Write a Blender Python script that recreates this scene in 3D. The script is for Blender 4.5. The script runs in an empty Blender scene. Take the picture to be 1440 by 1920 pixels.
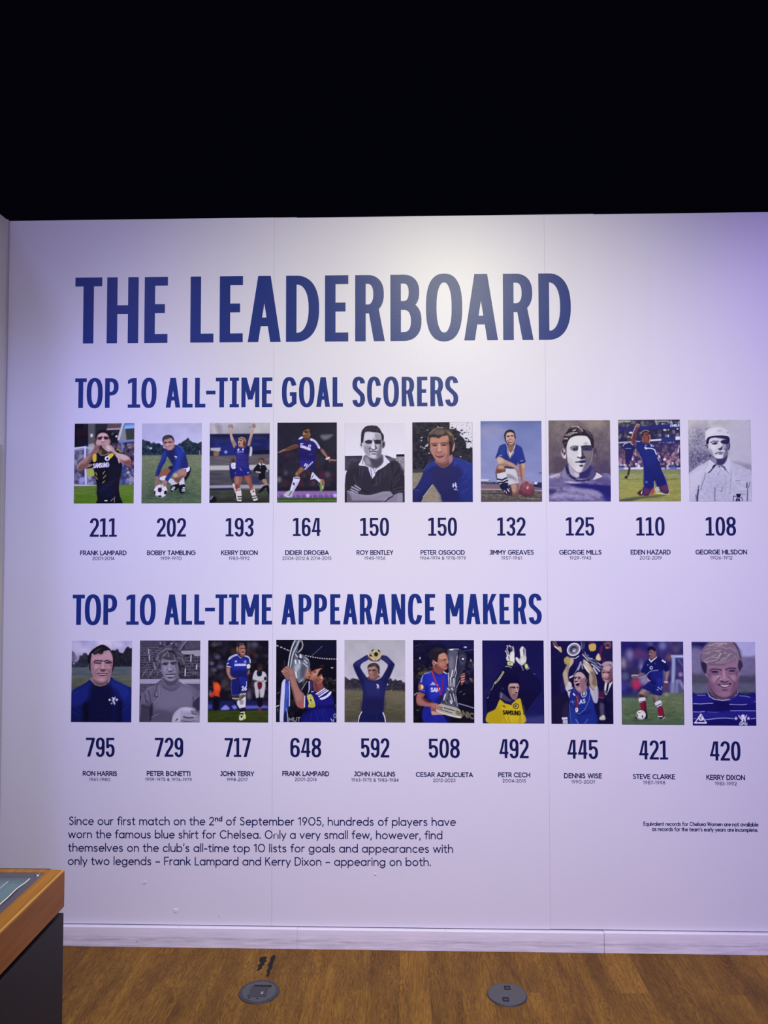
import bpy, bmesh, math, random
import numpy as np
from mathutils import Vector, Matrix

S = bpy.context.scene
COL = S.collection
PI = math.pi

# ------------------------------------------------------------------ camera (x along the wall, y into it, z up)
cam = bpy.data.cameras.new('camera'); camo = bpy.data.objects.new('camera', cam); COL.objects.link(camo)
cam.sensor_fit = 'VERTICAL'; cam.sensor_height = 24.0; cam.lens = 24.0 * 1442 / 1920; cam.clip_start = .02
_r = Vector((.9996218, .0274611, -.0014642)); _u = Vector((.0024614, -.0363147, .9993374)); _f = Vector((-.0273897, .9989631, .0363686))
m = Matrix((_r, _u, -_f)).transposed().to_4x4(); m.translation = Vector((1.7217, -3.3693, 1.7532))
camo.matrix_world = m
S.camera = camo

# ------------------------------------------------------------------ light and exposure
S.view_settings.view_transform = 'Standard'; S.view_settings.look = 'None'
S.view_settings.gamma = 1; S.view_settings.use_curve_mapping = False
S.view_settings.exposure = -0.03
w = bpy.data.worlds.new('exhibition_room'); S.world = w; w.use_nodes = True
w.node_tree.nodes['Background'].inputs[0].default_value = (.53, .45, 1.0, 1)
w.node_tree.nodes['Background'].inputs[1].default_value = .97

def lamp(name, loc, aim, watts, col, angle=80, blend=.8, radius=.05):
    d = bpy.data.lights.new(name, 'SPOT'); o = bpy.data.objects.new(name, d); COL.objects.link(o)
    o.location = loc; o.rotation_euler = (Vector(aim) - Vector(loc)).to_track_quat('-Z', 'Y').to_euler()
    d.energy = watts; d.color = col; d.spot_size = math.radians(angle); d.spot_blend = blend; d.shadow_soft_size = radius
    return o
lamp('ceiling_spotlight', (2.22, -3.3, 4.05), (1.93, 0, 1.38), 362, (1, .995, .73), 68, 1.0, .06)
lamp('left_warm_fill', (1.75, -2.5, 3.9), (1.3, 0, 1.6), 52, (1, .985, .70), 90, 1.0, .06)  # added warm fill, brightens the wall left of the main spot
lamp('violet_wash_light', (4.6, -2.6, 4.0), (3.2, 0, .20), 300, (.42, .31, 1.0), 86, 1.0, .2)
lamp('blue_wash_light', (.3, -1.5, 3.6), (.3, 0, .8), 80, (.20, .21, 1.0), 70, 1.0, .1)
lamp('lavender_wash_light', (-.6, -3.2, 4.2), (.9, 0, .2), 205, (.40, .36, 1.0), 70, 1.0, .2)
lamp('low_violet_fill', (3.5, -3.1, 3.9), (2.2, 0, -.35), 115, (.12, .06, 1.0), 54, 1.0, .1)  # added lamp that turns the foot of the wall bluer
lamp('plinth_fill', (2.3, -2.3, 3.9), (.70, -1.6, .72), 75, (1, .88, .55), 30, 1.0, .06)  # extra lamp put in to brighten the plinth top and side
lamp('floor_fill', (1.4, -1.7, 4.1), (1.75, -.85, 0), 150, (1, .93, .53), 58, .9, .06)  # unseen fill, there only to lift the floor

# ------------------------------------------------------------------ lettering
def sarc(cx, cy, rx, ry, a0, a1, n=2.3, k=20):
    """points on a superellipse, angles in degrees"""
    out = []
    for i in range(k + 1):
        a = math.radians(a0 + (a1 - a0) * i / k)
        c, s = math.cos(a), math.sin(a)
        out.append((cx + rx * math.copysign(abs(c) ** (2 / n), c),
                    cy + ry * math.copysign(abs(s) ** (2 / n), s)))
    return out

def bez(p0, p1, p2, p3, k=12):
    out = []
    for i in range(k + 1):
        t = i / k; u = 1 - t
        out.append((u**3*p0[0] + 3*u*u*t*p1[0] + 3*u*t*t*p2[0] + t**3*p3[0],
                    u**3*p0[1] + 3*u*u*t*p1[1] + 3*u*t*t*p2[1] + t**3*p3[1]))
    return out

def ribbon(pts, s, b, closed=False):
    """strip of quads: centre line drawn with an elliptical pen s wide, b high"""
    p = [pts[0]]
    for q in pts[1:]:
        if abs(q[0] - p[-1][0]) + abs(q[1] - p[-1][1]) > 1e-5: p.append(q)
    if closed and abs(p[0][0] - p[-1][0]) + abs(p[0][1] - p[-1][1]) < 1e-5: p.pop()
    n = len(p); L = []; Rr = []
    for i in range(n):
        a = p[i - 1] if (closed or i > 0) else p[i]
        c = p[(i + 1) % n] if (closed or i < n - 1) else p[i]
        d1 = (p[i][0] - a[0], p[i][1] - a[1]); d2 = (c[0] - p[i][0], c[1] - p[i][1])
        l1 = math.hypot(*d1) or 0; l2 = math.hypot(*d2) or 0
        tx = (d1[0] / l1 if l1 else 0) + (d2[0] / l2 if l2 else 0)
        ty = (d1[1] / l1 if l1 else 0) + (d2[1] / l2 if l2 else 0)
        tl = math.hypot(tx, ty) or 1e-9; tx /= tl; ty /= tl
        nx, ny = -ty, tx
        m = math.hypot(s / 2 * nx, b / 2 * ny)
        ox, oy = (s / 2) ** 2 * nx / m, (b / 2) ** 2 * ny / m
        k = 1.0
        if l1 and l2:
            cs = (d1[0] * d2[0] + d1[1] * d2[1]) / (l1 * l2)
            k = min(1.5, 1 / math.sqrt(max(.2, (1 + cs) / 2)))
        L.append((p[i][0] + ox * k, p[i][1] + oy * k)); Rr.append((p[i][0] - ox * k, p[i][1] - oy * k))
    q = []
    for i in range(n if closed else n - 1):
        j = (i + 1) % n
        q.append([Rr[i], Rr[j], L[j], L[i]])
    return q

def rc(x0, y0, x1, y1): return [[(x0, y0), (x1, y0), (x1, y1), (x0, y1)]]

def bold(ch, w, s=.158, b=.132):
    """condensed poster capitals and figures, cap height 1, width w"""
    h, g = s / 2, b / 2
    if ch == 'T': return rc(0, 1 - b, w, 1) + rc(w/2 - h, 0, w/2 + h, 1 - b)
    if ch == 'H': return rc(0, 0, s, 1) + rc(w - s, 0, w, 1) + rc(s, .44, w - s, .44 + b)
    if ch == 'E': return rc(0, 0, s, 1) + rc(s, 1 - b, w, 1) + rc(s, .452, w * .88, .452 + b) + rc(s, 0, w, b)
    if ch == 'L': return rc(0, 0, s, 1) + rc(s, 0, w, b)
    if ch == '-': return rc(0, .44, w, .56)
    if ch == 'I': return rc(w/2 - h, 0, w/2 + h, 1) + rc(0, 0, w, b * .85) + rc(0, 1 - b * .85, w, 1)
    if ch == 'A':
        t = .31 * w; f = lambda y: s + t * y
        return ([[(0, 0), (s, 0), (t + s, 1), (t, 1)], [(w - s, 0), (w, 0), (w - t, 1), (w - t - s, 1)]]
                + [[(f(.24) - .03, .24), (w - f(.24) + .03, .24), (w - f(.37) + .03, .37), (f(.37) - .03, .37)]])
    if ch == 'O' or ch == '0':
        o = .012
        return ribbon(sarc(w/2, .5, w/2 - h, .5 - g + o, 0, 360, 2.45, 44), s, b, True)
    if ch == 'D':
        c = w * .30
        return rc(0, 0, s, 1) + ribbon([(h, 1 - g)] + sarc(c, .5, w - h - c, .5 - g, 90, -90, 2.35, 26) + [(h, g)], s, b)
    if ch in 'PR':
        c = w * .42; y0 = .42 + g; cy = (y0 + 1 - g) / 2
        q = rc(0, 0, s, 1) + ribbon([(h, 1 - g)] + sarc(c, cy, w * .98 - h - c, 1 - g - cy, 90, -90, 2.35, 22) + [(h, y0)], s, b)
        if ch == 'R': q += [[(w - s, 0), (w + .005, 0), (w * .80, .50), (w * .80 - s, .50)]]
        return q
    if ch == 'B':
        c = w * .42; m = .535
        u = (m + 1 - g) / 2; l = (m + g) / 2
        return (rc(0, 0, s, 1)
                + ribbon([(h, 1 - g)] + sarc(c, u, w * .93 - h - c, 1 - g - u, 90, -90, 2.4, 18) + [(h, m)], s, b)
                + ribbon([(h, m)] + sarc(c, l, w - h - c, m - l, 90, -90, 2.4, 18) + [(h, g)], s, b))
    if ch == 'C':
        return ribbon([(w - h, .70)] + sarc(w/2, .5, w/2 - h, .5 - g + .012, 32, 328, 2.5, 36) + [(w - h, .30)], s, b)
    if ch == 'G':
        return (ribbon([(w - h, .72)] + sarc(w/2, .5, w/2 - h, .5 - g + .012, 32, 300, 2.5, 34) + [(w - h, .14)], s, b)
                + rc(w - s, .10, w, .50) + rc(w * .54, .50 - b, w - s * .5, .50))
    if ch == 'S':
        p = sarc(w/2, .745, w/2 - h, .255 - g + .012, 8, 180, 2.3, 16)
        p += bez((h, .745), (h, .58), (w * .42, .56), (w * .5, .505), 8)[1:]
        p += bez((w * .5, .505), (w * .62, .44), (w - h, .42), (w - h, .26), 8)[1:]
        p += sarc(w/2, .26, w/2 - h, .26 - g + .012, 0, -172, 2.3, 16)[1:]
        return ribbon(p, s, b)
    if ch == 'M':
        return rc(0, 0, s * .9, 1) + rc(w - s * .9, 0, w, 1) + [
            [(w/2 - s * .48, .26), (w/2 + s * .48, .26), (s * 1.1, 1), (s * .1, 1)],
            [(w/2 - s * .48, .26), (w/2 + s * .48, .26), (w - s * .1, 1), (w - s * 1.1, 1)]]
    if ch == 'N':
        return rc(0, 0, s * .9, 1) + rc(w - s * .9, 0, w, 1) + [[(w - s * 1.05, 0), (w, 0), (s * 1.05, 1), (0, 1)]]
    if ch == 'K':
        return rc(0, 0, s, 1) + [[(s * .9, .36), (s * .9, .60), (w - s * 1.08, 1), (w - .01, 1)],
                                 [(w - s * 1.06, 0), (w + .005, 0), (s + .52 * (w - s), .70), (s + .12 * (w - s), .53)]]
    if ch == '1':
        x = w * .52
        return rc(x - h, 0, x + h, 1) + rc(0, 0, w, b * .9) + [[(0, .80), (x - h, .86), (x - h + .02, 1), (x - h, 1)], [(0, .80), (x - h + .01, .99), (x - h - .04, .99), (0, .92)]]
    if ch == '2':
        p = sarc(w/2, .72, w/2 - h, .28 - g + .012, 176, 0, 2.2, 18) + bez((w - h, .70), (w - h, .50), (w * .36, .33), (h + .015, g), 10)[1:]
        return ribbon(p, s, b) + rc(0, 0, w, b)
    if ch == '3':
        p = sarc(w/2, .755, w/2 - h, .245 - g + .012, 172, -70, 2.2, 18) + [(w * .42, .515)]
        q = [(w * .42, .515)] + sarc(w/2, .265, w/2 - h, .265 - g + .012, 70, -172, 2.2, 18)
        return ribbon(p, s, b) + ribbon(q, s, b)
    if ch == '4':
        return rc(w * .58, 0, w * .58 + s * .95, 1) + rc(0, .215, w, .215 + b) + [[(0, .215), (s * .95, .215 + b), (w * .58 + .02, 1), (w * .58 - s * .62, 1)], [(0, .215), (s * .95, .215), (s * .95, .36), (0, .33)]]
    if ch == '5':
        return (rc(.02, 1 - b, w * .95, 1) + rc(.02, .46, .02 + s * .88, 1)
                + ribbon([(.04 + h * .4, .50)] + sarc(w/2, .325, w/2 - h, .325 - g + .012, 140, -172, 2.3, 24), s, b))
    if ch in '69':
        q = (ribbon(sarc(w/2, .305, w/2 - h, .305 - g + .012, 0, 360, 2.35, 34), s, b, True)
             + ribbon([(h, .32), (h, .60)] + sarc(w/2, .69, w/2 - h, .31 - g + .012, 180, 14, 2.3, 18), s, b))
        if ch == '9': q = [[(w - x, 1 - y) for x, y in f] for f in q]
        return q
    if ch == '7':
        return rc(0, 1 - b, w, 1) + [[(w * .16, 0), (w * .16 + s * 1.04, 0), (w, 1 - b), (w - s * 1.04, 1 - b)]]
    if ch == '8':
        return (ribbon(sarc(w/2, .275, w/2 - h, .275 - g + .012, 0, 360, 2.3, 34), s, b, True)
                + ribbon(sarc(w/2, .755, w/2 - h - .012, .245 - g + .012, 0, 360, 2.3, 34), s, b, True))
    return []

# light geometric letters: char -> (advance width, strokes), cap height 1
def _mk():
    A = lambda cx, cy, rx, ry, a, b, k=14: sarc(cx, cy, rx, ry, a, b, 2.0, k)
    r, X = .31, .62                              # bowl radius and x-height less half a pen
    D = {}
    def g(c, w, *s): D[c] = (w, [list(p) for p in s])
    bowl = lambda cx: A(cx, r, r, r, 0, 360, 24)
    g('a', .70, bowl(.34), [(.65, 0), (.65, X)])
    g('b', .70, bowl(.36), [(.05, 0), (.05, 1)])
    g('c', .60, A(.36, r, r, r, 48, 312, 20))
    g('d', .70, bowl(.34), [(.65, 0), (.65, 1)])
    g('e', .66, [(.05, .33), (.64, .33)] + A(.35, r, .30, r, 4, 312, 22))
    g('f', .36, A(.34, .78, .18, .20, 75, 180, 8) + [(.16, 0)], [(0, X), (.34, X)])
    g('g', .70, bowl(.34), [(.65, X), (.65, 0)] + A(.35, -.02, .30, .26, 0, -150, 12))
    g('h', .62, [(.05, 0), (.05, 1)], A(.31, .36, .26, .26, 180, 0, 14) + [(.57, 0)])
    g('i', .10, [(.05, 0), (.05, X)], [(.05, .83), (.05, .93)])
    g('k', .56, [(.05, 0), (.05, 1)], [(.05, .24), (.48, X)], [(.20, .36), (.53, 0)])
    g('l', .10, [(.05, 0), (.05, 1)])
    g('m', 1.00, [(.05, 0), (.05, X)], A(.275, .395, .225, .225, 180, 0, 12) + [(.50, 0)], A(.725, .395, .225, .225, 180, 0, 12) + [(.95, 0)])
    g('n', .62, [(.05, 0), (.05, X)], A(.31, .36, .26, .26, 180, 0, 14) + [(.57, 0)])
    g('o', .72, A(.36, r, r, r, 0, 360, 26))
    g('p', .70, bowl(.36), [(.05, -.30), (.05, X)])
    g('q', .70, bowl(.34), [(.65, -.30), (.65, X)])
    g('r', .36, [(.05, 0), (.05, X)], A(.30, .36, .25, .26, 180, 80, 8))
    g('s', .50, A(.25, .47, .19, .15, 38, 180, 9) + bez((.06, .47), (.06, .36), (.44, .33), (.44, .16), 8)[1:] + A(.245, .155, .195, .155, 0, -150, 10)[1:])
    g('t', .38, [(.16, .86), (.16, .16)] + A(.32, .16, .16, .16, 180, 280, 6), [(0, X), (.36, X)])
    g('u', .62, [(.05, X), (.05, .26)] + A(.31, .26, .26, .26, 180, 360, 14) + [(.57, X)], [(.57, X), (.57, 0)])
    g('v', .58, [(.02, X), (.29, .02)], [(.29, .02), (.56, X)])
    g('w', .92, [(.02, X), (.24, .02)], [(.24, .02), (.46, X)], [(.46, X), (.68, .02)], [(.68, .02), (.90, X)])
    g('x', .54, [(.02, X), (.52, 0)], [(.02, 0), (.52, X)])
    g('y', .58, [(.02, X), (.30, .02)], [(.56, X), (.18, -.27)])
    g('A', .80, [(.02, 0), (.40, .96)], [(.40, .96), (.78, 0)], [(.17, .30), (.63, .30)])
    g('B', .62, [(.05, 0), (.05, .96)], [(.05, .96), (.34, .96)] + A(.34, .735, .21, .225, 90, -90, 10)[1:] + [(.05, .51)], [(.34, .51)] + A(.34, .255, .24, .255, 90, -90, 10)[1:] + [(.05, 0)])
    g('C', .86, A(.48, .48, .43, .48, 46, 314, 24))
    g('D', .78, [(.05, 0), (.05, .96)], [(.05, .96), (.30, .96)] + A(.30, .48, .43, .48, 90, -90, 18)[1:] + [(.05, 0)])
    g('E', .56, [(.05, 0), (.05, .96)], [(.05, .96), (.54, .96)], [(.05, .49), (.48, .49)], [(.05, 0), (.54, 0)])
    g('F', .54, [(.05, 0), (.05, .96)], [(.05, .96), (.53, .96)], [(.05, .47), (.46, .47)])
    g('G', .90, A(.48, .48, .43, .48, 46, 360, 26) + [(.52, .48)])
    g('H', .74, [(.05, 0), (.05, .96)], [(.69, 0), (.69, .96)], [(.05, .49), (.69, .49)])
    g('I', .10, [(.05, 0), (.05, .96)])
    g('J', .40, [(.14, .96), (.34, .96)], [(.34, .96), (.34, .20)] + A(.17, .20, .17, .20, 0, -140, 8)[1:])
    g('K', .66, [(.05, 0), (.05, .96)], [(.05, .40), (.56, .96)], [(.24, .58), (.63, 0)])
    g('L', .50, [(.05, .96), (.05, 0)], [(.05, 0), (.49, 0)])
    g('M', .88, [(.05, 0), (.05, .96)], [(.05, .96), (.44, .34)], [(.44, .34), (.83, .96)], [(.83, .96), (.83, 0)])
    g('N', .76, [(.05, 0), (.05, .96)], [(.05, .96), (.71, 0)], [(.71, 0), (.71, .96)])
    g('O', .98, A(.49, .48, .44, .48, 0, 360, 30))
    g('P', .60, [(.05, 0), (.05, .96)], [(.05, .96), (.30, .96)] + A(.30, .69, .25, .27, 90, -90, 12)[1:] + [(.05, .42)])
    g('Q', .98, A(.49, .48, .44, .48, 0, 360, 30), [(.58, .22), (.88, -.04)])
    g('R', .64, [(.05, 0), (.05, .96)], [(.05, .96), (.30, .96)] + A(.30, .69, .25, .27, 90, -90, 12)[1:] + [(.05, .42)], [(.30, .42), (.60, 0)])
    g('S', .60, A(.30, .71, .22, .25, 30, 180, 12) + bez((.08, .71), (.08, .55), (.54, .52), (.54, .25), 9)[1:] + A(.30, .25, .24, .25, 0, -152, 12)[1:])
    g('T', .62, [(.31, 0), (.31, .96)], [(.02, .96), (.60, .96)])
    g('U', .72, [(.05, .96), (.05, .30)] + A(.36, .30, .31, .30, 180, 360, 14) + [(.67, .96)])
    g('V', .76, [(.02, .96), (.38, .02)], [(.38, .02), (.74, .96)])
    g('W', 1.10, [(.02, .96), (.28, .02)], [(.28, .02), (.55, .94)], [(.55, .94), (.82, .02)], [(.82, .02), (1.08, .96)])
    g('X', .70, [(.03, .96), (.67, 0)], [(.03, 0), (.67, .96)])
    g('Y', .68, [(.02, .96), (.34, .44)], [(.66, .96), (.34, .44)], [(.34, .44), (.34, 0)])
    g('Z', .64, [(.04, .96), (.60, .96)], [(.60, .96), (.04, 0)], [(.04, 0), (.62, 0)])
    g('0', .88, A(.44, .48, .39, .48, 0, 360, 28))
    g('1', .36, [(.26, 0), (.26, .96)], [(.26, .96), (.03, .80)])
    g('2', .62, A(.31, .68, .25, .28, 165, -20, 14) + [(.06, 0)], [(.06, 0), (.58, 0)])
    g('3', .60, A(.28, .73, .22, .23, 155, -80, 12) + [(.25, .51)], [(.25, .51)] + A(.28, .255, .25, .255, 85, -155, 14))
    g('4', .68, [(.48, 0), (.48, .96)], [(.48, .96), (.04, .24)], [(.04, .24), (.64, .24)])
    g('5', .60, [(.52, .96), (.14, .96)], [(.14, .96), (.10, .54)], [(.10, .54)] + A(.29, .30, .26, .30, 120, -150, 14))
    g('6', .64, A(.32, .29, .26, .29, 0, 360, 20), [(.09, .40), (.42, .96)])
    g('7', .58, [(.03, .96), (.55, .96)], [(.55, .96), (.18, 0)])
    g('8', .64, A(.32, .25, .26, .25, 0, 360, 20), A(.32, .73, .22, .23, 0, 360, 20))
    g('9', .64, A(.32, .67, .26, .29, 0, 360, 20), [(.55, .56), (.22, 0)])
    g('&', .72, A(.30, .75, .17, .21, -60, 210, 14) + [(.64, 0)], [(.36, .56)] + A(.29, .25, .24, .25, 110, 340, 14) + [(.64, .42)])
    g('-', .40, [(.04, .34), (.36, .34)])
    g('\u2013', .56, [(.04, .36), (.52, .36)])
    g('.', .14, [(.07, -.02), (.07, .09)])
    g(',', .16, [(.10, .08), (.04, -.16)])
    g('\u2019', .14, [(.10, .98), (.05, .74)])
    g(' ', .26)
    return D
THIN = _mk()

def thin_paths(text, gap=.14):
    """strokes of a line of light lettering, cap height 1, and its width"""
    x, out = 0.0, []
    for ch in text:
        sup = ch in '\u207f\u1d48'
        w, ss = THIN[{'\u207f': 'n', '\u1d48': 'd'}.get(ch, ch)]
        k = .58 if sup else 1
        for p in ss: out.append([(x + q[0] * k, q[1] * k + (.50 if sup else 0)) for q in p])
        x += w * k + gap * (.8 if sup else 1)
    return out, x - gap
HEADS = {
    'title': [('T', 0.247, 0.3685, 2.6328, 2.9306), ('H', 0.3911, 0.5332, 2.6327, 2.9304), ('E', 0.5607, 0.665, 2.6326, 2.9301), ('L', 0.7674, 0.8713, 2.6325, 2.9297), ('E', 0.8986, 1.0023, 2.6324, 2.9295), ('A', 1.0247, 1.172, 2.6323, 2.9292), ('D', 1.1951, 1.3428, 2.6322, 2.9289), ('E', 1.3687, 1.4724, 2.6321, 2.9286), ('R', 1.5028, 1.6326, 2.632, 2.9283), ('B', 1.6588, 1.7964, 2.6319, 2.928), ('O', 1.8161, 1.9762, 2.6318, 2.9277), ('A', 1.9843, 2.1326, 2.6317, 2.9274), ('R', 2.1554, 2.287, 2.6316, 2.9271), ('D', 2.3114, 2.4524, 2.6315, 2.9268)],
    'goal': [('T', 0.2519, 0.3037, 2.3429, 2.4757), ('O', 0.3045, 0.3763, 2.3428, 2.4756), ('P', 0.3871, 0.4488, 2.3427, 2.4754), ('1', 0.4896, 0.5453, 2.3426, 2.4752), ('0', 0.5503, 0.6184, 2.3425, 2.475), ('A', 0.66, 0.7247, 2.3424, 2.4748), ('L', 0.7346, 0.7802, 2.3423, 2.4746), ('L', 0.791, 0.8373, 2.3422, 2.4745), ('-', 0.8406, 0.882, 2.3422, 2.4744), ('T', 0.8836, 0.9366, 2.3421, 2.4743), ('I', 0.9456, 0.9869, 2.342, 2.4741), ('M', 0.9977, 1.0777, 2.342, 2.474), ('E', 1.0892, 1.1354, 2.3419, 2.4738), ('G', 1.1782, 1.2432, 2.3417, 2.4736), ('O', 1.2539, 1.3229, 2.3416, 2.4734), ('A', 1.3305, 1.3912, 2.3416, 2.4732), ('L', 1.4028, 1.4487, 2.3415, 2.4731), ('S', 1.4905, 1.5462, 2.3414, 2.4729), ('C', 1.5552, 1.6173, 2.3413, 2.4727), ('O', 1.6271, 1.6957, 2.3412, 2.4725), ('R', 1.708, 1.7642, 2.3411, 2.4724), ('E', 1.7757, 1.8213, 2.341, 2.4722), ('R', 1.8343, 1.8913, 2.3409, 2.4721), ('S', 1.8994, 1.9564, 2.3409, 2.4719)],
    'apps': [('T', 0.254, 0.3077, 1.3813, 1.5138), ('O', 0.3085, 0.3804, 1.3815, 1.5139), ('P', 0.3911, 0.4529, 1.3818, 1.5141), ('1', 0.4933, 0.5485, 1.3821, 1.5143), ('0', 0.5534, 0.6233, 1.3823, 1.5145), ('A', 0.6628, 0.7285, 1.3827, 1.5147), ('L', 0.7383, 0.7851, 1.3829, 1.5149), ('L', 0.7949, 0.8408, 1.3831, 1.515), ('-', 0.8424, 0.8858, 1.3832, 1.5151), ('T', 0.8883, 0.9406, 1.3834, 1.5152), ('I', 0.948, 0.9913, 1.3836, 1.5153), ('M', 1.0019, 1.0803, 1.3838, 1.5155), ('E', 1.0926, 1.1382, 1.3841, 1.5156), ('A', 1.1798, 1.2425, 1.3844, 1.5158), ('P', 1.2547, 1.3124, 1.3846, 1.516), ('P', 1.3238, 1.3807, 1.3848, 1.5162), ('E', 1.3932, 1.4378, 1.385, 1.5163), ('A', 1.45, 1.5124, 1.3852, 1.5164), ('R', 1.5229, 1.578, 1.3855, 1.5166), ('A', 1.5877, 1.65, 1.3857, 1.5167), ('N', 1.6613, 1.7211, 1.3859, 1.5169), ('C', 1.7332, 1.7954, 1.3862, 1.5171), ('E', 1.8075, 1.8518, 1.3864, 1.5172), ('M', 1.8977, 1.975, 1.3867, 1.5174), ('A', 1.9862, 2.0481, 1.387, 1.5176), ('K', 2.0593, 2.1195, 1.3872, 1.5178), ('E', 2.1308, 2.1757, 1.3874, 1.5179), ('R', 2.1917, 2.2478, 1.3877, 1.5181), ('S', 2.2574, 2.3134, 1.3879, 1.5182)],
}
COLUMNS = [
    ((0.2527, 0.5204, 1.9172, 2.273),'211',(0.3261, 0.447, 1.7696, 1.8508),'FRANK LAMPARD',(0.2852, 0.4904, 1.6893, 1.7076),'2001-2014',(0.3394, 0.437, 1.6671, 1.6808)),
    ((0.5556, 0.8222, 1.9168, 2.2725),'202',(0.6247, 0.755, 1.7698, 1.8506),'BOBBY TAMBLING',(0.5837, 0.7969, 1.6894, 1.7078),'1959-1970',(0.6433, 0.7363, 1.6673, 1.6809)),
    ((0.8582, 1.1245, 1.9181, 2.2729),'193',(0.9317, 1.0548, 1.7702, 1.8506),'KERRY DIXON',(0.9127, 1.0725, 1.6895, 1.7079),'1983-1992',(0.9457, 1.0374, 1.6674, 1.6811)),
    ((1.1586, 1.4219, 1.9187, 2.2717),'164',(1.2291, 1.3507, 1.7712, 1.8506),'DIDIER DROGBA',(1.1959, 1.3859, 1.6896, 1.708),'2004-2012 & 2014-2015',(1.1829, 1.3982, 1.6675, 1.6812)),
    ((1.457, 1.7201, 1.9183, 2.2707),'150',(1.5252, 1.6511, 1.7716, 1.8502),'ROY BENTLEY',(1.5097, 1.6687, 1.6898, 1.7082),'1948-1956',(1.543, 1.6347, 1.6676, 1.6814)),
    ((1.7545, 2.0181, 1.9184, 2.2704),'150',(1.8229, 1.9482, 1.7716, 1.8504),'PETER OSGOOD',(1.7902, 1.9808, 1.6899, 1.7083),'1964-1974 & 1978-1979',(1.7861, 1.9863, 1.6677, 1.6815)),
    ((2.0535, 2.3195, 1.919, 2.2734),'132',(2.1241, 2.2464, 1.7716, 1.8505),'JIMMY GREAVES',(2.0903, 2.2808, 1.69, 1.7084),'1957-1961',(2.14, 2.23, 1.6679, 1.6816)),
    ((2.3499, 2.6173, 1.9195, 2.2752),'125',(2.4216, 2.5442, 1.7716, 1.8505),'GEORGE MILLS',(2.3923, 2.5732, 1.6901, 1.7085),'1929-1943',(2.4358, 2.5293, 1.668, 1.6818)),
    ((2.6528, 2.9192, 1.9194, 2.2758),'110',(2.7255, 2.8468, 1.7711, 1.85),'EDEN HAZARD',(2.7002, 2.8704, 1.6902, 1.7087),'2012-2019',(2.7385, 2.833, 1.6681, 1.6819)),
    ((2.9551, 3.2236, 1.9185, 2.2741),'108',(3.0237, 3.1528, 1.7706, 1.85),'GEORGE HILSDON',(2.9787, 3.1974, 1.6904, 1.7088),'1906-1912',(3.0403, 3.1351, 1.6683, 1.6821)),
    ((0.253, 0.5202, 0.9565, 1.3125),'795',(0.3206, 0.4479, 0.807, 0.8887),'RON HARRIS',(0.309, 0.459, 0.7255, 0.7435),'1961-1980',(0.3368, 0.4305, 0.7023, 0.7154)),
    ((0.5557, 0.8222, 0.958, 1.3134),'729',(0.6252, 0.7505, 0.8085, 0.8899),'PETER BONETTI',(0.5917, 0.782, 0.7272, 0.7453),'1959-1975 & 1976-1979',(0.5841, 0.7894, 0.7044, 0.7173)),
    ((0.8577, 1.1229, 0.9586, 1.3145),'717',(0.9322, 1.0472, 0.8099, 0.8909),'JOHN TERRY',(0.9153, 1.0613, 0.7285, 0.7469),'1998-2017',(0.9421, 1.0342, 0.7065, 0.7193)),
    ((1.1571, 1.4213, 0.961, 1.3172),'648',(1.2202, 1.3546, 0.8112, 0.892),'FRANK LAMPARD',(1.1862, 1.389, 0.7308, 0.7489),'2001-2014',(1.24, 1.3355, 0.7086, 0.7223)),
    ((1.4564, 1.7203, 0.9618, 1.3183),'592',(1.5274, 1.6509, 0.8117, 0.8928),'JOHN HOLLINS',(1.4991, 1.6758, 0.7315, 0.7495),'1963-1975 & 1983-1984',(1.4856, 1.6911, 0.7084, 0.7219)),
    ((1.7554, 2.0194, 0.9613, 1.318),'508',(1.821, 1.9554, 0.8118, 0.8926),'CESAR AZPILICUETA',(1.7661, 2.011, 0.731, 0.7486),'2012-2023',(1.8403, 1.9362, 0.7087, 0.7222)),
    ((2.0552, 2.3204, 0.9605, 1.317),'492',(2.1264, 2.252, 0.8118, 0.8923),'PETR CECH',(2.1214, 2.257, 0.7318, 0.7499),'2004-2015',(2.1392, 2.2388, 0.7088, 0.7218)),
    ((2.3511, 2.6166, 0.9595, 1.3151),'445',(2.4183, 2.5492, 0.8112, 0.8914),'DENNIS WISE',(2.4035, 2.5633, 0.7297, 0.7483),'1990-2001',(2.434, 2.534, 0.707, 0.7202)),
    ((2.6527, 2.9187, 0.9576, 1.313),'421',(2.725, 2.8476, 0.8101, 0.8899),'STEVE CLARKE',(2.6971, 2.8748, 0.7282, 0.7469),'1987-1998',(2.7401, 2.8336, 0.7051, 0.7187)),
    ((2.9546, 3.2244, 0.9555, 1.3128),'420',(3.0258, 3.1546, 0.8073, 0.888),'KERRY DIXON',(3.0096, 3.1711, 0.7265, 0.7456),'1983-1992',(3.0439, 3.136, 0.7032, 0.7172)),
]
PARA = [
    ('Since our first match on the 2ⁿᵈ of September 1905, hundreds of players have',(0.2502, 1.936, 0.5129, 0.5228, 0.034)),
    ('worn the famous blue shirt for Chelsea. Only a very small few, however, find',(0.2484, 1.8788, 0.4559, 0.4656, 0.034)),
    ('themselves on the club’s all-time top 10 lists for goals and appearances with',(0.2491, 1.9244, 0.3981, 0.4083, 0.0339)),
    ('only two legends – Frank Lampard and Kerry Dixon – appearing on both.',(0.248, 1.8288, 0.3408, 0.3516, 0.0339)),
]
NOTE = [
    ('Equivalent records for Chelsea Women are not available',(2.7393, 3.2239, 0.5301, 0.5307, 0.0155)),
    ('as records for the team’s early years are incomplete.',(2.775, 3.2221, 0.5082, 0.508, 0.0155)),
]
# ------------------------------------------------------------------ printed pictures
# every print is a fine grid of coloured points: its picture is composed below from soft
# filled outlines, in picture units (about 1330 wide and 1790 high)
PW, PH = 148, 198

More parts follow.
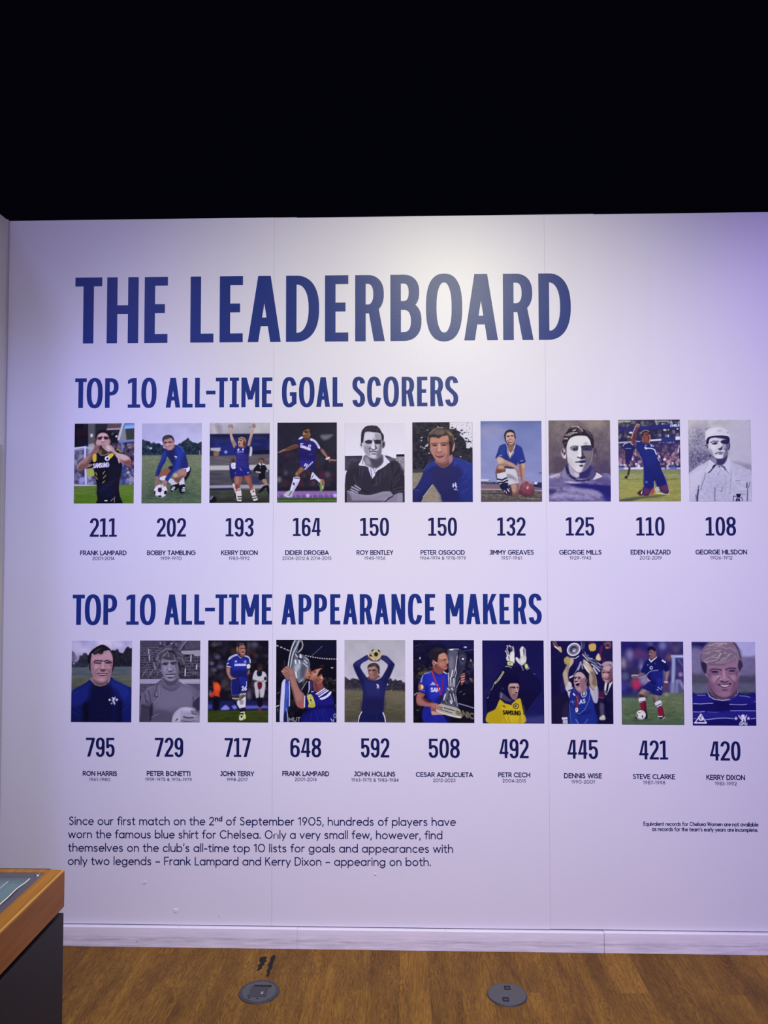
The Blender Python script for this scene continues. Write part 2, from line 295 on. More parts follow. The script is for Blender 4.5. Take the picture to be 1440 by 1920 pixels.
def hexc(c):
    if len(c) == 2: c = c * 3
    return np.array([int(c[i:i + 2], 16) for i in (0, 2, 4)], float)

def crv(pts, k=5):
    n = len(pts); out = []
    for i in range(n):
        a, b, c, d = (np.array(pts[(i + j) % n], float) for j in (-1, 0, 1, 2))
        for t in range(k):
            t /= k
            out.append(.5 * ((2 * b) + (c - a) * t + (2 * a - 5 * b + 4 * c - d) * t * t + (3 * b - a - 3 * c + d) * t ** 3))
    return np.array(out)

class Pic:
    def __init__(s, L, T, R, B, seed=1):
        s.r = np.random.RandomState(seed)
        s.X, s.Y = np.meshgrid(np.linspace(L, R, PW), np.linspace(T, B, PH))
        s.L, s.T, s.R, s.B = L, T, R, B
        s.c = np.zeros((PH, PW, 3)); s.px = (R - L) / PW
    def box(s, x0, y0, x1, y1):
        i0 = int(np.clip((x0 - s.L) / (s.R - s.L) * (PW - 1) - 1, 0, PW)); i1 = int(np.clip((x1 - s.L) / (s.R - s.L) * (PW - 1) + 2, 0, PW))
        j0 = int(np.clip((y0 - s.T) / (s.B - s.T) * (PH - 1) - 1, 0, PH)); j1 = int(np.clip((y1 - s.T) / (s.B - s.T) * (PH - 1) + 2, 0, PH))
        return slice(j0, j1), slice(i0, i1)
    def mix(s, bx, m, c):
        m = m[..., None]
        s.c[bx] = s.c[bx] * (1 - m) + (hexc(c) if isinstance(c, str) else c) * m
    def grad(s, y0, c0, y1, c1, top=None):
        t = np.clip((s.Y - y0) / (y1 - y0), 0, 1)[..., None]
        col = hexc(c0) * (1 - t) + hexc(c1) * t
        m = ((s.Y >= (y0 if top is None else top)) & (s.Y <= y1))[..., None] if top is not None or y0 > s.T + 30 else np.ones_like(t)
        s.c = np.where(m > 0, col, s.c)
    def g(s, pts, c, soft=9, a=1, sm=1):
        """filled outline; pts is a flat list x, y, x, y"""
        p = np.array(pts, float).reshape(-1, 2)
        if sm: p = crv(p)
        bx = s.box(p[:, 0].min() - soft, p[:, 1].min() - soft, p[:, 0].max() + soft, p[:, 1].max() + soft)
        X, Y = s.X[bx], s.Y[bx]
        if X.size == 0: return
        d = np.full(X.shape, 1e9); ins = np.zeros(X.shape, bool)
        for i in range(len(p)):
            ax, ay = p[i - 1]; ex, ey = p[i][0] - ax, p[i][1] - ay
            l2 = ex * ex + ey * ey
            if l2 < 1e-6: continue
            t = np.clip(((X - ax) * ex + (Y - ay) * ey) / l2, 0, 1)
            d = np.minimum(d, (X - ax - t * ex) ** 2 + (Y - ay - t * ey) ** 2)
            if ey: ins ^= ((ay > Y) != (p[i][1] > Y)) & (X < ex * (Y - ay) / ey + ax)
        d = np.sqrt(d) * np.where(ins, 1, -1)
        s.mix(bx, a * np.clip(.5 + d / (2 * max(soft, s.px * .5)), 0, 1), c)
    def p(s, pts, c, soft=6, a=1): s.g(pts, c, soft, a, 0)
    def e(s, cx, cy, rx, ry, c, soft=8, rot=0, a=1):
        m = max(rx, ry) + soft; bx = s.box(cx - m, cy - m, cx + m, cy + m)
        X, Y = s.X[bx] - cx, s.Y[bx] - cy
        if X.size == 0: return
        k, q = math.cos(math.radians(rot)), math.sin(math.radians(rot))
        U, V = X * k + Y * q, -X * q + Y * k
        rr = np.sqrt((U / rx) ** 2 + (V / ry) ** 2)
        d = (1 - rr) * min(rx, ry)
        s.mix(bx, a * np.clip(.5 + d / (2 * max(soft, s.px * .5)), 0, 1), c)
    def l(s, pts, w, c, soft=6, a=1):
        """stroke of width w along x, y, x, y"""
        p = np.array(pts, float).reshape(-1, 2); m = w / 2 + soft
        bx = s.box(p[:, 0].min() - m, p[:, 1].min() - m, p[:, 0].max() + m, p[:, 1].max() + m)
        X, Y = s.X[bx], s.Y[bx]
        if X.size == 0: return
        d = np.full(X.shape, 1e9)
        for (ax, ay), (bx_, by) in zip(p[:-1], p[1:]):
            ex, ey = bx_ - ax, by - ay; l2 = ex * ex + ey * ey or 1e-9
            t = np.clip(((X - ax) * ex + (Y - ay) * ey) / l2, 0, 1)
            d = np.minimum(d, (X - ax - t * ex) ** 2 + (Y - ay - t * ey) ** 2)
        s.mix(bx, a * np.clip(.5 + (w / 2 - np.sqrt(d)) / (2 * max(soft, s.px * .5)), 0, 1), c)
    def rnd(s, sx, sy):
        nx, ny = max(2, int((s.R - s.L) / sx) + 2), max(2, int((s.B - s.T) / sy) + 2)
        v = s.r.rand(ny, nx)
        x = np.linspace(0, nx - 1.001, PW); y = np.linspace(0, ny - 1.001, PH)
        xi, yi = x.astype(int), y.astype(int); fx, fy = (x - xi)[None], (y - yi)[:, None]
        fx = fx * fx * (3 - 2 * fx); fy = fy * fy * (3 - 2 * fy)
        a = v[yi][:, xi]; b = v[yi][:, xi + 1]; c = v[yi + 1][:, xi]; d = v[yi + 1][:, xi + 1]
        return (a * (1 - fx) + b * fx) * (1 - fy) + (c * (1 - fx) + d * fx) * fy
    def n(s, x0, y0, x1, y1, amp, sx=30, sy=30, c=None, th=.5, sh=4, soft=14):
        """grain inside a box: brightness, or spots of colour c where the noise passes th"""
        w = np.clip(np.minimum(np.minimum(s.X - x0, x1 - s.X), np.minimum(s.Y - y0, y1 - s.Y)) / soft + .5, 0, 1)
        v = s.rnd(sx, sy)
        if c is None: s.c += ((v - .5) * amp * w)[..., None]
        else:
            m = (np.clip((v - th) * sh, 0, 1) * amp * w)[..., None]; s.c = s.c * (1 - m) + hexc(c) * m
    def crowd(s, x0, y0, x1, y1, n, r, cols, soft=14, a=.85):
        for i in range(n):
            q = r * (.5 + s.r.rand())
            s.e(x0 + s.r.rand() * (x1 - x0), y0 + s.r.rand() * (y1 - y0), q, q * (.7 + .7 * s.r.rand()), cols[s.r.randint(len(cols))], soft, 0, a)
    def t(s, text, x0, y0, x1, y1, h, w, c, soft=4, up=0):
        """lettering along a base line from x0, y0 to x1, y1, cap height h"""
        ps, W = thin_paths(text, .16)
        for q in ps:
            o = []
            for a, b in q:
                f = a / W
                o += [x0 + f * (x1 - x0) + up * b, y0 + f * (y1 - y0) - b * h]
            s.l(o, w, c, soft)
    def done(s):
        s.c += (s.r.rand(PH, PW) - .5)[..., None] * 7
        return np.clip(s.c, 0, 255)

def pic_a0():
    p = Pic(65, 95, 1388, 1862, 3); g, l, e, q = p.g, p.l, p.e, p.p
    p.grad(95, '525255', 900, '4a4a50')
    q([65,95,360,95,372,600,65,612], '15131c'); q([105,200,345,205,345,380,105,385], '2a1820', 16); q([130,400,350,400,360,590,130,590], '191a2a', 20)
    q([360,95,520,95,520,560,375,600], '58585b', 14); q([520,95,810,95,800,330,520,420], '2e2e30', 20); q([250,100,330,100,320,200,260,200], '2a2a2e', 20)
    q([790,120,1060,130,1060,240,790,240], '604a4c', 12); l([790,225,1060,212], 34, '9d94a4', 8); q([800,250,1090,245,1060,560,830,560], '1c1b22', 16); l([900,300,1010,280], 30, '3a3a44')
    q([1040,300,1200,130,1240,480,1040,560], '7c7e80', 20); q([1190,220,1388,210,1388,450,1220,470], '3b403d', 16)
    l([1140,95,1090,260,1040,450], 50, 'aeb0bd', 10); q([1165,120,1385,105,1385,205,1170,215], '6c93d2', 12); l([1185,190,1380,175], 40, '86a8dd', 10)
    e(442,360,30,38,'cfd0d0',12); e(995,382,24,22,'e6e6e2',8); e(905,330,24,12,'7a8a90',10)
    q([930,540,1388,480,1388,1460,1000,1460], '4a4358', 20); l([1080,500,1388,470], 40, '6f7fb0', 14)
    p.crowd(920,540,1388,1080,80,30,['5f454e','7d5f66','352f48','8e8b9d','281f38','6b4a50','9a7f80'])
    l([1112,500,1130,760,1160,1230], 38, '5d78b0', 10); p.crowd(1150,1080,1388,1440,46,28,['2b2d4a','8e90a6','b09a8a','3c3f66','a4a6c4','4a4258'])
    q([1060,1330,1388,1320,1388,1430,1060,1440], '77799c', 20, .6); l([1165,1080,1160,1420], 60, '2f3f78', 14, .8)
    q([65,620,560,600,560,1460,65,1460], '68667a', 14); p.crowd(70,700,540,1050,50,34,['55566c','77788a','8a8a9a','4c4a60','6b6472'])
    p.crowd(70,1050,560,1450,54,34,['3e3c56','8082a2','5a5a7c','9c9cb4','454056','6f6a88']); g([340,1120,430,1090,510,1120,510,1250,350,1260], '97a055', 16); e(240,1350,70,60,'8f90bd',26)
    q([370,560,540,520,540,760,380,760], '9a9aa0', 22); l([290,620,400,640,560,650], 40, 'a3a3b2', 12)
    l([65,680,300,655], 36, '8f8fa6', 8); l([65,645,312,612], 34, 'bcbcd6', 7); l([305,612,300,840,318,1180,330,1490], 40, 'b9b8d2', 7); l([65,1458,560,1472], 40, 'a9a8b9', 9)
    q([65,1488,1388,1440,1388,1870,65,1870], '5c7433', 12); q([65,1700,1388,1680,1388,1870,65,1870], '527022', 60); p.n(65,1500,1388,1862,16,120,18)
    # far arm, torso, near arm
    g([470,950,500,780,590,740,700,800,860,780,960,760,1050,870,1130,1010,1105,1170,1065,1380,1062,1560,1090,1720,1115,1880,600,1880,592,1760,570,1630,580,1560,560,1400,520,1220,490,1080], '15151e', 6)
    g([820,1000,1080,1050,1050,1400,900,1560,840,1300], '191b2c', 60, .9); g([610,1500,800,1400,1000,1560,900,1750,640,1700], '171c36', 70, .8)
    for a in range(6): l([620+a*20,1640-a*40,900+a*30,1450-a*30], 10, '2a2d44', 10, .6)
    g([470,800,560,745,640,775,600,900,500,1050,340,1090,380,960], '15141c', 8)
    g([125,1080,170,970,300,860,420,760,480,680,510,600,600,540,690,510,690,570,640,680,560,760,470,860,430,930,380,985,470,1000,440,1040,320,1090,210,1145,140,1130], '93746f', 7)
    g([140,1100,200,1010,330,960,430,820,470,880,400,985,330,1080,210,1140], '6b4c46', 16, .75); g([420,760,500,660,600,620,560,740,470,840], '7a5550', 18, .6)
    for y in (0,32,62): l([520,600+y,600,560+y,690,530+y*.9], 10, '5e3a38', 7, .8)
    l([135,1080,180,980,330,850], 14, 'b59a97', 10, .7)
    # head
    e(685,400,150,165,'1c1718',10); g([600,290,640,250,760,260,840,330,850,460,800,330], '1a1616', 10); e(520,520,24,60,'5c3d3a',8); e(845,500,24,58,'8a6c64',10)
    g([553,470,575,360,640,308,740,305,805,350,828,440,830,560,700,600,548,560], 'a9878a', 12); g([600,340,680,310,760,330,760,380,600,390], 'bfa3a6', 20, .8)
    e(635,430,58,26,'3a2626',10,-6); e(762,425,52,26,'3a2626',10,6); l([590,408,680,392], 18, '1f1414'); l([725,390,800,402], 18, '1f1414'); g([672,420,705,420,720,500,665,500], 'c3a3a2', 10); l([668,508,730,508], 12, '4a2f2e'); g([560,480,640,470,640,530,560,540], 'b7989c', 16, .7)
    g([620,600,720,590,830,640,820,740,720,800,620,760], '3a3328', 16); g([600,690,660,680,680,770,600,760], '6d5747', 14)
    g([680,560,700,520,760,525,880,590,940,650,980,720,1180,790,1280,850,1325,930,1310,1010,1260,1040,1180,1000,1090,960,1010,860,940,760,880,715,800,720,690,625], 'ab8f90', 7)
    g([1080,900,1180,930,1270,900,1330,950,1290,1030,1180,1010], '6f4440', 22, .85); g([1000,760,1180,800,1270,860,1200,900,1060,860], 'bba3a6', 24, .7); e(820,640,70,40,'c3adae',18,30,.8)
    for y in (0,30,60): l([690+y*.3,548+y,770,585+y*1.1], 9, '6d4c4a', 6, .7)
    # sleeve, trim, badge, lettering
    g([960,650,1030,640,1110,690,1180,755,1100,765,1010,735], '15141c', 7); l([990,670,1050,700,1090,740], 14, 'b9a040'); l([1010,648,1080,690,1140,740], 12, 'c9c4a4')
    g([478,800,545,770,545,930,478,930], 'c2a93c', 6); g([805,800,910,755,935,800,850,880], 'c8ae38', 6); l([560,790,560,920], 12, '7f7a50'); l([610,750,650,800,730,800,830,755], 16, '8a8458', 5)
    e(795,870,58,56,'c4c4d6',6); e(800,872,22,24,'191838',6); e(795,870,44,42,'c4c4d6',4,0,0)
    p.t('SAMSUNG',488,1080,832,1052,92,20,'d5d5e2',5); l([1040,900,1065,970], 20, 'b9b4c4')
    for a in ([700,1215,745,1150],[712,1305,772,1240],[695,1415,745,1365],[545,1180,570,1240],[545,1275,580,1330]): l(a, 15, 'a49a68', 5)
    l([755,1803,800,1803], 22, 'c2c2cc'); l([890,1810,935,1760], 14, '9a9a90'); l([960,1840,970,1720], 12, '9a9a90'); return p.done()

def pic_a1():
    p = Pic(70, 90, 1393, 1860, 4); g, l, e, q = p.g, p.l, p.e, p.p
    p.grad(90, 'a5a4be', 560, 'b1b0d0'); p.n(70,90,1393,560,10,200,160)
    g([70,470,140,475,230,490,280,530,330,510,380,540,440,530,500,570,540,610,560,820,60,820], '2c3a44', 10); g([860,580,930,540,985,490,1040,460,1090,415,1130,470,1190,510,1270,530,1310,540,1400,520,1400,830,860,830], '2b3942', 10)
    q([70,640,1393,660,1393,800,70,800], '26343f', 14); p.n(70,500,560,790,44,40,34); p.n(880,480,1393,790,40,40,34); e(265,645,32,24,'b2b6cf',10); e(210,620,14,24,'7e8a96',8); q([1370,700,1393,700,1393,810,1370,810],'14161c'); l([1352,700,1355,810],14,'a6a9b6',6)
    q([70,800,1393,790,1393,1870,70,1870], '6f795f', 8); q([70,1180,1393,1150,1393,1870,70,1870], '5a6a50', 200, .9); q([70,1560,1393,1560,1393,1870,70,1870], '4a5c49', 140, .85); p.n(70,820,1393,1860,18,90,24); p.n(70,820,1393,1860,14,26,14)
    # bent legs and boots
    e(500,1640,190,60,'3b4a3c',60,0,.7); e(960,1620,120,40,'33413a',40,0,.8)
    g([540,1130,640,1090,730,1110,720,1230,560,1290,470,1250,490,1170], '8a5b45', 10); g([480,1290,560,1255,650,1265,640,1330,540,1360,470,1330], 'c5c2cc', 8); g([660,1070,760,1030,830,1090,720,1130], '1f2348', 8)
    g([1050,1100,1110,1030,1160,1100,1130,1220,1060,1340,1010,1390,1000,1250], '17191f', 8); g([1055,1120,1085,1040,1130,1060,1130,1130,1070,1180], 'd7d8e4', 6)
    g([655,1370,720,1310,830,1380,860,1440,760,1480,720,1440], 'b9b6c4', 8); g([900,1380,960,1290,1010,1300,1020,1420,1010,1490,920,1480], 'c0bccb', 8); l([1000,1100,1060,1090],30,'c9c9dc',8)
    g([760,1250,830,1180,940,1110,1010,1110,1070,1190,1040,1270,950,1310,900,1390,830,1390,780,1330], '937269', 8); e(815,1245,52,50,'b09b86',18); g([860,1150,980,1120,1040,1180,960,1240], 'a18079', 26, .7); g([790,1310,900,1290,1000,1260,900,1390,820,1390], '5f4238', 20, .7)
    g([730,1480,830,1440,900,1430,900,1500,840,1560,760,1600,710,1580], '14161a', 7); g([900,1480,1020,1450,1035,1600,960,1645,905,1600], '14161a', 7)
    for a in ([735,1555,780,1570],[745,1525,795,1540],[770,1500,805,1512]): l(a, 20, 'd0d2dc', 4)
    for a in ([970,1590,1030,1588],[975,1553,1025,1552],[990,1515,1025,1518]): l(a, 20, 'd0d2dc', 4)
    # jersey
    g([560,670,640,640,760,570,860,580,950,630,1020,720,1060,850,1085,980,1095,1070,960,1090,860,1120,760,1200,640,1390,590,1320,680,1180,770,1050,720,950,630,830,590,950,520,1060,480,1180,430,1280,375,1270,390,1170,430,1030,490,900,520,780], '252f66', 7)
    g([800,620,930,640,1010,740,960,880,930,1020,820,1150,800,980,830,800], '2d459a', 50, .75); g([520,760,590,700,600,800,520,960,440,1100,400,1240,400,1150,480,950], '2f4794', 26, .7); g([640,700,780,640,800,900,770,1020,680,860], '20274f', 40, .8); g([700,1200,860,1060,940,1080,760,1220,640,1370,600,1320], '31469a', 20, .5); g([950,950,1060,900,1085,1060,960,1080], '2b2c66', 26, .6)
    l([870,585,950,640,1000,720], 22, '5470a4', 12, .7); l([800,825,840,840], 22, 'd5d8ea', 6); l([820,850,825,880], 10, 'b5b8da', 6)
    # hands and ball
    g([380,1270,440,1270,440,1350,430,1420,470,1470,420,1500,360,1490,370,1390], '8d6c68', 8); g([500,1480,520,1400,580,1350,640,1380,620,1450,620,1540,580,1500,545,1480,500,1540], '9b7874', 8); l([455,1390,480,1440], 14, 'a88a80')
    e(493,1590,147,140,'d7d2d4',6); g([360,1600,380,1690,500,1735,600,1690,635,1600,600,1680,500,1710,400,1670], '9c9488', 20, .6)
    g([430,1560,450,1520,500,1515,520,1560,500,1610,450,1610], '241f2c', 6); g([565,1620,600,1580,630,1590,630,1640,590,1670], '1c1a20', 6); g([350,1590,375,1590,378,1650,355,1660], '1c1a20', 6); g([425,1700,480,1685,520,1700,480,1730], '1c1a20', 6)
    for a in ([520,1560,570,1600],[500,1610,490,1690],[430,1600,375,1620],[440,1520,400,1500],[520,1520,560,1500]): l(a, 7, '8b8588', 5)
    l([500,1500,530,1440],16,'a8857e'); l([560,1490,590,1440],14,'5f3f3c')
    # head
    g([560,560,620,640,700,690,770,650,790,560], '8c6a62', 8); g([540,520,560,450,640,420,740,440,770,520,760,620,700,680,640,680,580,620], 'a07f7c', 8); g([600,500,700,470,750,540,740,640,640,670], 'b08d87', 30, .7)
    g([520,470,535,400,600,355,690,350,750,385,790,470,775,520,740,440,690,420,620,440,560,460,545,540], '353434', 7); e(620,410,60,30,'4e4d4b',16,-20,.7); e(772,500,18,36,'8a6560',8)
    e(600,520,42,16,'42292a',8); e(690,510,40,16,'42292a',8); l([635,520,620,575,655,580], 12, 'c4a49a',8); l([590,612,650,612,710,585], 16, '5c3233', 6); l([600,604,690,598], 8, 'bda09a', 5); e(560,560,14,50,'6a4f52',14,0,.6)
    return p.done()

def pic_a2():
    p = Pic(60, 80, 1388, 1852, 5); g, l, e, q = p.g, p.l, p.e, p.p
    p.grad(80, 'b1b1b4', 330, 'a5a5a8'); p.n(60,80,1388,330,26,90,200); q([100,150,200,150,220,330,110,330],'bdb6b4',30); q([160,120,330,120,330,320,250,330],'8b8488',40,.6); q([1060,80,1388,80,1388,330,1060,330],'b8b8b4',40,.7)
    q([60,330,1388,330,1388,830,60,830], '262d5e', 12); q([60,340,1388,330,1388,400,60,420], '232638', 24, .8); p.n(60,340,1388,800,20,160,70); q([1000,700,1388,690,1388,780,1000,780],'161830',16); q([160,560,620,560,640,780,330,790],'2a3270',40)
    q([60,640,130,640,130,800,60,800],'20222c',20); q([75,635,300,630,300,700,260,725,80,700], 'a9abac', 12); q([130,720,270,720,270,790,200,850,140,800], '8a7048', 14); q([95,700,150,700,150,960,95,960],'3a3a40',14,.8); e(418,730,34,34,'8d9bd0',14)
    q([60,820,1388,780,1388,1590,60,1590], '625f60', 14); p.n(60,800,1388,1030,22,260,26); q([60,1030,1388,1010,1388,1130,60,1130], 'b4b4ac', 12); q([60,1140,1388,1130,1388,1460,60,1460], '4e4d50', 14); p.n(60,1140,1388,1460,24,200,34); q([60,1470,1388,1450,1388,1540,60,1520], '9c9ca0', 14); q([60,1540,620,1520,640,1590,60,1590], '262a4a', 14); q([1000,1250,1200,1300,1180,1450,1000,1440],'3b3c58',40)
    q([60,1570,1388,1560,1388,1870,60,1870], '43483c', 14); q([60,1760,1388,1740,1388,1870,60,1870], '33382e', 60); p.n(60,1580,1388,1860,20,160,16); e(130,1780,90,70,'101218',16); l([75,1780,100,1710],12,'c0c0c8'); l([105,1770,135,1710],12,'c0c0c8')
    g([930,640,960,610,1000,640,990,800,920,820,915,700], 'c6c7c4', 10)
    # team-mate behind
    g([500,1030,560,960,650,980,660,1300,590,1340,530,1320], '22265c', 10); e(575,905,55,45,'5d4c38',14); e(590,930,26,34,'3f3428',12); g([535,985,600,965,640,980,640,1085,590,1105,545,1080], 'd3d3da', 8); l([580,1010,582,1070],10,'9a9aac'); q([540,1320,640,1310,640,1480,560,1450],'3c3f38',14); g([570,1450,620,1440,680,1600,690,1660,640,1640], 'c9c4b9', 10); e(650,1680,30,40,'15171c',10,-40)
    # official
    g([1030,1130,1080,1050,1140,1000,1250,990,1310,1060,1340,1140,1290,1180,1290,1330,1210,1360,1150,1330,1150,1210,1080,1190], '10151a', 8); e(1205,930,58,60,'7d5f54',10); g([1140,930,1160,880,1220,865,1275,900,1260,960,1240,910,1170,900], '4a3c34', 10); l([1160,990,1190,1020],30,'dcdcdc',8); l([1230,1000,1270,1010],26,'dcdcdc',8); l([1095,1170,1180,1185],34,'b9a79e',10); e(1330,1150,24,20,'a4a4ae',10); e(1185,1080,12,12,'9aa0b0',6)
    g([1220,1350,1300,1330,1350,1430,1370,1480,1310,1500,1260,1420], '9c7f72', 10); g([1260,1480,1330,1500,1220,1600,1160,1640,1150,1610], '11151a', 8); g([1310,1490,1370,1480,1390,1690,1340,1600], '11151a', 8)
    # raised arms
    g([500,300,480,200,520,160,560,210,545,280,560,350,600,460,650,560,640,620,600,640,540,500,510,400], 'b49c90', 8); g([900,570,930,430,960,320,980,220,1000,190,1040,200,1025,300,1000,400,960,560,930,620,890,620], 'b39a8b', 8)
    for a in ([500,190,465,155],[510,170,490,125],[530,165,530,118],[548,180,560,125],[555,210,575,170],[985,200,940,175],[1005,185,1010,120],[1020,180,1035,100],[1035,190,1060,115],[1038,205,1080,150]): l(a, 20, '8e776c', 5)
    g([540,500,600,480,650,570,620,640], '8a7064', 24, .7); g([950,480,990,400,960,570,930,620], '80655a', 20, .7); e(520,210,26,34,'bca294',14); e(1000,205,28,22,'bfa697',14)
    # legs
    g([620,1270,780,1280,760,1400,720,1560,650,1590,630,1460,610,1380], '8b5d4e', 8); g([830,1280,960,1260,1000,1420,1030,1540,980,1570,910,1440], '8a5746', 8); g([640,1290,700,1290,700,1400,640,1420], 'a98175', 26, .8); g([850,1290,920,1280,950,1400,910,1420], 'a06c5a', 26, .7); e(660,1500,36,40,'6a3a2e',20,0,.7)
    g([645,1590,740,1530,770,1640,770,1820,690,1830,650,1700], 'cfc9c0', 8); g([965,1580,1050,1520,1080,1650,1130,1790,1050,1830,1000,1700], 'd2ccc2', 8)
    for a in ([645,1590,745,1560],[970,1570,1040,1540]): l(a, 22, '8d5458', 5)
    for a in ([690,1720,775,1716],[1010,1710,1090,1700],[700,1770,772,1768],[1035,1760,1100,1745]): l(a, 22, '1d1e26', 4)
    e(1030,1605,15,20,'1a1a26',5); l([690,1835,770,1838],34,'12141a',8); l([1050,1830,1120,1815],30,'12141a',8)
    # shirt and shorts
    g([640,590,700,600,780,635,870,600,950,620,930,780,910,900,930,1080,780,1110,640,1080,650,900,620,720,610,650], '29296c', 7); g([640,1090,780,1060,930,1080,970,1230,820,1275,780,1260,760,1270,620,1250,625,1180], '242a74', 7); g([840,640,940,620,920,900,880,1050,850,800], '1c1c4e', 30, .7); g([660,640,760,660,780,800,680,840], '34348a', 40, .6)
    for y in range(10): l([645,790+y*31,905,786+y*31], 8, '5a5aa4', 5, .8)
    l([820,1272,970,1232], 14, 'a0524a', 5); l([690,690,700,670],34,'cdd0e8',6); e(800,672,22,22,'c6cae8',6); l([690,735,790,725],40,'9ea0b4',6); l([700,735,785,727],18,'33336c',5); l([730,1090,770,1140],14,'9496c8',5); e(912,1190,16,14,'b9bce0',5); l([630,1215,632,1180],8,'a0a4d4')
    # head
    g([690,570,700,470,730,430,800,430,850,500,850,580,830,630,740,620,700,600], 'b49079', 8); g([690,460,720,410,790,395,850,430,870,510,860,600,830,590,820,500,770,440,710,450], '77563f', 8); l([700,430,760,400,830,430,860,500],16,'b79a80',8); e(745,478,28,10,'3d2820',6); l([705,490,690,520,715,530],10,'d5b8a4',6); e(722,545,18,14,'3a1c1a',6,-20); g([800,500,850,520,850,620,800,600], '4a2f22', 14, .8); g([710,590,800,610,860,600,830,640,720,625], '7d5a4c', 12, .7)
    return p.done()

def pic_a3():
    p = Pic(70, 78, 1388, 1842, 6); g, l, e, q = p.g, p.l, p.e, p.p
    p.grad(78, '2a2a34', 800, '2b2b37'); p.n(70,80,1388,760,12,200,200); g([1030,360,1160,345,1300,350,1220,430,1120,470,1050,430], '6c7376', 30)
    p.crowd(70,760,1388,1540,150,42,['26262f','3a3240','4a3038','1c1c26','44424a','30303c','552b38'],30,.55)
    for x,y,r,c in ((110,1340,55,'83847f'),(265,1190,40,'5f5f62'),(1050,1230,70,'5f2338'),(1180,1230,60,'5c5a66'),(600,1440,60,'5a2a38'),(670,1240,40,'4a4a58'),(880,1420,40,'4f4c54'),(330,800,40,'3f3038'),(1240,900,50,'4a1f2a')): e(x,y,r,r*1.1,c,34,0,.8)
    q([70,1500,1388,1490,1388,1590,70,1590],'22202a',30,.8); q([70,1590,1388,1590,1388,1745,70,1745], '8f719e', 14); q([70,1680,1388,1690,1388,1740,70,1740], '6d4f82', 16)
    for x in range(90,1390,62): l([x,1665,x+22,1725], 22, 'a78ac0' if x%4 else '7f62a0', 10, .8)
    e(750,1690,40,40,'c7aede',14); e(1350,1690,44,40,'b9b4ee',14); e(390,1690,30,36,'b3a4e4',14)
    q([70,1745,1388,1745,1388,1850,70,1850], '3f5e26', 8); q([70,1790,1388,1785,1388,1815,70,1815],'5f7a3a',10,.8); p.n(70,1745,1388,1842,20,140,10)
    # rear leg
    g([700,1100,830,1090,850,1200,850,1290,800,1280,720,1180], '4a3020', 10); g([810,1330,850,1170,900,1220,1000,1320,1060,1350,1090,1420,1010,1410,900,1320], 'd0d2e2', 7); l([815,1325,880,1318],16,'d8d8e6',5); l([830,1310,870,1240],14,'3d3f58',7)
    g([1010,1400,1040,1340,1090,1335,1115,1400,1100,1520,1050,1600,1015,1580,1030,1490], '8e9a6e', 8); l([1080,1350,1080,1480],30,'9c4638',8); l([1030,1480,1040,1600],34,'5c9448',8); l([970,1420,1020,1500],12,'6f8a68',6); l([1075,1480,1085,1540],20,'c9c49c',6)
    # arms
    g([90,740,170,690,250,650,420,570,530,560,540,620,420,670,250,710,190,720,150,755,150,735], '7b5b45', 8); g([260,670,420,600,520,590,520,640,400,670], '5a3c2a', 14, .7); l([90,740,230,670],16,'b49880',6)
    g([1020,670,1080,660,1140,740,1200,850,1240,890,1370,905,1380,930,1290,935,1250,930,1240,970,1190,910,1130,830,1060,760], '7d5c48', 8); l([1160,880,1215,860],46,'d2cbd2',8); l([1060,700,1170,840],20,'a78870',10); l([1240,900,1375,915],16,'b79c88',6)
    # front leg and boot
    g([480,1190,560,1090,640,1030,720,1110,620,1180,560,1280,480,1270], '7c5a42', 8); g([560,1100,640,1050,640,1130,560,1200], '9a7658', 20, .7); g([540,1240,620,1170,700,1110,640,1200,570,1290], '3f2a1e', 20, .7); e(505,1205,28,26,'a0806a',12)
    g([440,1280,570,1290,550,1400,470,1540,410,1640,350,1600,390,1440,420,1340], 'd6d7e6', 7); l([448,1300,566,1312],20,'26273a',4); g([470,1420,520,1380,540,1400,430,1620,390,1600], 'aeb0c8', 20, .6); g([415,1420,450,1400,450,1470,425,1450],'2a2c3c',6)
    g([220,1660,330,1580,410,1600,390,1680,330,1725,260,1710], 'b8bab8', 8); l([330,1690,390,1600],20,'5a5c5c',8); l([235,1690,330,1725],16,'d6d8d2',6); l([350,1720,400,1690],18,'b8aae8',6)
    # kit
    g([530,470,600,390,640,400,720,480,800,440,900,470,980,560,1030,640,1000,690,930,640,900,760,890,900,760,950,580,940,570,760,545,600,510,560], '2a2568', 7); g([570,760,900,760,890,930,580,940], '241f5c', 40, .8); g([600,480,760,500,840,600,620,600], '35307e', 40, .7)
    g([580,920,880,910,900,960,780,1100,690,1110,600,1040], '332d7c', 7); g([800,1000,910,930,920,1120,830,1180,760,1110], '252a52', 10)
    g([540,440,590,390,640,395,630,425,560,450], 'd4d4e6', 6); g([800,430,860,440,940,500,1010,610,1020,650,980,650,930,560,870,500,800,470], 'd8d8ea', 6); l([830,455,940,530,990,620],8,'8a88b8',4)
    p.t('SAMSUNG',582,622,805,695,50,17,'d8d8ec',4); l([590,550,630,545],26,'d0d0ea',6); e(785,595,32,32,'d0d2ea',5); e(785,597,14,14,'4c4a90',5)
    l([670,1035,700,985],22,'e0e0f0',4); l([705,1050,735,1000],22,'e0e0f0',4); l([690,1105,850,955],30,'c8c8e2',5); l([700,1095,845,960],8,'6c6ab0',4); l([760,800,880,780],8,'423c92',8); l([600,880,720,870],8,'423c92',8); e(820,780,40,14,'3d3890',10)
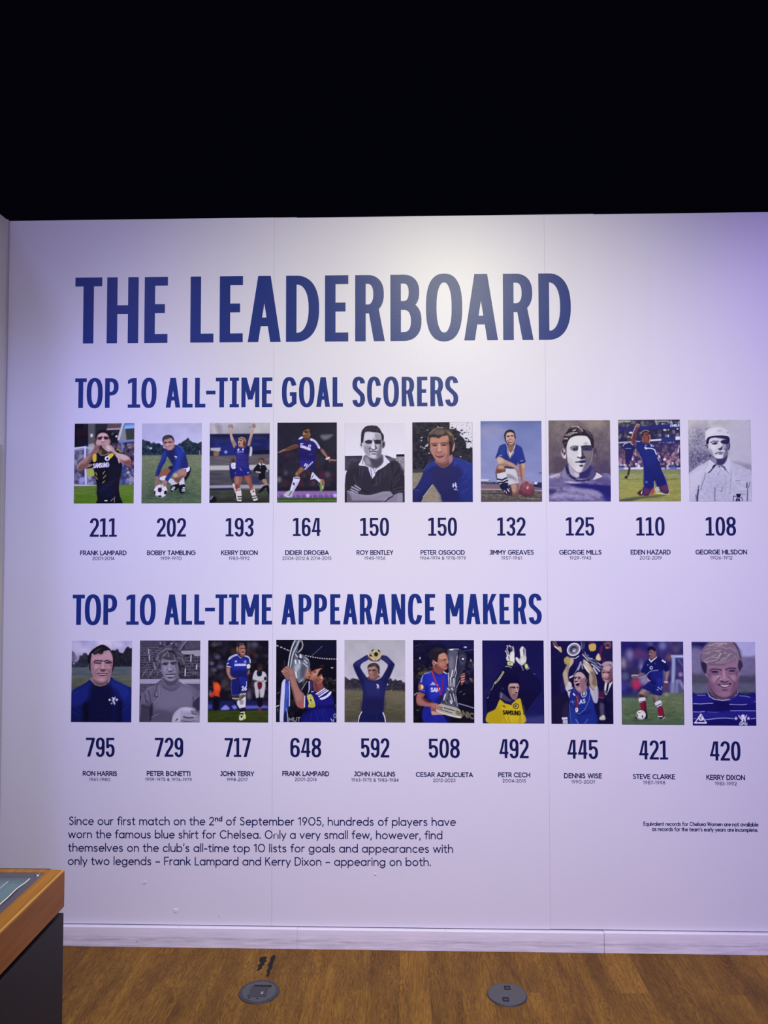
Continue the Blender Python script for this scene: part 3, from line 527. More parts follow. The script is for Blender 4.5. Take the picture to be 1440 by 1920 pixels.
    # head
    g([640,360,700,400,780,380,800,440,730,485,660,440], '5c4130', 8); g([635,330,640,260,700,215,780,220,810,290,800,380,740,420,670,410,640,380], '7d5a40', 8); g([630,270,660,200,730,190,800,210,830,290,800,330,780,260,700,235], '2a221c', 10); e(705,285,40,16,'1e1410',8); e(660,310,18,22,'a98a68',10); l([640,335,700,335],14,'b5977a',8); l([650,372,700,368],12,'38221a',6); e(780,340,20,24,'8e6c54',8); e(750,240,34,20,'8e6e54',14)
    return p.done()

def pic_a4():
    p = Pic(65, 75, 1388, 1840, 7); g, l, e, q = p.g, p.l, p.e, p.p
    p.grad(75, 'd9d9dd', 800, 'e4e4ea')
    q([65,820,450,815,440,1100,65,1140], '4c4a55', 8); q([65,815,450,812,450,838,65,842], '1d1b22', 6); p.n(65,845,440,1100,30,40,40); g([960,830,1000,810,1060,840,1170,870,1240,860,1388,900,1388,1190,1000,1000], '5e5c66', 10); q([1205,785,1388,780,1388,835,1205,838], '1c1a20', 6); q([1210,840,1388,838,1388,1150,1290,1000,1180,900], '96949c', 10); p.n(980,850,1388,1180,44,36,36); l([970,820,1080,850],18,'26242c',8)
    g([100,1180,170,1030,300,960,400,930,500,1000,640,1060,700,1100,900,1050,1080,930,1200,930,1260,970,1330,1130,1388,1260,1400,1850,60,1850,70,1400], '3d3b46', 7)
    g([120,1200,330,1050,380,1100,360,1300,300,1480,120,1560], '33313b', 40, .8); g([1090,1000,1200,960,1310,1150,1380,1350,1380,1640,1140,1660,1090,1540,1130,1300], '302d3a', 26, .8); g([400,1200,620,1180,680,1340,900,1200,1050,1300,1060,1560,600,1660,440,1620], '34323f', 60, .7)
    for a in ([390,1080,380,1260],[460,1100,450,1270],[1180,990,1130,1130],[1240,1010,1150,1190],[1300,1200,1130,1400],[1280,1310,1110,1500],[1340,1500,1120,1560],[780,1300,760,1480],[860,1200,840,1420],[260,1240,340,1500],[700,1470,800,1420],[1380,1580,1140,1610],[960,1150,930,1280]): l(a, 14, '595765', 14, .8)
    for a in ([360,1100,370,1300],[700,1340,690,1440],[1110,1380,1085,1560],[1130,1150,1110,1000],[440,1560,600,1640]): l(a, 18, '221f2a', 14, .8)
    # collar and placket
    g([500,820,560,830,740,1050,900,1020,930,860,940,800,1000,1000,880,1080,740,1130,640,1080,520,1010], '9b99a3', 10)
    g([480,830,520,810,490,960,540,1030,640,1060,620,1080,520,1040,375,1020,420,930], 'dcdae6', 5); g([870,790,930,810,1060,950,1020,985,960,1040,880,1090,790,1140,740,1200,720,1180,790,1080,890,1010,930,920], 'dedce8', 5); g([590,1090,650,1070,740,1200,700,1300,670,1325,640,1250], 'd9d7e6', 5); l([690,1080,735,1200], 12, '4a4854', 5); l([490,830,460,990],14,'5b5964',6); l([640,1060,700,1080],16,'4c4a55',8); g([700,1060,760,1040,720,1180],'c9c7d4',8)
    l([640,1100,670,1320],10,'2b2934',5); l([680,1325,880,1110,1050,980],12,'26242e',6)
    # neck and head
    g([510,800,500,940,560,1020,680,1080,800,1060,900,980,920,840,860,780], '75737c', 8); g([620,860,760,900,880,840,900,960,800,1070,700,1060,640,960], '4c4a54', 26, .85); g([520,850,600,880,640,1000,540,1000], 'a6a4ac', 24, .8)
    e(432,585,38,72,'d0cfd6',7,-12); e(430,570,16,34,'55535c',8,-12); e(920,570,38,80,'6a6872',7,8); e(925,560,14,40,'2f2d36',8)
    g([470,560,480,400,520,300,640,270,780,290,870,330,895,450,890,560,875,700,850,800,760,870,660,870,560,810,495,700], 'bbbac2', 7)
    g([500,330,640,290,720,320,690,440,560,470,500,480], 'd8d7de', 30, .9); g([740,330,860,350,880,480,760,460], '9a98a2', 20, .8); g([840,480,890,460,885,640,870,780,800,850,760,800,820,660], '6e6c76', 22, .85); g([500,600,600,590,590,700,620,800,540,780,500,700], '96949e', 26, .8)
    g([425,520,430,320,470,220,570,150,760,150,840,220,880,290,930,370,920,490,890,470,860,330,760,295,700,290,640,275,520,290,490,380,470,510], '2f2d35', 6)
    for x in range(9): l([470+x*42,250-abs(4-x)*-6,520+x*40,170+abs(4-x)*10], 13, '6d6b74' if x%2 else '4b4952', 8, .8)
    l([440,300,435,420],14,'5f5d66',8); g([560,250,700,260,760,290,640,280],'23212a',10)
    g([510,500,560,475,660,478,670,520,640,550,560,550], '3f3d47', 9); g([720,490,770,470,850,480,860,540,780,560,730,540], '35333d', 9); l([520,492,600,470,668,486], 18, '26242c', 6); l([710,480,780,468,856,480], 18, '26242c', 6); l([570,530,640,528], 12, '1d1b22', 5); l([765,528,830,526], 12, '1d1b22', 5); l([560,556,640,552], 8, 'cfced6', 6); l([770,556,830,556],8,'a9a8b2',6)
    g([680,470,705,480,730,610,740,650,690,670,650,650,670,580], 'dedde4', 10); g([730,560,760,600,780,650,740,650], '5a5862', 10); g([590,660,630,610,640,650,610,690], '55535d', 10, .8); l([655,655,690,685,740,668,760,650], 16, '2a2831', 6); l([700,440,690,480],10,'55535c',6)
    l([615,725,690,715,790,725], 16, '2c2a33', 6); l([640,742,740,740], 12, 'cdccd4', 6); g([670,765,750,765,740,790,690,790], '55535d', 10); e(700,815,50,26,'d4d3da',18); l([620,700,610,730],10,'4e4c56',8)
    # folded arms
    g([100,1600,160,1580,230,1610,400,1660,600,1680,780,1640,900,1605,1060,1600,1100,1640,1130,1690,1020,1740,900,1850,110,1860,110,1720], '9b99a6', 8); g([130,1620,240,1640,420,1700,640,1720,860,1660,1050,1640,1080,1690,880,1760,500,1790,200,1760], '84828f', 40, .6); g([120,1620,160,1640,220,1780,160,1850,110,1840], '5c5a66', 24, .8); q([200,1800,920,1800,900,1860,200,1860],'4e4c58',26,.8)
    g([930,1840,1040,1740,1130,1690,1240,1640,1360,1640,1388,1720,1360,1850,920,1860], '8a8896', 8); l([940,1830,1130,1700],20,'26242e',8); g([1240,1660,1330,1660,1340,1790,1240,1840],'9e9caa',30,.7); q([1350,1640,1388,1620,1388,1850,1350,1850],'27252f',10); q([65,1600,110,1600,110,1850,65,1850],'1e1c25',14)
    for a in ([290,1465,415,1550],[220,1495,375,1580],[200,1550,345,1625],[220,1605,265,1640]): l(a, 30, 'a9a7b4', 5)
    return p.done()
def pic_a5():
    p = Pic(65, 65, 1393, 1835, 8); g, l, e, q = p.g, p.l, p.e, p.p
    p.grad(65, '2f2e38', 1000, '2b2a36'); p.n(65,65,1393,1180,40,50,40); p.n(65,65,1393,1100,.5,26,22,'5a5968',.72,5); p.n(65,65,1393,1100,.6,40,34,'191822',.66,5)
    q([890,65,1393,65,1393,640,1330,600,1250,600,1260,540,1200,430,1110,340,1100,270,1000,220,890,215], 'dadade', 8); p.n(880,60,1393,640,.9,30,26,'33323c',.80,8)
    for x,y,r in ((945,185,22),(1020,215,24),(1155,250,26),(1110,300,30),(1215,300,18),(1260,430,24),(1320,510,44),(1250,490,24),(1170,330,24)): e(x,y,r,r*.7,'2d2c36',8)
    for x,y,r in ((400,238,14),(265,470,16),(275,405,20),(250,610,16),(330,640,22),(385,590,26),(435,750,18),(630,170,18),(290,620,14),(1130,830,20),(1300,620,50),(1320,545,50),(1015,440,14),(1160,360,30)): e(x,y,r,r*.6,'d4d4de',6)
    l([355,600,410,550],18,'d4d4de',5); q([65,1100,330,1100,330,1180,65,1190],'4a4846',20); q([65,1185,400,1175,400,1600,65,1600], '8f8a76', 12); p.n(65,1190,400,1590,22,50,26); q([1000,860,1393,830,1393,900,1000,920],'3d3c44',20,.7)
    # jersey
    g([560,925,450,945,370,1030,320,1130,260,1300,170,1470,60,1600,60,1850,240,1850,300,1720,400,1560,500,1440,560,1480,640,1620,700,1720,720,1850,1400,1850,1400,1010,1330,960,1200,910,1050,870,950,840,900,960,760,1060,640,1010], '2b2f66', 7)
    q([245,1840,300,1715,500,1440,520,1440,690,1700,725,1840], '97917d', 7); p.n(250,1480,720,1840,22,60,24)
    g([245,1840,300,1715,420,1550,500,1440,470,1440,200,1700,180,1840],'262a5c',8); l([295,1720,505,1445],10,'c6c5cc',5); l([520,1450,690,1700],10,'9a99a8',5)
    g([940,850,1050,880,1200,920,1330,970,1390,1020,1380,1300,1200,1200,1080,1050,940,1000], '34499a', 50, .7); g([470,960,560,930,640,1010,500,1050,340,1160,380,1040], '34499a', 24, .7); g([640,1100,900,1080,960,1300,860,1600,700,1640,560,1440,500,1300], '30305f', 60, .8); g([1120,1300,1390,1180,1390,1780,1200,1800,1080,1650], '2c3f8c', 60, .6); g([280,1300,380,1140,520,1300,300,1560,100,1640], '2c3676', 40, .6); g([700,1640,1000,1560,1100,1840,740,1840],'2a2a5c',40,.6)
    for a in ([1130,1640,1290,1540],[1160,1300,1260,1120],[1200,1420,1330,1290],[980,1040,1040,940]): l(a,18,'4a56a4',14,.6)
    l([450,945,370,1030,320,1130],10,'6a78b4',6,.8); l([960,850,1200,920,1380,1010],16,'5468b4',12,.6); l([110,1570,200,1570],10,'5a6ac0',6)
    # crest
    l([960,1430,965,1500],22,'d3d4ea',5); l([955,1490,975,1470],24,'d3d4ea',5); l([1010,1425,1005,1470,1040,1500],26,'d3d4ea',5); l([1010,1410,1015,1430],18,'d3d4ea',4); l([1040,1440,1015,1470],12,'d3d4ea',4); e(1005,1555,26,16,'c3c4dc',5); e(1005,1555,10,6,'34386c',4); l([1020,1500,1040,1560,1060,1580],10,'c3c4dc',4)
    # neck, head
    g([570,900,600,990,700,1070,790,1070,880,1010,945,920,945,790,860,780], '8d6862', 8); g([600,960,700,1000,820,980,900,880,880,1000,780,1065,690,1060], '6b4a4a', 22, .8); g([870,840,940,800,945,920,880,980], 'a98484', 16, .8)
    e(970,610,36,105,'a37f7a',8,6); e(955,580,16,50,'5a3c38',10,6); l([990,560,960,700],12,'c6a4a4',6); l([960,680,945,710],16,'c9b0b4',6)
    g([450,560,440,450,480,400,640,400,860,360,890,480,890,640,880,800,840,900,740,950,660,950,580,900,500,780,455,680], 'ad8272', 8)
    g([480,420,600,420,820,370,860,420,850,500,640,520,480,520], 'bd9076', 24, .8); g([470,600,560,600,590,700,560,780,500,760], 'b3867c', 26, .8); g([740,600,860,600,860,720,780,760,720,700], 'b98c7e', 26, .8); g([820,500,890,480,885,700,860,850,790,900,840,720], '8b5f55', 22, .75)
    g([410,520,405,400,450,300,540,220,640,180,750,180,880,240,950,320,980,420,985,520,940,640,940,740,890,800,885,620,870,440,830,330,760,350,690,400,640,425,580,395,520,390,470,400,455,480,460,640,440,600], '4d4036', 7)
    g([560,260,680,220,780,240,760,330,660,350,560,330], '6f6258', 26, .8); g([800,240,880,260,940,340,900,380,830,300], '7e6c58', 20, .8); l([440,330,520,240,620,195],12,'a89e90',6); l([650,190,740,185],20,'978c80',8); l([960,360,980,470],14,'9b8878',8); l([880,300,940,350],14,'b09c84',7); l([410,480,412,400],12,'a89e98',6)
    for a in ([500,300,560,240],[560,330,640,250],[620,340,720,270],[700,330,760,270],[480,350,520,290]): l(a,14,'8a7c6e',10,.7)
    g([440,360,560,340,640,380,650,420,560,385,460,400], '322e38', 12); g([600,360,700,350,690,390,640,415],'3a3848',12); g([870,500,930,500,945,620,930,760,885,800,900,650],'2e2026',8)
    l([490,545,560,530,640,545], 20, '5f3e34', 8); l([690,535,780,520,850,545], 20, '5f3e34', 8); e(560,580,50,20,'4a2f2c',10); e(760,575,52,20,'4a2f2c',10); l([520,615,600,615],10,'d0a590',8); l([720,612,820,608],10,'d0a590',8)
    g([625,550,670,550,700,650,710,710,650,735,600,705,625,640], 'c09482', 14); l([660,560,672,690],16,'dcb4a0',10,.8); l([600,715,640,740,690,735,715,710], 14, '6b4038', 7); l([590,660,600,720],12,'8b5c50',8)
    g([570,790,640,800,700,795,765,785,740,840,680,862,600,840], '6a343c', 7); l([590,805,680,815,750,795], 12, 'c6a8a4', 6); g([590,840,660,860,740,840,700,880,620,880], 'b5808c', 9); l([560,770,600,720],9,'8b5c50',8,.8); l([780,790,760,740],9,'8b5c50',8,.8); e(670,915,50,16,'a87c74',12); return p.done()

def pic_a6():
    p = Pic(50, 68, 1400, 1852, 9); g, l, e, q = p.g, p.l, p.e, p.p
    p.grad(68, '6f7ab0', 1300, '8d93bd'); q([50,68,700,68,500,1300,50,1300], '9096c2', 200, .6); q([50,68,1400,68,1400,120,50,140],'6a74a4',40,.7); g([100,250,400,180,520,300,300,420,120,400],'9a97bc',120,.8); p.n(50,68,1400,1300,10,300,120)
    l([1340,1225,1400,1210],20,'4c4e74',8)
    q([50,1345,270,1360,290,1395,50,1400], 'c3c4e2', 10); e(250,1378,24,10,'4a4c68',6); q([50,1400,460,1420,460,1480,50,1460], '4c4d5e', 12); p.n(50,1400,460,1480,50,30,30)
    q([50,1470,500,1480,500,1600,50,1600], '7f6a78', 12); q([1200,1420,1400,1430,1400,1560,1230,1530], '33365a', 10); l([1220,1500,1400,1530],26,'23264a',8); e(1262,1442,42,28,'cfd0e8',7)
    q([1200,1530,1400,1545,1400,1640,1200,1610],'6f6584',10); q([50,1590,1400,1590,1400,1860,50,1860], '655f5c', 12); l([50,1570,500,1578],16,'c0a9ae',5); l([1230,1605,1400,1610],18,'c4b6bc',5); p.n(50,1590,1400,1852,40,60,30); p.n(50,1640,1400,1852,.6,40,30,'4a4644',.6,4); p.n(50,1700,1400,1852,.7,26,26,'a9a4a0',.80,6); q([50,1790,1400,1790,1400,1860,50,1860],'57534e',30,.6); l([310,1665,560,1670],20,'3c383c',10); l([920,1770,1340,1790],12,'c3bcbc',8,.6)
    for x in range(80,470,34): l([x,1715,x+16,1690],8,'9c9896',5,.6)
    # far leg kneeling, shorts
    g([600,1110,800,1130,850,1260,890,1440,870,1480,760,1460,660,1490,620,1400,600,1250], 'c7c6d2', 7); g([610,1240,700,1250,780,1290,860,1380,800,1420,720,1350,640,1330], '8d8c9c', 20, .9); g([650,1380,760,1350,880,1430,760,1440],'c2c1ce',20,.7)
    g([690,1490,760,1460,890,1450,890,1560,860,1700,800,1720,740,1700,700,1600], '8c6660', 8); g([720,1500,760,1470,830,1470,830,1600,800,1680,750,1660], 'bb9c8c', 20, .8); q([680,1640,880,1640,870,1740,700,1730],'6f4c48',24,.6); g([650,1500,700,1490,740,1700,600,1700,640,1600],'46344a',12)
    # near leg
    g([380,1190,400,1090,440,1030,520,1010,590,1060,600,1160,560,1230,470,1250,400,1230], '7a564e', 8); e(500,1090,76,60,'b59884',26); e(480,1170,70,40,'6a4238',24,0,.7)
    g([370,1230,420,1230,590,1200,630,1300,640,1400,650,1500,680,1570,520,1590,470,1470,420,1400,390,1310], 'cbcad8', 7); q([370,1200,400,1230,420,1380,385,1300],'35375c',8)
    for a in ([415,1350,520,1372,620,1325],[440,1425,540,1425,640,1380]): l(a, 34, '191c3c', 5)
    g([470,1470,640,1430,650,1500,670,1560,520,1590], '1a1c40', 7); g([530,1600,660,1560,690,1650,640,1690,560,1660], '23284c', 8); l([560,1640,570,1600],14,'c4c4dc',4); l([600,1620,620,1660],14,'c4c4dc',4); l([640,1570,670,1620],22,'d0d0e0',5); q([560,1660,740,1690,740,1720,560,1690],'4a3438',8)
    # right arm to ball
    g([895,1000,1010,985,1030,1150,1015,1300,1010,1400,960,1420,930,1300,905,1150], 'b08c80', 8); g([900,1000,940,1000,960,1200,970,1400,930,1400,905,1180], '7e584e', 16, .7); g([960,1000,1010,1000,1010,1100,970,1080],'c5a898',16,.8)
    e(1065,1570,165,155,'7a4450',7); e(1060,1510,110,80,'94606c',60,0,.8); g([900,1600,1000,1680,1150,1700,1220,1600,1200,1680,1110,1730,980,1710,910,1650], '4c2838', 30, .8); e(1080,1545,16,30,'e0bcc0',14,20); l([1075,1420,1040,1560,1060,1720],7,'5a3040',6,.7); l([930,1520,1100,1610,1225,1600],7,'5a3040',6,.7)
    g([935,1400,960,1370,1020,1380,1100,1410,1150,1440,1130,1460,1060,1420,1030,1430,960,1440], 'a67c74', 7); l([1110,1420,1190,1460],16,'a9868c',5); l([1030,1415,1090,1430],14,'54303a',6)
    # jersey
    g([620,595,500,600,460,640,420,760,380,870,400,895,460,850,540,880,560,910,660,960,780,1020,840,1050,870,990,900,1000,1010,985,1040,960,1000,800,960,660,900,620,820,600,700,910], '2a3a80', 6)
    g([480,640,600,620,620,760,560,880,480,840], '30479a', 30, .7); g([820,640,920,640,980,760,990,900,900,960,840,900], '2c3a96', 30, .7); g([600,700,700,900,760,960,840,900,840,1040,640,950,560,880], '26307a', 24, .6); l([385,880,460,850,550,885],16,'1b2252',6); l([890,1010,1010,990,1035,960],18,'1b2252',6); l([470,830,510,825],20,'8d96d0',5); l([935,950,985,945],20,'8d96d0',5)
    g([590,1060,700,1050,800,1060,800,1120,600,1110], '37305e', 8)
    q([625,600,660,600,740,740,800,600,820,600,780,780,690,915,640,760], 'd6d4e0', 6); q([645,600,800,600,770,700,715,790,670,720], '8a645e', 10); q([660,600,800,610,740,720],'6b4644',20,.6); l([635,620,690,900],12,'1d2456',5); l([800,680,700,905],12,'1d2456',5); g([700,780,720,770,705,880,690,860],'c9ac9e',8,.7)
    # left forearm across knee
    g([410,880,460,850,540,890,600,930,760,1000,830,1060,870,1130,900,1200,920,1250,890,1270,850,1220,800,1120,720,1080,600,1060,520,1010,440,1020], 'b29485', 8); g([420,900,500,880,560,940,500,1000,440,1000], 'c9b19c', 22, .8); g([560,1000,700,1060,820,1110,860,1200,780,1090,640,1070], '8a6258', 16, .8); l([870,1150,910,1290],16,'9a7468',8); l([880,1300,920,1330],26,'b0a4b8',8); l([890,1380,920,1370],22,'a49cb8',8); l([880,1180,890,1420],14,'7a5a64',10,.7)
    # head
    g([640,560,660,640,720,720,780,640,800,540], '8a645c', 9); e(815,440,22,50,'9a746c',8); g([610,470,600,370,640,310,720,295,790,330,810,420,795,520,740,585,690,580,640,540], 'bd9d92', 8)
    g([590,500,575,370,620,290,700,255,780,280,820,360,825,460,800,440,790,350,720,315,640,330,610,400,620,520,650,590,600,520], '25212e', 6); g([620,520,650,560,720,600,790,560,805,480,800,560,760,590,690,600,640,590],'4c3434',9,.8); e(700,350,50,26,'cdb0a4',20)
    e(668,405,34,14,'2f2224',8); e(748,395,34,14,'2f2224',8); l([705,400,712,460],14,'d9beb0',8); l([680,470,730,466],14,'5c342e',6); g([645,490,720,510,770,480,750,540,700,560,660,540], '4a2024', 7); l([665,510,720,530,755,505], 16, 'e6dcd6', 5); e(650,470,24,24,'c9a49a',12); e(780,460,18,26,'c49c90',12); l([670,560,740,560],16,'cda79c',8); return p.done()

def pic_a7():
    p = Pic(42, 75, 1410, 1868, 10); g, l, e, q = p.g, p.l, p.e, p.p
    p.grad(75, '7a7074', 1300, '5c4f66'); p.n(42,75,1410,1300,22,110,110); p.n(42,75,1410,1300,14,26,26); g([850,75,1250,75,1200,230,950,220],'9a8c88',90,.8); q([1100,1000,1410,1000,1410,1320,1150,1300],'514868',80,.7); q([42,75,150,75,150,1300,42,1300],'6a5f66',60,.6); q([200,950,430,950,430,1200,100,1260],'544858',60,.7)
    # jumper
    g([42,1290,200,1245,330,1200,430,1100,600,1300,900,1340,1050,1180,1180,1250,1410,1300,1410,1880,42,1880], '77709a', 8)
    g([42,1310,250,1250,320,1290,200,1330,42,1350],'b3aac0',20); p.n(42,1300,1410,1868,40,70,44); p.n(42,1300,1410,1868,24,24,24)
    g([420,1480,700,1460,900,1480,1200,1500,1410,1540,1410,1760,1250,1680,1000,1600,760,1570,560,1520], '2a2870', 30); g([1180,1560,1410,1560,1410,1860,1300,1860,1200,1720],'2a2870',50,.9); g([42,1600,200,1640,140,1680,42,1700],'3c3668',30,.9)
    g([380,1420,500,1420,640,1440,760,1460,600,1470,440,1460], 'bdb4cc', 16); g([420,1580,650,1580,900,1620,1100,1660,1220,1740,1000,1740,700,1660,480,1640], '9a92b8', 40, .8); g([80,1760,250,1680,500,1700,800,1740,1000,1800,700,1790,350,1770,150,1810], 'a59dc4', 40, .7); g([42,1400,300,1380,480,1470,500,1540,250,1540,42,1520],'6a6490',50,.7); g([1050,1400,1250,1350,1400,1380,1400,1500,1150,1470],'584f80',40,.8)
    g([430,1060,410,1160,440,1270,560,1370,700,1430,860,1420,1000,1360,1070,1270,1080,1180,1000,1110,960,1290,760,1380,620,1340,520,1260], '4a4570', 8); g([1020,1390,1080,1300,1110,1230,1220,1300,1210,1330,1100,1370], 'cdc3d6', 8); l([1080,1200,1230,1290],18,'2a2546',7); g([290,1280,400,1180,440,1270,540,1380,400,1380],'8b84a6',20,.7); l([340,1250,290,1280,330,1330],12,'5a5478',8)
    g([420,1100,460,1060,480,1200,540,1300,660,1370,620,1390,480,1290], '211e44', 9); l([470,1270,600,1370,740,1390,860,1370],9,'a49cc0',6); l([500,1290,640,1400,800,1420,950,1390],16,'262154',8); g([980,1080,1040,1150,1060,1250,980,1340,860,1390,960,1280],'5a5280',16,.8)
    # neck
    g([470,1050,480,1170,540,1280,680,1350,860,1350,960,1250,980,1080], '413c72', 10); g([480,1060,520,1260,640,1340,700,1335,720,1260,640,1210,560,1140], 'a79eb4', 10); g([600,1240,700,1250,715,1310,640,1320],'c5bccc',16,.8); q([720,1250,960,1140,940,1280,860,1350,720,1345],'322d68',20,.8)
    # head
    e(375,810,52,112,'b9aeb8',8,-10); e(352,760,16,50,'2b2430',7,-12); e(395,810,18,36,'3a3038',8,20); e(405,890,20,30,'d4cad2',8); e(1062,790,40,110,'4f4658',8,8); e(1070,860,20,40,'786c7c',12)
    g([440,700,460,560,520,460,640,410,820,410,940,440,1000,560,1020,720,1020,860,960,1040,870,1160,740,1230,660,1215,560,1130,480,1020,450,880], 'c6c3cf', 7)
    g([480,520,620,430,860,430,960,500,980,620,780,640,500,620], 'd2d2da', 24, .8); g([760,660,860,640,1000,640,1030,760,1010,900,950,1060,860,1170,760,1200,860,1080,840,960,800,900,780,800], '6c6472', 22, .95); g([780,660,900,640,1000,660,1000,740,880,760,800,740], '3f3b5c', 12); g([800,760,960,760,980,860,900,900,840,860],'7d7480',24,.8); g([860,1000,960,960,920,1100,840,1180,780,1180],'6a6280',24,.8); e(870,590,40,26,'a79fa8',20)
    g([640,1100,740,1110,800,1130,760,1200,700,1215,640,1190],'cfcbd4',20,.8); g([470,900,560,960,600,1080,540,1120,480,1020],'b9b2bc',30,.7)
    g([350,560,370,500,390,420,440,340,520,240,640,205,740,210,800,270,880,300,960,340,1010,400,1040,500,1050,620,1030,700,990,640,960,520,900,440,840,420,760,415,660,420,560,450,500,500,470,560,440,640,420,700,390,660], '2e2630', 6)
    for a,c,w in (([560,220,640,210,720,220],'b5abb2',22),([520,250,620,240,720,260,780,330],'7a6e78',14),([590,300,640,290],'cfc6cc',26),([690,215,760,260,800,320],'d4ccd0',18),([420,400,520,400,620,350,680,350],'b9aeb4',22),([480,370,600,340],'d8d0d4',14),([400,480,460,480],'a89ca4',36),([440,430,540,430],'5a4e58',16),([390,600,460,560],'6a5e66',20),([880,320,980,400],'7a6e7a',20),([960,420,1020,470],'5c5060',16),([640,260,720,330],'5e525c',14),([720,290,760,370],'8a7e86',10)): l(a,w,c,8,.9)
    # features
    l([520,690,580,650,650,645,725,655], 16, '322c3c', 6); g([530,710,600,670,700,665,690,730,640,755,570,740], '45405a', 8); g([540,705,600,680,640,690,620,720,560,725],'8c8896',6,.8); e(610,705,22,18,'1b1826',6); l([570,750,650,760],9,'9d97a8',6)
    l([770,660,860,640,980,650],20,'26223c',8); e(890,710,46,18,'2c2850',8); g([700,660,745,655,775,760,780,880,720,890,690,860,710,780], 'd9d8df', 9); g([770,700,800,760,830,880,780,920,770,860],'504860',10); l([680,890,730,905,770,930,800,900],20,'1f1a2c',6); g([760,880,850,870,850,910,790,940,750,925],'3a3244',9)
    l([640,1000,720,1000,860,985], 24, '231e3c', 6); g([700,985,780,960,850,965,850,1010,760,1025], '332c54', 8); l([690,1040,770,1050,830,1030],14,'d4d0d8',7); g([725,1065,800,1060,790,1100,740,1100],'3c3658',9); l([670,960,740,970],10,'e0dee4',6,.7)
    return p.done()

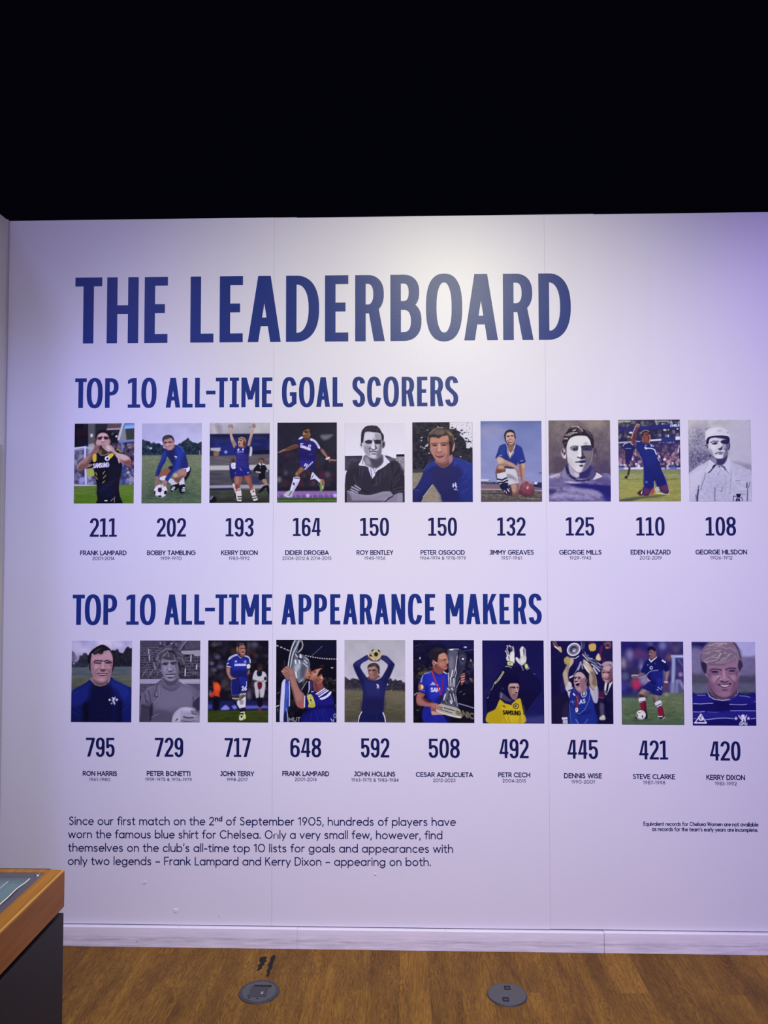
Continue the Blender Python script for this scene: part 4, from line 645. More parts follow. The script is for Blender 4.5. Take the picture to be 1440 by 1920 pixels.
def pic_a8():
    p = Pic(45, 60, 1412, 1865, 11); g, l, e, q = p.g, p.l, p.e, p.p
    p.grad(60, '35334a', 700, '2b2752'); q([45,70,320,70,320,110,45,140],'9a9a96',14); p.crowd(60,110,860,240,40,30,['4a485c','6a6878','3a3850','55607a','7a7a86'],14,.7); q([860,80,1170,75,1170,110,880,115],'8a8a84',10); l([880,90,910,170],44,'8c90a0',12); p.crowd(930,110,1400,190,20,20,['6a6c84','3c3c58','9a9cb4'],10); e(1030,155,20,20,'a9acc8',8); e(1240,135,18,18,'9a9cb4',8)
    q([45,240,1412,150,1412,250,1000,260,45,330], '2f2f78', 16); p.t('CHELS',1200,218,1400,205,44,16,'c4c6ea',5)
    p.crowd(45,300,1412,480,80,26,['3c3a58','5a5674','2a2848','7c7890','4a4468']); e(325,345,40,20,'dcdce0',8); e(1075,288,36,18,'d6d4c8',8); e(1160,285,20,14,'a8a8b4',8); e(1360,265,24,16,'c6c4c4',8); e(1155,425,16,30,'c6cae8',8)
    q([45,550,560,520,560,560,45,585],'9fa2c6',10); q([740,500,1010,480,1010,525,740,540],'c3c6e2',10); q([1000,450,1290,450,1290,560,1000,560],'34387e',14); q([1310,440,1412,430,1412,510,1310,515],'d0d2e6',10); q([740,570,1412,540,1412,700,740,720],'3c3666',16); p.crowd(940,560,1290,580,14,10,['8a8ab4'],6)
    q([45,600,1412,590,1412,1120,45,1120],'443a5e',20,.7); p.crowd(45,620,1412,840,120,26,['4a4068','6b5a7c','352e58','7d6480','584a70']); p.crowd(45,780,1412,1050,190,30,['7b6078','a07f96','54456c','8d6a80','3c3460','b494a8','6a4a62'],12); p.crowd(60,1040,1412,1110,70,22,['5a5078','9a90b4','2c2a54','c0b8d0','3a3668'],10)
    for x,y,r in ((930,880,34),(1065,940,34),(350,940,22),(430,1040,26),(175,1060,24),(490,1090,34),(1240,1020,22)): e(x,y,r,r,'d2bcd6',10)
    q([45,1120,600,1110,600,1165,45,1165], 'c2c2e4', 8); q([45,1120,160,1115,160,1165,45,1165],'6d82cc',10); q([960,1120,1412,1120,1412,1165,960,1165],'a6a8dc',8); q([1170,1120,1330,1120,1330,1160,1170,1160],'6068b4',10); l([1075,1080,1085,1150],30,'5e2c48',8)
    q([45,1165,1412,1165,1412,1870,45,1870], '8c8e66', 6); q([45,1165,1412,1165,1412,1260,45,1260],'767a5c',20,.8); q([45,1400,1412,1390,1412,1870,45,1870],'908e54',80,.8); l([45,1375,560,1385],8,'5f6450',8,.7); l([1100,1390,1412,1365],18,'646850',10,.8); p.n(45,1170,1412,1865,16,140,24); p.n(45,1170,1412,1865,16,26,14)
    g([100,1820,500,1760,800,1740,1000,1720,1120,1710,900,1770,560,1800,300,1860,60,1870],'4a4e4c',24,.9); q([45,1830,400,1800,300,1870,45,1870],'55584c',20,.7)
    # team-mate
    e(285,480,48,50,'53423e',10); l([240,445,280,435,320,450],16,'b9b2a8',6); g([150,600,240,570,340,580,390,640,420,720,380,720,370,800,340,900,320,1000,260,1040,210,1040,190,900,180,720,130,690], '26265e', 8); l([150,640,180,590,240,575],14,'c3c5e0',5); l([320,580,370,620],14,'c3c5e0',5); l([205,695,320,695],20,'6d72a8',6); l([155,740,165,840],34,'5c423c',10); l([420,720,430,850],30,'a08c7e',10); l([240,1040,285,1140,250,1280],44,'4a3a40',10); l([285,1130,255,1270],24,'2c2a3a',8); g([165,1330,230,1300,240,1350,200,1360],'2a2624',7); l([300,980,340,1060],26,'a97c9c',10,.7)
    g([1270,850,1340,790,1360,700,1412,640,1412,760,1330,810],'b8a8b8',7); q([1390,690,1412,660,1412,880,1390,860],'191630',8)
    # boots under
    g([450,1690,500,1630,580,1600,600,1700,520,1740], '4a2c2c', 8); l([540,1690,580,1590],24,'d4d0c8',6); g([740,1700,760,1580,820,1570,830,1640,790,1710], 'a44e50', 8); g([830,1610,860,1560,940,1550,950,1620,880,1660], 'b0aab0', 10); l([870,1680,1000,1700,1140,1710],24,'c8c29a',7)
    # body
    g([590,1540,780,1530,740,1650,690,1740,600,1740,560,1700], '4a2e5c', 8); g([940,1520,1110,1470,1150,1620,1140,1690,1060,1700,960,1640], '4b2f5a', 8); g([620,1560,720,1560,690,1680,620,1700],'5f3c66',24,.7); g([1000,1530,1100,1500,1120,1620,1020,1640],'5f3f62',24,.7)
    l([1120,1470,1155,1640,1140,1700],10,'b0a4b4',5)
    g([440,640,480,550,560,540,660,580,780,600,850,660,890,780,930,900,960,1000,980,1120,1030,1250,1060,1320,1110,1460,1000,1520,890,1540,840,1400,800,1570,610,1540,600,1300,590,1100,560,930,500,790], '222a6e', 7)
    g([500,620,700,640,840,760,880,960,760,1100,640,1040,560,860], '27327e', 60, .7); g([620,1250,820,1200,800,1560,620,1540], '1f2872', 40, .8); g([880,1300,1040,1300,1090,1460,900,1520], '1d2568', 30, .8); l([840,1280,830,1400],14,'1a1c4c',8)
    l([640,680,660,700],40,'d0d2e8',7); l([660,690,780,695,845,725,885,830],22,'d2d4ea',6); l([750,605,830,650],14,'c4c6e0',5); e(780,640,20,18,'b8bce0',7); l([640,630,665,628],18,'aab0dc',6); l([905,900,950,980],12,'d0d0e8',5); e(652,1440,26,26,'7077b4',6); e(652,1440,12,12,'272f78',5); l([990,1140,1060,1310,1110,1460],8,'9a9cc4',5); l([480,800,560,960,590,1100],7,'8a8ab0',5,.6); l([825,1420,830,1560],10,'c9c6a4',6,.8)
    # raised arm
    g([335,560,330,450,370,340,410,240,440,170,480,150,525,170,520,220,470,270,440,380,440,470,450,560,430,660,390,600], '6d4650', 8); l([335,470,380,320,440,190],12,'d4b8b8',6); e(480,190,40,36,'8c6468',8); g([380,380,440,380,440,520,380,560],'54323e',20,.7); l([440,170,480,150,520,170],12,'c4a4a4',5); q([420,510,560,510,560,560,440,560],'2d3a88',12,.8); l([430,530,520,548],12,'c6c8e2',5)
    # head
    g([560,520,600,580,730,590,740,480,600,440], '6a3e40', 8); g([570,420,620,340,700,330,750,400,745,480,720,560,660,560,600,520], '7d4a4c', 8); g([540,380,580,310,660,285,720,300,755,370,740,390,690,340,620,350,600,400,590,480,560,440], '3a2f38', 7); l([545,370,590,310,670,290,730,320],10,'b4aeb0',5); l([745,400,750,460,730,570],14,'c49c98',7); l([575,440,590,550],20,'9c7068',10,.8); e(690,385,30,10,'3a2024',7); e(720,470,12,22,'3a1c24',8); l([640,480,700,490],10,'8a5454',8); return p.done()

def pic_a9():
    p = Pic(35, 62, 1424, 1865, 12); g, l, e, q = p.g, p.l, p.e, p.p
    p.grad(62, 'aeaabd', 1200, 'a5a1c0'); p.n(35,62,1424,1300,16,100,80); g([35,500,250,250,460,300,480,700,500,930,300,1060,35,1240], '7c7898', 160, .9); g([35,900,300,760,500,800,500,950,300,1060,60,1240,35,1260], '5d5880', 110, .85); p.n(35,250,500,1200,46,34,34,soft=60); p.n(35,250,480,1100,.5,26,26,'a7a3c0',.66,5,60); g([1000,1000,1200,1010,1424,1080,1424,1240,1300,1140,1120,1050],'87829f',40,.9); g([900,250,1424,150,1424,900,1000,900],'b0acca',120,.7)
    # shirt
    g([35,1290,110,1190,220,1100,360,1040,500,950,620,1040,700,1075,800,1050,900,900,1010,1010,1180,1080,1310,1150,1424,1240,1424,1880,35,1880], 'aca9cc', 7); g([400,1300,700,1250,900,1350,900,1860,300,1860,300,1600],'a5a2c8',80,.8); p.n(35,1100,1424,1865,14,50,40); g([60,1300,300,1120,420,1100,300,1400,100,1600],'b8b5d6',60,.7)
    for a,c,w in (([405,1240,370,1380,320,1480,300,1600],'6f6b90',16),([250,1520,240,1560],'4a4670',24),([240,1600,220,1720,210,1860],'37335c',34),([180,1720,200,1850],'55517a',20),([610,1560,600,1700,600,1850],'4c4872',16),([770,1560,760,1650],'5a567f',14),([720,1640,760,1650],'6a668c',12),([970,1250,955,1500,935,1700],'86829f',12),([1070,1412,1170,1415],'5e5a80',12),([1320,1460,1315,1560],'3b3760',26),([1330,1620,1320,1850],'4a4670',20),([1390,1450,1330,1600],'5b577c',16),([1180,1700,1270,1710],'6a668c',12),([850,1300,850,1500],'908cb0',14),([640,1500,680,1560],'7c789c',12),([1090,1480,1160,1470],'8a86aa',10),([1190,1640,1260,1650],'8a86aa',12)): l(a,w,c,9,.9)
    l([690,1250,690,1270],12,'5a567c',6)
    # collar
    g([500,950,560,1000,640,1050,600,1120,520,1200,440,1240,400,1200,470,1060], 'b9b6d4', 9); g([900,900,950,960,960,1100,920,1230,860,1150,780,1080,830,1020], 'b7b4d6', 9); g([640,1050,580,1070,540,1150,470,1220,440,1240,500,1225,570,1150,630,1080], '231f45', 6); l([760,1080,820,1110,850,1170],26,'2d2950',6); l([860,1170,910,1240],12,'6b678e',6); e(715,1100,16,14,'35315a',5); l([640,1075,700,1090,780,1075],9,'7d79a0',6); l([745,1170,690,1250],10,'8c88ac',7); l([510,930,600,1040],9,'dad8ec',6); l([900,900,820,1010],9,'dad8ec',6)
    # emblem at the bottom
    l([1010,1860,1015,1750,1070,1760],16,'3a3762',6); l([1210,1850,1200,1790,1150,1770],16,'2c2956',6); g([1075,1710,1120,1700,1180,1710,1160,1760,1100,1770],'1a173c',6); l([1110,1770,1080,1860],34,'1a173c',6); l([1120,1770,1140,1860],40,'1a173c',6); e(1115,1795,16,14,'b9b6da',5); l([1040,1860,1060,1820],14,'8d8ab4',5)
    # neck, face
    g([500,820,520,940,600,1020,660,1060,780,1060,860,980,900,860,880,780], '4e4a6e', 9); g([520,880,580,900,660,950,640,1040,560,980], '9590b0', 14, .8); g([660,940,800,920,890,870,860,980,790,1050,680,1050],'3b3760',20,.8)
    e(445,640,30,70,'a9a5c2',8,-26); e(425,630,22,20,'3b3760',8); e(455,665,14,40,'3f3b62',8,-10); l([470,690,490,740],12,'c3c0d8',6); e(930,650,30,84,'332f54',8,6)
    g([480,520,520,470,680,450,860,460,930,520,930,650,900,760,880,840,800,910,700,925,620,900,540,830,495,720], 'bdbad2', 8); g([860,500,940,520,930,660,890,800,830,890,800,880,850,760,800,700,820,600,760,540], '524e72', 20, .9); g([780,600,860,600,870,680,820,720],'9c98b6',20,.9); g([500,700,560,760,600,880,530,830],'7a7698',20,.7); e(720,880,60,26,'d2cfe2',20); e(590,660,50,50,'cbc8dd',26)
    g([430,600,440,500,480,440,640,415,860,412,930,440,955,500,940,560,920,520,860,480,700,455,560,465,500,500,480,590], '252144', 6); g([660,460,760,420,900,420,950,480,930,580,860,500], '2d294e', 10, .8)
    g([415,520,410,420,430,310,520,250,640,230,780,230,880,280,930,340,955,440,960,490,920,430,800,405,640,410,500,440,440,490], 'bfbcd6', 8); g([440,340,560,270,700,260,640,340,500,400],'cbc8df',40,.8); e(730,305,46,18,'a5a2bf',12); l([430,440,560,410,760,395,920,420],9,'d9d7ea',6); e(910,350,18,16,'8d89a8',9)
    l([535,565,600,535,700,540],20,'38345c',7); g([555,590,620,560,690,570,640,610,570,605],'332f54',7); l([560,575,600,560],8,'d0cde0',5); g([750,545,830,510,930,520,920,590,830,600,770,580], '2d294e', 9); l([735,560,760,660,765,700],14,'d9d7e8',9); g([690,700,740,690,780,640,780,720,730,740],'3a3660',8); l([630,815,680,795,740,785,820,800],18,'2b274e',6); l([720,820,770,820],26,'57537a',8); l([650,760,820,762],9,'8f8bac',7,.7); return p.done()
def pic_b0():
    p = Pic(48, 60, 1382, 1865, 13); g, l, e, q = p.g, p.l, p.e, p.p
    p.grad(60, '8f8bb0', 640, 'a7a0bd'); p.n(48,60,1382,640,26,240,120); g([650,60,900,60,940,240,800,180,620,170],'bab3ca',60,.8); g([60,100,230,90,250,200,100,210],'a9a2c0',40,.7); g([960,80,1150,90,1200,200,1000,220],'b5adc8',50,.7); g([80,240,420,220,420,330,120,300],'b0a8c2',50,.6)
    g([40,320,100,340,130,420,110,540,200,480,220,400,280,390,310,340,370,345,420,400,470,400,480,670,40,670], '2f313f', 14); g([110,460,160,400,210,380,200,500,130,540],'8d88a6',20,.6); g([930,300,1010,280,1060,250,1110,320,1190,330,1240,240,1295,195,1340,230,1400,260,1400,640,930,640], '24252f', 12); g([48,310,100,350,150,400,160,500,110,530,48,520],'6c6886',18,.8); e(95,570,22,22,'8a85a4',10); e(1060,270,16,20,'24252f',8); p.n(48,380,480,650,24,34,34); p.n(940,300,1382,640,20,36,36)
    q([48,655,1382,630,1382,1300,48,1300], '4d5560', 12); q([48,860,1382,840,1382,1300,48,1300], '565950', 60); q([48,980,1382,970,1382,1300,48,1300],'4a4f4a',60,.8); p.n(48,660,1382,1200,16,200,24)
    # jersey
    g([60,1195,150,1120,330,1020,480,920,520,1000,700,1090,860,1050,920,880,1000,930,1140,1000,1300,1080,1380,1160,1400,1880,30,1880,45,1400], '1a1f54', 7)
    g([80,1200,330,1060,470,980,500,1100,400,1400,200,1500,70,1500], '212a70', 50, .8); g([930,920,1150,1010,1330,1130,1370,1400,1250,1500,1080,1180,940,1080], '22317a', 50, .8); g([500,1080,900,1080,1000,1500,960,1860,380,1860,360,1500,460,1300], '161739', 70, .9); g([310,1500,420,1450,420,1860,300,1860], '121325', 40, .9); g([1060,1450,1180,1400,1180,1860,1050,1860], '141430', 40, .8); g([1190,1500,1340,1300,1370,1860,1200,1860],'1b235e',40,.7); g([60,1560,280,1560,300,1860,40,1860],'191d4c',40,.8)
    for a in ([90,1240,260,1180],[120,1500,250,1640],[1200,1600,1330,1500],[1240,1230,1310,1170],[90,1640,240,1740]): l(a,16,'2a3680',16,.6)
    # crest
    l([955,1315,980,1370,1020,1310],16,'c9cae2',4); l([985,1330,975,1400,1000,1450,1010,1470],18,'c9cae2',4); l([1000,1380,1025,1340],12,'c9cae2',4); l([980,1390,950,1390],12,'c9cae2',4); e(945,1450,20,16,'b9bad8',4); e(945,1450,9,7,'1a1d48',4); l([1000,1400,1020,1450],12,'c9cae2',4)
    for x in (900,1060): e(x,1370,20,20,'d2d2ea',6); l([x-26,1370,x+26,1370],8,'d2d2ea',4); l([x,1344,x,1396],8,'d2d2ea',4)
    # neck and head
    g([490,880,500,980,580,1060,680,1085,800,1060,880,990,900,900,880,820], '7e6870', 8); g([520,930,600,960,700,985,820,950,880,880,860,980,780,1050,680,1060,590,1030], '594b52', 20, .85)
    l([500,990,560,1060,690,1095,820,1060,890,980],24,'10112c',10); l([895,910,870,1000],14,'a8969c',7,.7)
    g([470,520,470,400,560,350,720,290,860,290,950,380,965,520,950,720,900,860,820,950,730,985,650,970,560,900,500,790,475,660], '8f7080', 7)
    g([520,420,720,380,880,300,950,420,940,480,760,480,560,490], 'a08092', 26, .8); g([860,560,960,540,940,740,890,860,800,940,850,780], '745868', 24, .75); g([480,560,560,600,560,740,620,880,540,860,490,720],'7e6270',20,.7); e(600,640,50,40,'a2828f',24); e(870,650,44,40,'987888',24)
    g([470,740,430,660,400,560,405,430,430,360,500,270,600,200,700,155,780,165,880,230,930,290,985,340,1000,460,1000,600,960,740,940,770,965,560,950,400,900,300,850,275,760,290,700,350,640,340,560,375,500,350,480,420,460,560], '1d1b20', 6)
    g([560,280,680,220,740,240,640,310,560,350],'3a3638',14,.8); g([700,240,800,220,860,260,760,290,680,270],'211e22',10); l([540,330,600,280,690,240],10,'4a4648',7,.7); g([640,300,740,290,730,350,660,360],'1a181c',8); l([660,340,700,320],14,'7a6270',8,.7)
    e(425,620,20,50,'6d7378',10,0,.5); l([960,340,990,440],14,'4a4a44',10,.6)
    l([540,540,580,505,700,510,735,520],24,'33262c',8); g([550,550,640,545,710,550,690,580,600,585],'4a3840',8); l([560,560,640,552],10,'1e161a',5); l([570,580,660,585],8,'b295a0',6); l([770,520,840,500,930,545],24,'33262c',8); g([790,545,860,535,920,555,880,575,810,570],'4a3840',8); l([810,550,900,552],10,'1e161a',5); l([820,580,890,585],8,'a88a96',6)
    l([740,540,735,600,745,670],22,'b394a0',12,.9); g([680,690,740,680,810,700,780,750,730,755,690,730],'5c4048',8); l([700,680,740,672,790,680],12,'b79aa4',7); l([650,660,590,740,580,770],12,'654a54',8); l([820,680,880,740],12,'654a54',8)
    g([610,785,720,790,840,785,800,840,720,855,650,840],'3a2830',6); l([640,812,720,818,810,808],18,'b7a0a8',5); l([650,850,720,862,790,850],16,'a8808c',7); e(720,920,70,30,'a07f8c',16); l([560,870,600,890],10,'8f7480',8,.7); return p.done()

def pic_b1():
    p = Pic(58, 60, 1396, 1865, 14); g, l, e, q = p.g, p.l, p.e, p.p
    p.grad(60, '413d4e', 900, '34303f'); p.n(58,60,1396,900,44,40,30); q([58,70,500,70,480,200,58,210],'474355',20,.8)
    for k in range(13):
        y = 215 + k*54
        l([58,y,180,y+14,330,y-6,560,y+16+k*2],7,'7c7889',5,.75)
    for k in range(9): l([90+k*56,215,60+k*62+40*math.sin(k),560,70+k*52,900],6,'6f6b7e',5,.6)
    for k in range(14): l([70+k*34,900-(k%5)*46,150+k*34,800-(k%4)*50,200+k*30,780-(k%3)*30],7,'858194',5,.6)
    l([248,255,252,350],20,'9a96a6',5); l([268,390,272,500],22,'9a96a6',5)
    q([960,290,1396,270,1396,410,1260,405,1240,375,1000,365],'868294',8); q([1060,200,1290,130,1290,250,1090,265],'4a4658',20,.6); g([1000,80,1100,70,1000,250,940,280,900,240],'67637a',30,.6); l([1130,62,1040,160,985,240,950,300],16,'1d1a28',5); l([1095,75,1010,170,955,260],16,'7e7a8d',6); q([1100,60,1396,60,1396,250,1050,250],'504c5e',12,.6); l([1090,385,1250,380],20,'1c1926',5)
    for x,y0,y1 in ((1193,390,520),(1070,685,835),(1320,600,690)): l([x,y0,x-4,y1],24,'b5b1c0',5)
    for k in range(7): l([1060,440+k*66,1200,430+k*66,1396,440+k*64],8,'7b778a',5,.7); l([1080+k*52,420,1085+k*52,900],6,'6d697d',5,.6)
    l([930,800,1010,760,1396,800],8,'7b778a',5,.8); e(510,120,18,36,'76728a',8); e(760,125,20,20,'908c9e',8); e(600,140,16,20,'6a667a',8); e(860,140,16,30,'6a667a',8)
    q([58,915,1396,910,1396,1020,58,1020], '8b87a0', 8); q([58,1020,1396,1015,1396,1300,58,1300], '4e4a5e', 10); p.n(58,1020,400,1300,24,40,24); l([980,960,1396,950],14,'9d99b0',8,.7)
    # jersey
    g([60,1870,70,1700,80,1420,130,1250,220,1110,330,1050,460,1000,540,940,640,1100,760,1140,880,1090,930,960,1040,1020,1200,1060,1310,1130,1396,1260,1396,1870], '5a566c', 7)
    g([520,1080,760,1150,960,1060,1200,1120,1260,1300,1200,1520,900,1560,600,1600,400,1500,480,1300], '68647c', 70, .9); g([150,1230,240,1120,420,1060,340,1250,320,1500,140,1420], '625e74', 30, .8); g([100,1480,320,1540,330,1760,280,1865,60,1865,80,1600], '3b374a', 30, .85); g([1260,1420,1396,1290,1396,1600,1250,1540], '332f42', 20, .9); g([340,1640,600,1600,800,1700,780,1865,320,1865],'4c485c',50,.8); g([290,1560,350,1440,350,1700,290,1860],'262234',16,.8)
    for a,c,w in (([180,1260,200,1420,310,1540],'37334a',18),([260,1180,310,1430],'3b374e',20),([110,1500,200,1540,300,1560],'2c283c',16),([220,1390,330,1500],'262236',14),([460,1030,440,1150,400,1230,390,1290],'2e2a3e',14),([400,1300,480,1310],'2a263a',16),([490,1040,500,1260,460,1370,380,1440],'86829a',10),([470,1060,450,1170,410,1230],'7e7a92',8),([440,1240,430,1280],'8f8ba4',14),([1250,1300,1260,1520],'3a364c',20),([1280,1370,1380,1280],'77738c',12),([330,1760,480,1680],'76728a',14),([120,1240,90,1400,80,1640,70,1750],'7f7b94',8),([300,1050,430,1020,540,940],'24202e',10),([340,1090,240,1130],'77738c',14),([1000,1010,1150,1060],'7c7890',12),([950,960,1050,1010],'b5b1c4',10),([380,1300,360,1480],'726e86',10)): l(a,w,c,8,.85)
    g([560,1000,540,1080,640,1160,760,1190,880,1150,960,1050,930,980,880,1060,760,1110,640,1080], '575369', 8); l([560,1060,640,1130,760,1165,880,1120],8,'3f3b50',6); l([520,1020,560,1120,700,1190],8,'75718a',6,.7)
    # neck, head
    g([550,860,560,1000,640,1080,760,1100,860,1060,920,960,910,840], '5d5970', 8); g([580,900,700,940,860,900,900,880,880,1000,780,1060,660,1040],'474358',20,.85)
    g([530,560,540,460,640,420,860,430,910,540,920,700,905,840,850,920,760,965,660,940,590,860,545,740], '767288', 8); g([550,480,700,440,870,480,860,530,620,530],'858198',20,.9); g([830,560,915,560,910,800,850,900,800,880,860,760],'5c586e',20,.85); g([550,620,600,640,600,760,640,860,580,840],'6a667c',16,.8); e(620,680,40,50,'827e94',24)
    g([540,800,470,740,400,720,350,640,350,560,400,520,410,420,450,330,520,300,560,220,660,180,760,190,850,250,960,320,1040,400,1070,520,1060,640,1000,720,930,790,920,640,900,540,850,500,740,500,640,480,550,460,530,560], '46424f', 9)
    for a,c,w in (([370,560,400,700],'77738a',34),([450,560,510,720,530,740],'87839a',18),([420,480,470,360,540,300],'6a6678',30),([560,300,640,240,740,250],'777388',28),([600,400,680,300,700,420],'6b6778',26),([700,300,800,310,860,420],'201d28',34),([820,380,840,480],'6f6b7c',26),([900,440,1000,460,1040,560],'5f5b6c',40),([920,560,960,700],'211e2a',40),([980,620,1030,640],'24212d',50),([480,600,490,680],'2c2936',30),([560,440,640,460,760,470],'37343f',30),([480,500,500,540],'7d798e',24),([640,200,740,200],'5e5a6a',24),([900,330,1000,400],'65617a',22),([430,640,480,760],'55516a',20),([600,360,560,430],'8a869a',14),([470,420,440,500],'8d899e',14),([380,620,420,680],'8a869c',12)): l(a,w,c,10,.85)
    g([560,450,640,480,760,510,860,500,880,540,700,520,560,520],'5a566b',14,.6)
    l([555,585,620,555,690,560],24,'25212f',7); e(630,590,42,16,'2a2634',8); l([745,560,800,545,870,550],24,'25212f',7); e(800,580,44,16,'2a2634',8); l([715,570,712,640,720,700],16,'928ea4',9); l([660,700,700,720,750,725,810,715],14,'3c384a',7); g([690,690,740,690,770,715,700,720],'a09cb0',8,.8); e(740,750,40,16,'45414f',10)
    l([645,815,740,812,840,800],20,'24202e',6); g([640,830,760,830,840,825,760,860,680,855],'8c889e',7); g([680,870,790,870,780,895,700,895],'3d394b',9); e(750,930,50,14,'7e7a92',12)
    # ball, hand
    e(1080,1840,300,310,'8f8ca6',8); g([800,1865,850,1690,960,1590,980,1700,960,1865],'9c99b2',20,.8); l([1000,1600,980,1720,1020,1865],10,'77738c',7); l([870,1830,905,1790],20,'1e1b2a',5); e(1130,1580,150,40,'a09db6',24)
    g([1010,1730,1060,1680,1200,1650,1210,1600,1280,1620,1380,1690,1396,1870,1010,1870,980,1810,1040,1770], '77738a', 8); g([1020,1700,1200,1660,1320,1700,1280,1750,1040,1740],'8d89a0',14,.9); l([1040,1745,1150,1770,1250,1760],20,'2b2738',8); g([1200,1600,1260,1610,1350,1670,1320,1700,1230,1680],'6b677c',8); l([1220,1670,1330,1700],12,'2e2a3a',6); g([1000,1800,1200,1810,1320,1760,1360,1800,1250,1850,1020,1850],'85819a',14,.8); l([1000,1830,1200,1850],12,'3a364a',8); l([1020,1860,1300,1830],10,'4a465a',8); return p.done()

def pic_b2():
    p = Pic(48, 58, 1388, 1868, 15); g, l, e, q = p.g, p.l, p.e, p.p
    p.grad(58, '17161e', 1500, '1d1b26'); p.crowd(48,60,1388,1360,220,44,['1c1b24','2b2833','3a3642','4a4250','15141c','332a30','403a4a'],26,.6)
    for x,y,rx,ry,c in ((180,160,70,40,'54504c'),(130,570,50,40,'6d6a90'),(260,430,60,50,'5b5878'),(320,640,80,40,'5a5880'),(190,710,50,40,'646276'),(620,300,90,80,'40302c'),(950,320,60,60,'3c2c28'),(1080,370,50,50,'4a2c26'),(950,170,40,100,'4c4a58'),(1100,150,60,60,'4e5264'),(960,1250,50,110,'5d5a78'),(420,1000,80,90,'4a4044'),(1000,560,40,100,'2a2630'),(400,300,60,100,'2c2a34')): e(x,y,rx,ry,c,30,0,.8)
    q([48,1400,1388,1395,1388,1600,48,1600], '222758', 20); g([340,1590,400,1510,460,1490,530,1580],'7f7cc8',16); g([580,1520,650,1490,700,1540,640,1580],'7472c0',20); q([880,1500,1388,1490,1388,1550,880,1570],'6a68b0',20,.8); q([48,1480,140,1480,140,1570,48,1580],'565498',20,.7)
    q([48,1610,1388,1600,1388,1880,48,1880], '3a4420', 12); q([48,1800,1388,1790,1388,1880,48,1880],'333c1a',50); p.n(48,1620,1388,1868,14,160,16)
    # steward, opponent
    g([160,1000,240,980,310,1050,330,1140,300,1250,310,1300,240,1330,190,1260,110,1310,90,1240,170,1180], 'b5452a', 18); e(250,1090,56,70,'cf5a26',24); e(150,1260,50,50,'9c3c30',20); e(210,930,40,50,'2b2228',16); g([170,1330,300,1320,290,1560,180,1590],'161620',16); l([100,1180,90,1250],40,'7c7488',16,.7)
    e(1205,650,60,80,'33241f',14); e(1200,680,36,40,'4a342c',14); g([1100,720,1150,730,1240,740,1310,760,1350,850,1340,960,1280,970,1100,950,1040,920,1050,820], 'a9a9b4', 12); g([1140,740,1240,740,1230,840,1145,840],'1b1d2e',8); l([1060,940,1200,985,1300,960],34,'4b342c',12); e(1320,900,30,40,'24242c',8); e(1310,960,30,20,'b0a684',10)
    g([1090,980,1310,980,1310,1180,1270,1320,1210,1310,1190,1160,1170,1330,1120,1330,1090,1150], 'a3a2ac', 12); g([1150,990,1240,985,1240,1100,1170,1140],'5a1c2c',12); g([1130,1340,1200,1330,1260,1330,1250,1500,1170,1520],'17171f',14); e(1200,1590,40,30,'7c2a3a',10); l([1330,1420,1370,1500],40,'4a2230',16,.8)
    # far leg
    g([590,1280,740,1290,740,1390,700,1400,620,1380], '3e3434', 8); l([600,1340,735,1350],26,'9a9488',6); g([700,1400,750,1380,780,1480,770,1600,740,1560,700,1480], 'b9b8c8', 8); l([640,1420,760,1590],26,'12121c',6)
    # near leg
    g([750,1230,890,1210,890,1320,880,1420,760,1420], '6a6260', 8); l([760,1260,885,1235],24,'a5a3b0',5); g([790,1280,850,1270,860,1400,800,1420],'57493f',14,.9); g([760,1420,880,1300,885,1480,870,1560,770,1560], 'bbbac8', 8); g([770,1400,840,1380,830,1460,770,1480],'6e6a74',14,.7); l([775,1560,880,1545],20,'14141e',4); g([770,1580,880,1560,870,1640,775,1640],'1a1a2c',6); l([780,1650,860,1640],22,'c0c0d0',5); l([780,1675,850,1680],26,'15151f',5)
    g([750,1710,800,1690,840,1720,835,1810,750,1815], 'a9ae96', 6); g([780,1720,815,1720,810,1760,785,1760],'1c2226',5); l([755,1800,830,1800],18,'c6cf9a',5); g([840,1700,880,1690,890,1780,855,1790],'b7c86a',6); l([845,1640,860,1690],26,'b6c07a',6)
    # arms
    g([455,650,540,670,540,740,590,860,680,890,670,940,600,950,560,930,500,860,455,760], '86635a', 8); g([480,690,520,700,520,780,570,880,520,850],'a8857a',14,.7); e(620,915,54,36,'9a7468',10); g([970,700,960,790,880,870,800,940,760,920,720,860,750,840,840,840,920,740], '8a5d55', 8); e(780,885,50,40,'96685e',12); l([740,870,790,930],10,'5e3c38',6)
    # shirt and shorts
    g([460,630,480,480,560,400,680,350,760,440,800,450,850,385,960,430,990,520,985,600,960,690,920,780,900,870,780,880,700,890,590,870,545,760,545,650], '222a70', 7); g([560,460,700,460,860,460,940,560,880,700,620,700],'2b358c',40,.8); g([560,760,860,720,900,860,600,860],'1c225a',30,.8)
    g([560,940,720,900,910,880,920,1000,905,1190,760,1220,730,1270,590,1275,570,1100], '202662', 7); g([760,900,900,900,900,1080,780,1060],'29318a',30,.7); l([750,1010,745,1220],16,'161a48',7)
    g([490,500,520,430,600,385,690,360,690,390,600,430,520,490], 'aeb0c8', 6); l([540,440,640,395],8,'5a5e98',4); g([850,390,940,410,990,480,990,560,970,540,950,450,860,410], 'b2b4cc', 6); l([690,370,770,450,850,390],12,'a8acca',5); l([460,625,550,650],18,'b9bbd2',5); l([470,580,500,560],24,'b4b6d2',6); g([910,600,975,585,985,660,920,680], 'bcbfa4', 6); l([905,970,905,1080],14,'aeb0d0',5); l([575,960,560,1100,585,1270],7,'6d72b0',5); l([590,1272,730,1262],8,'6d72b0',5)
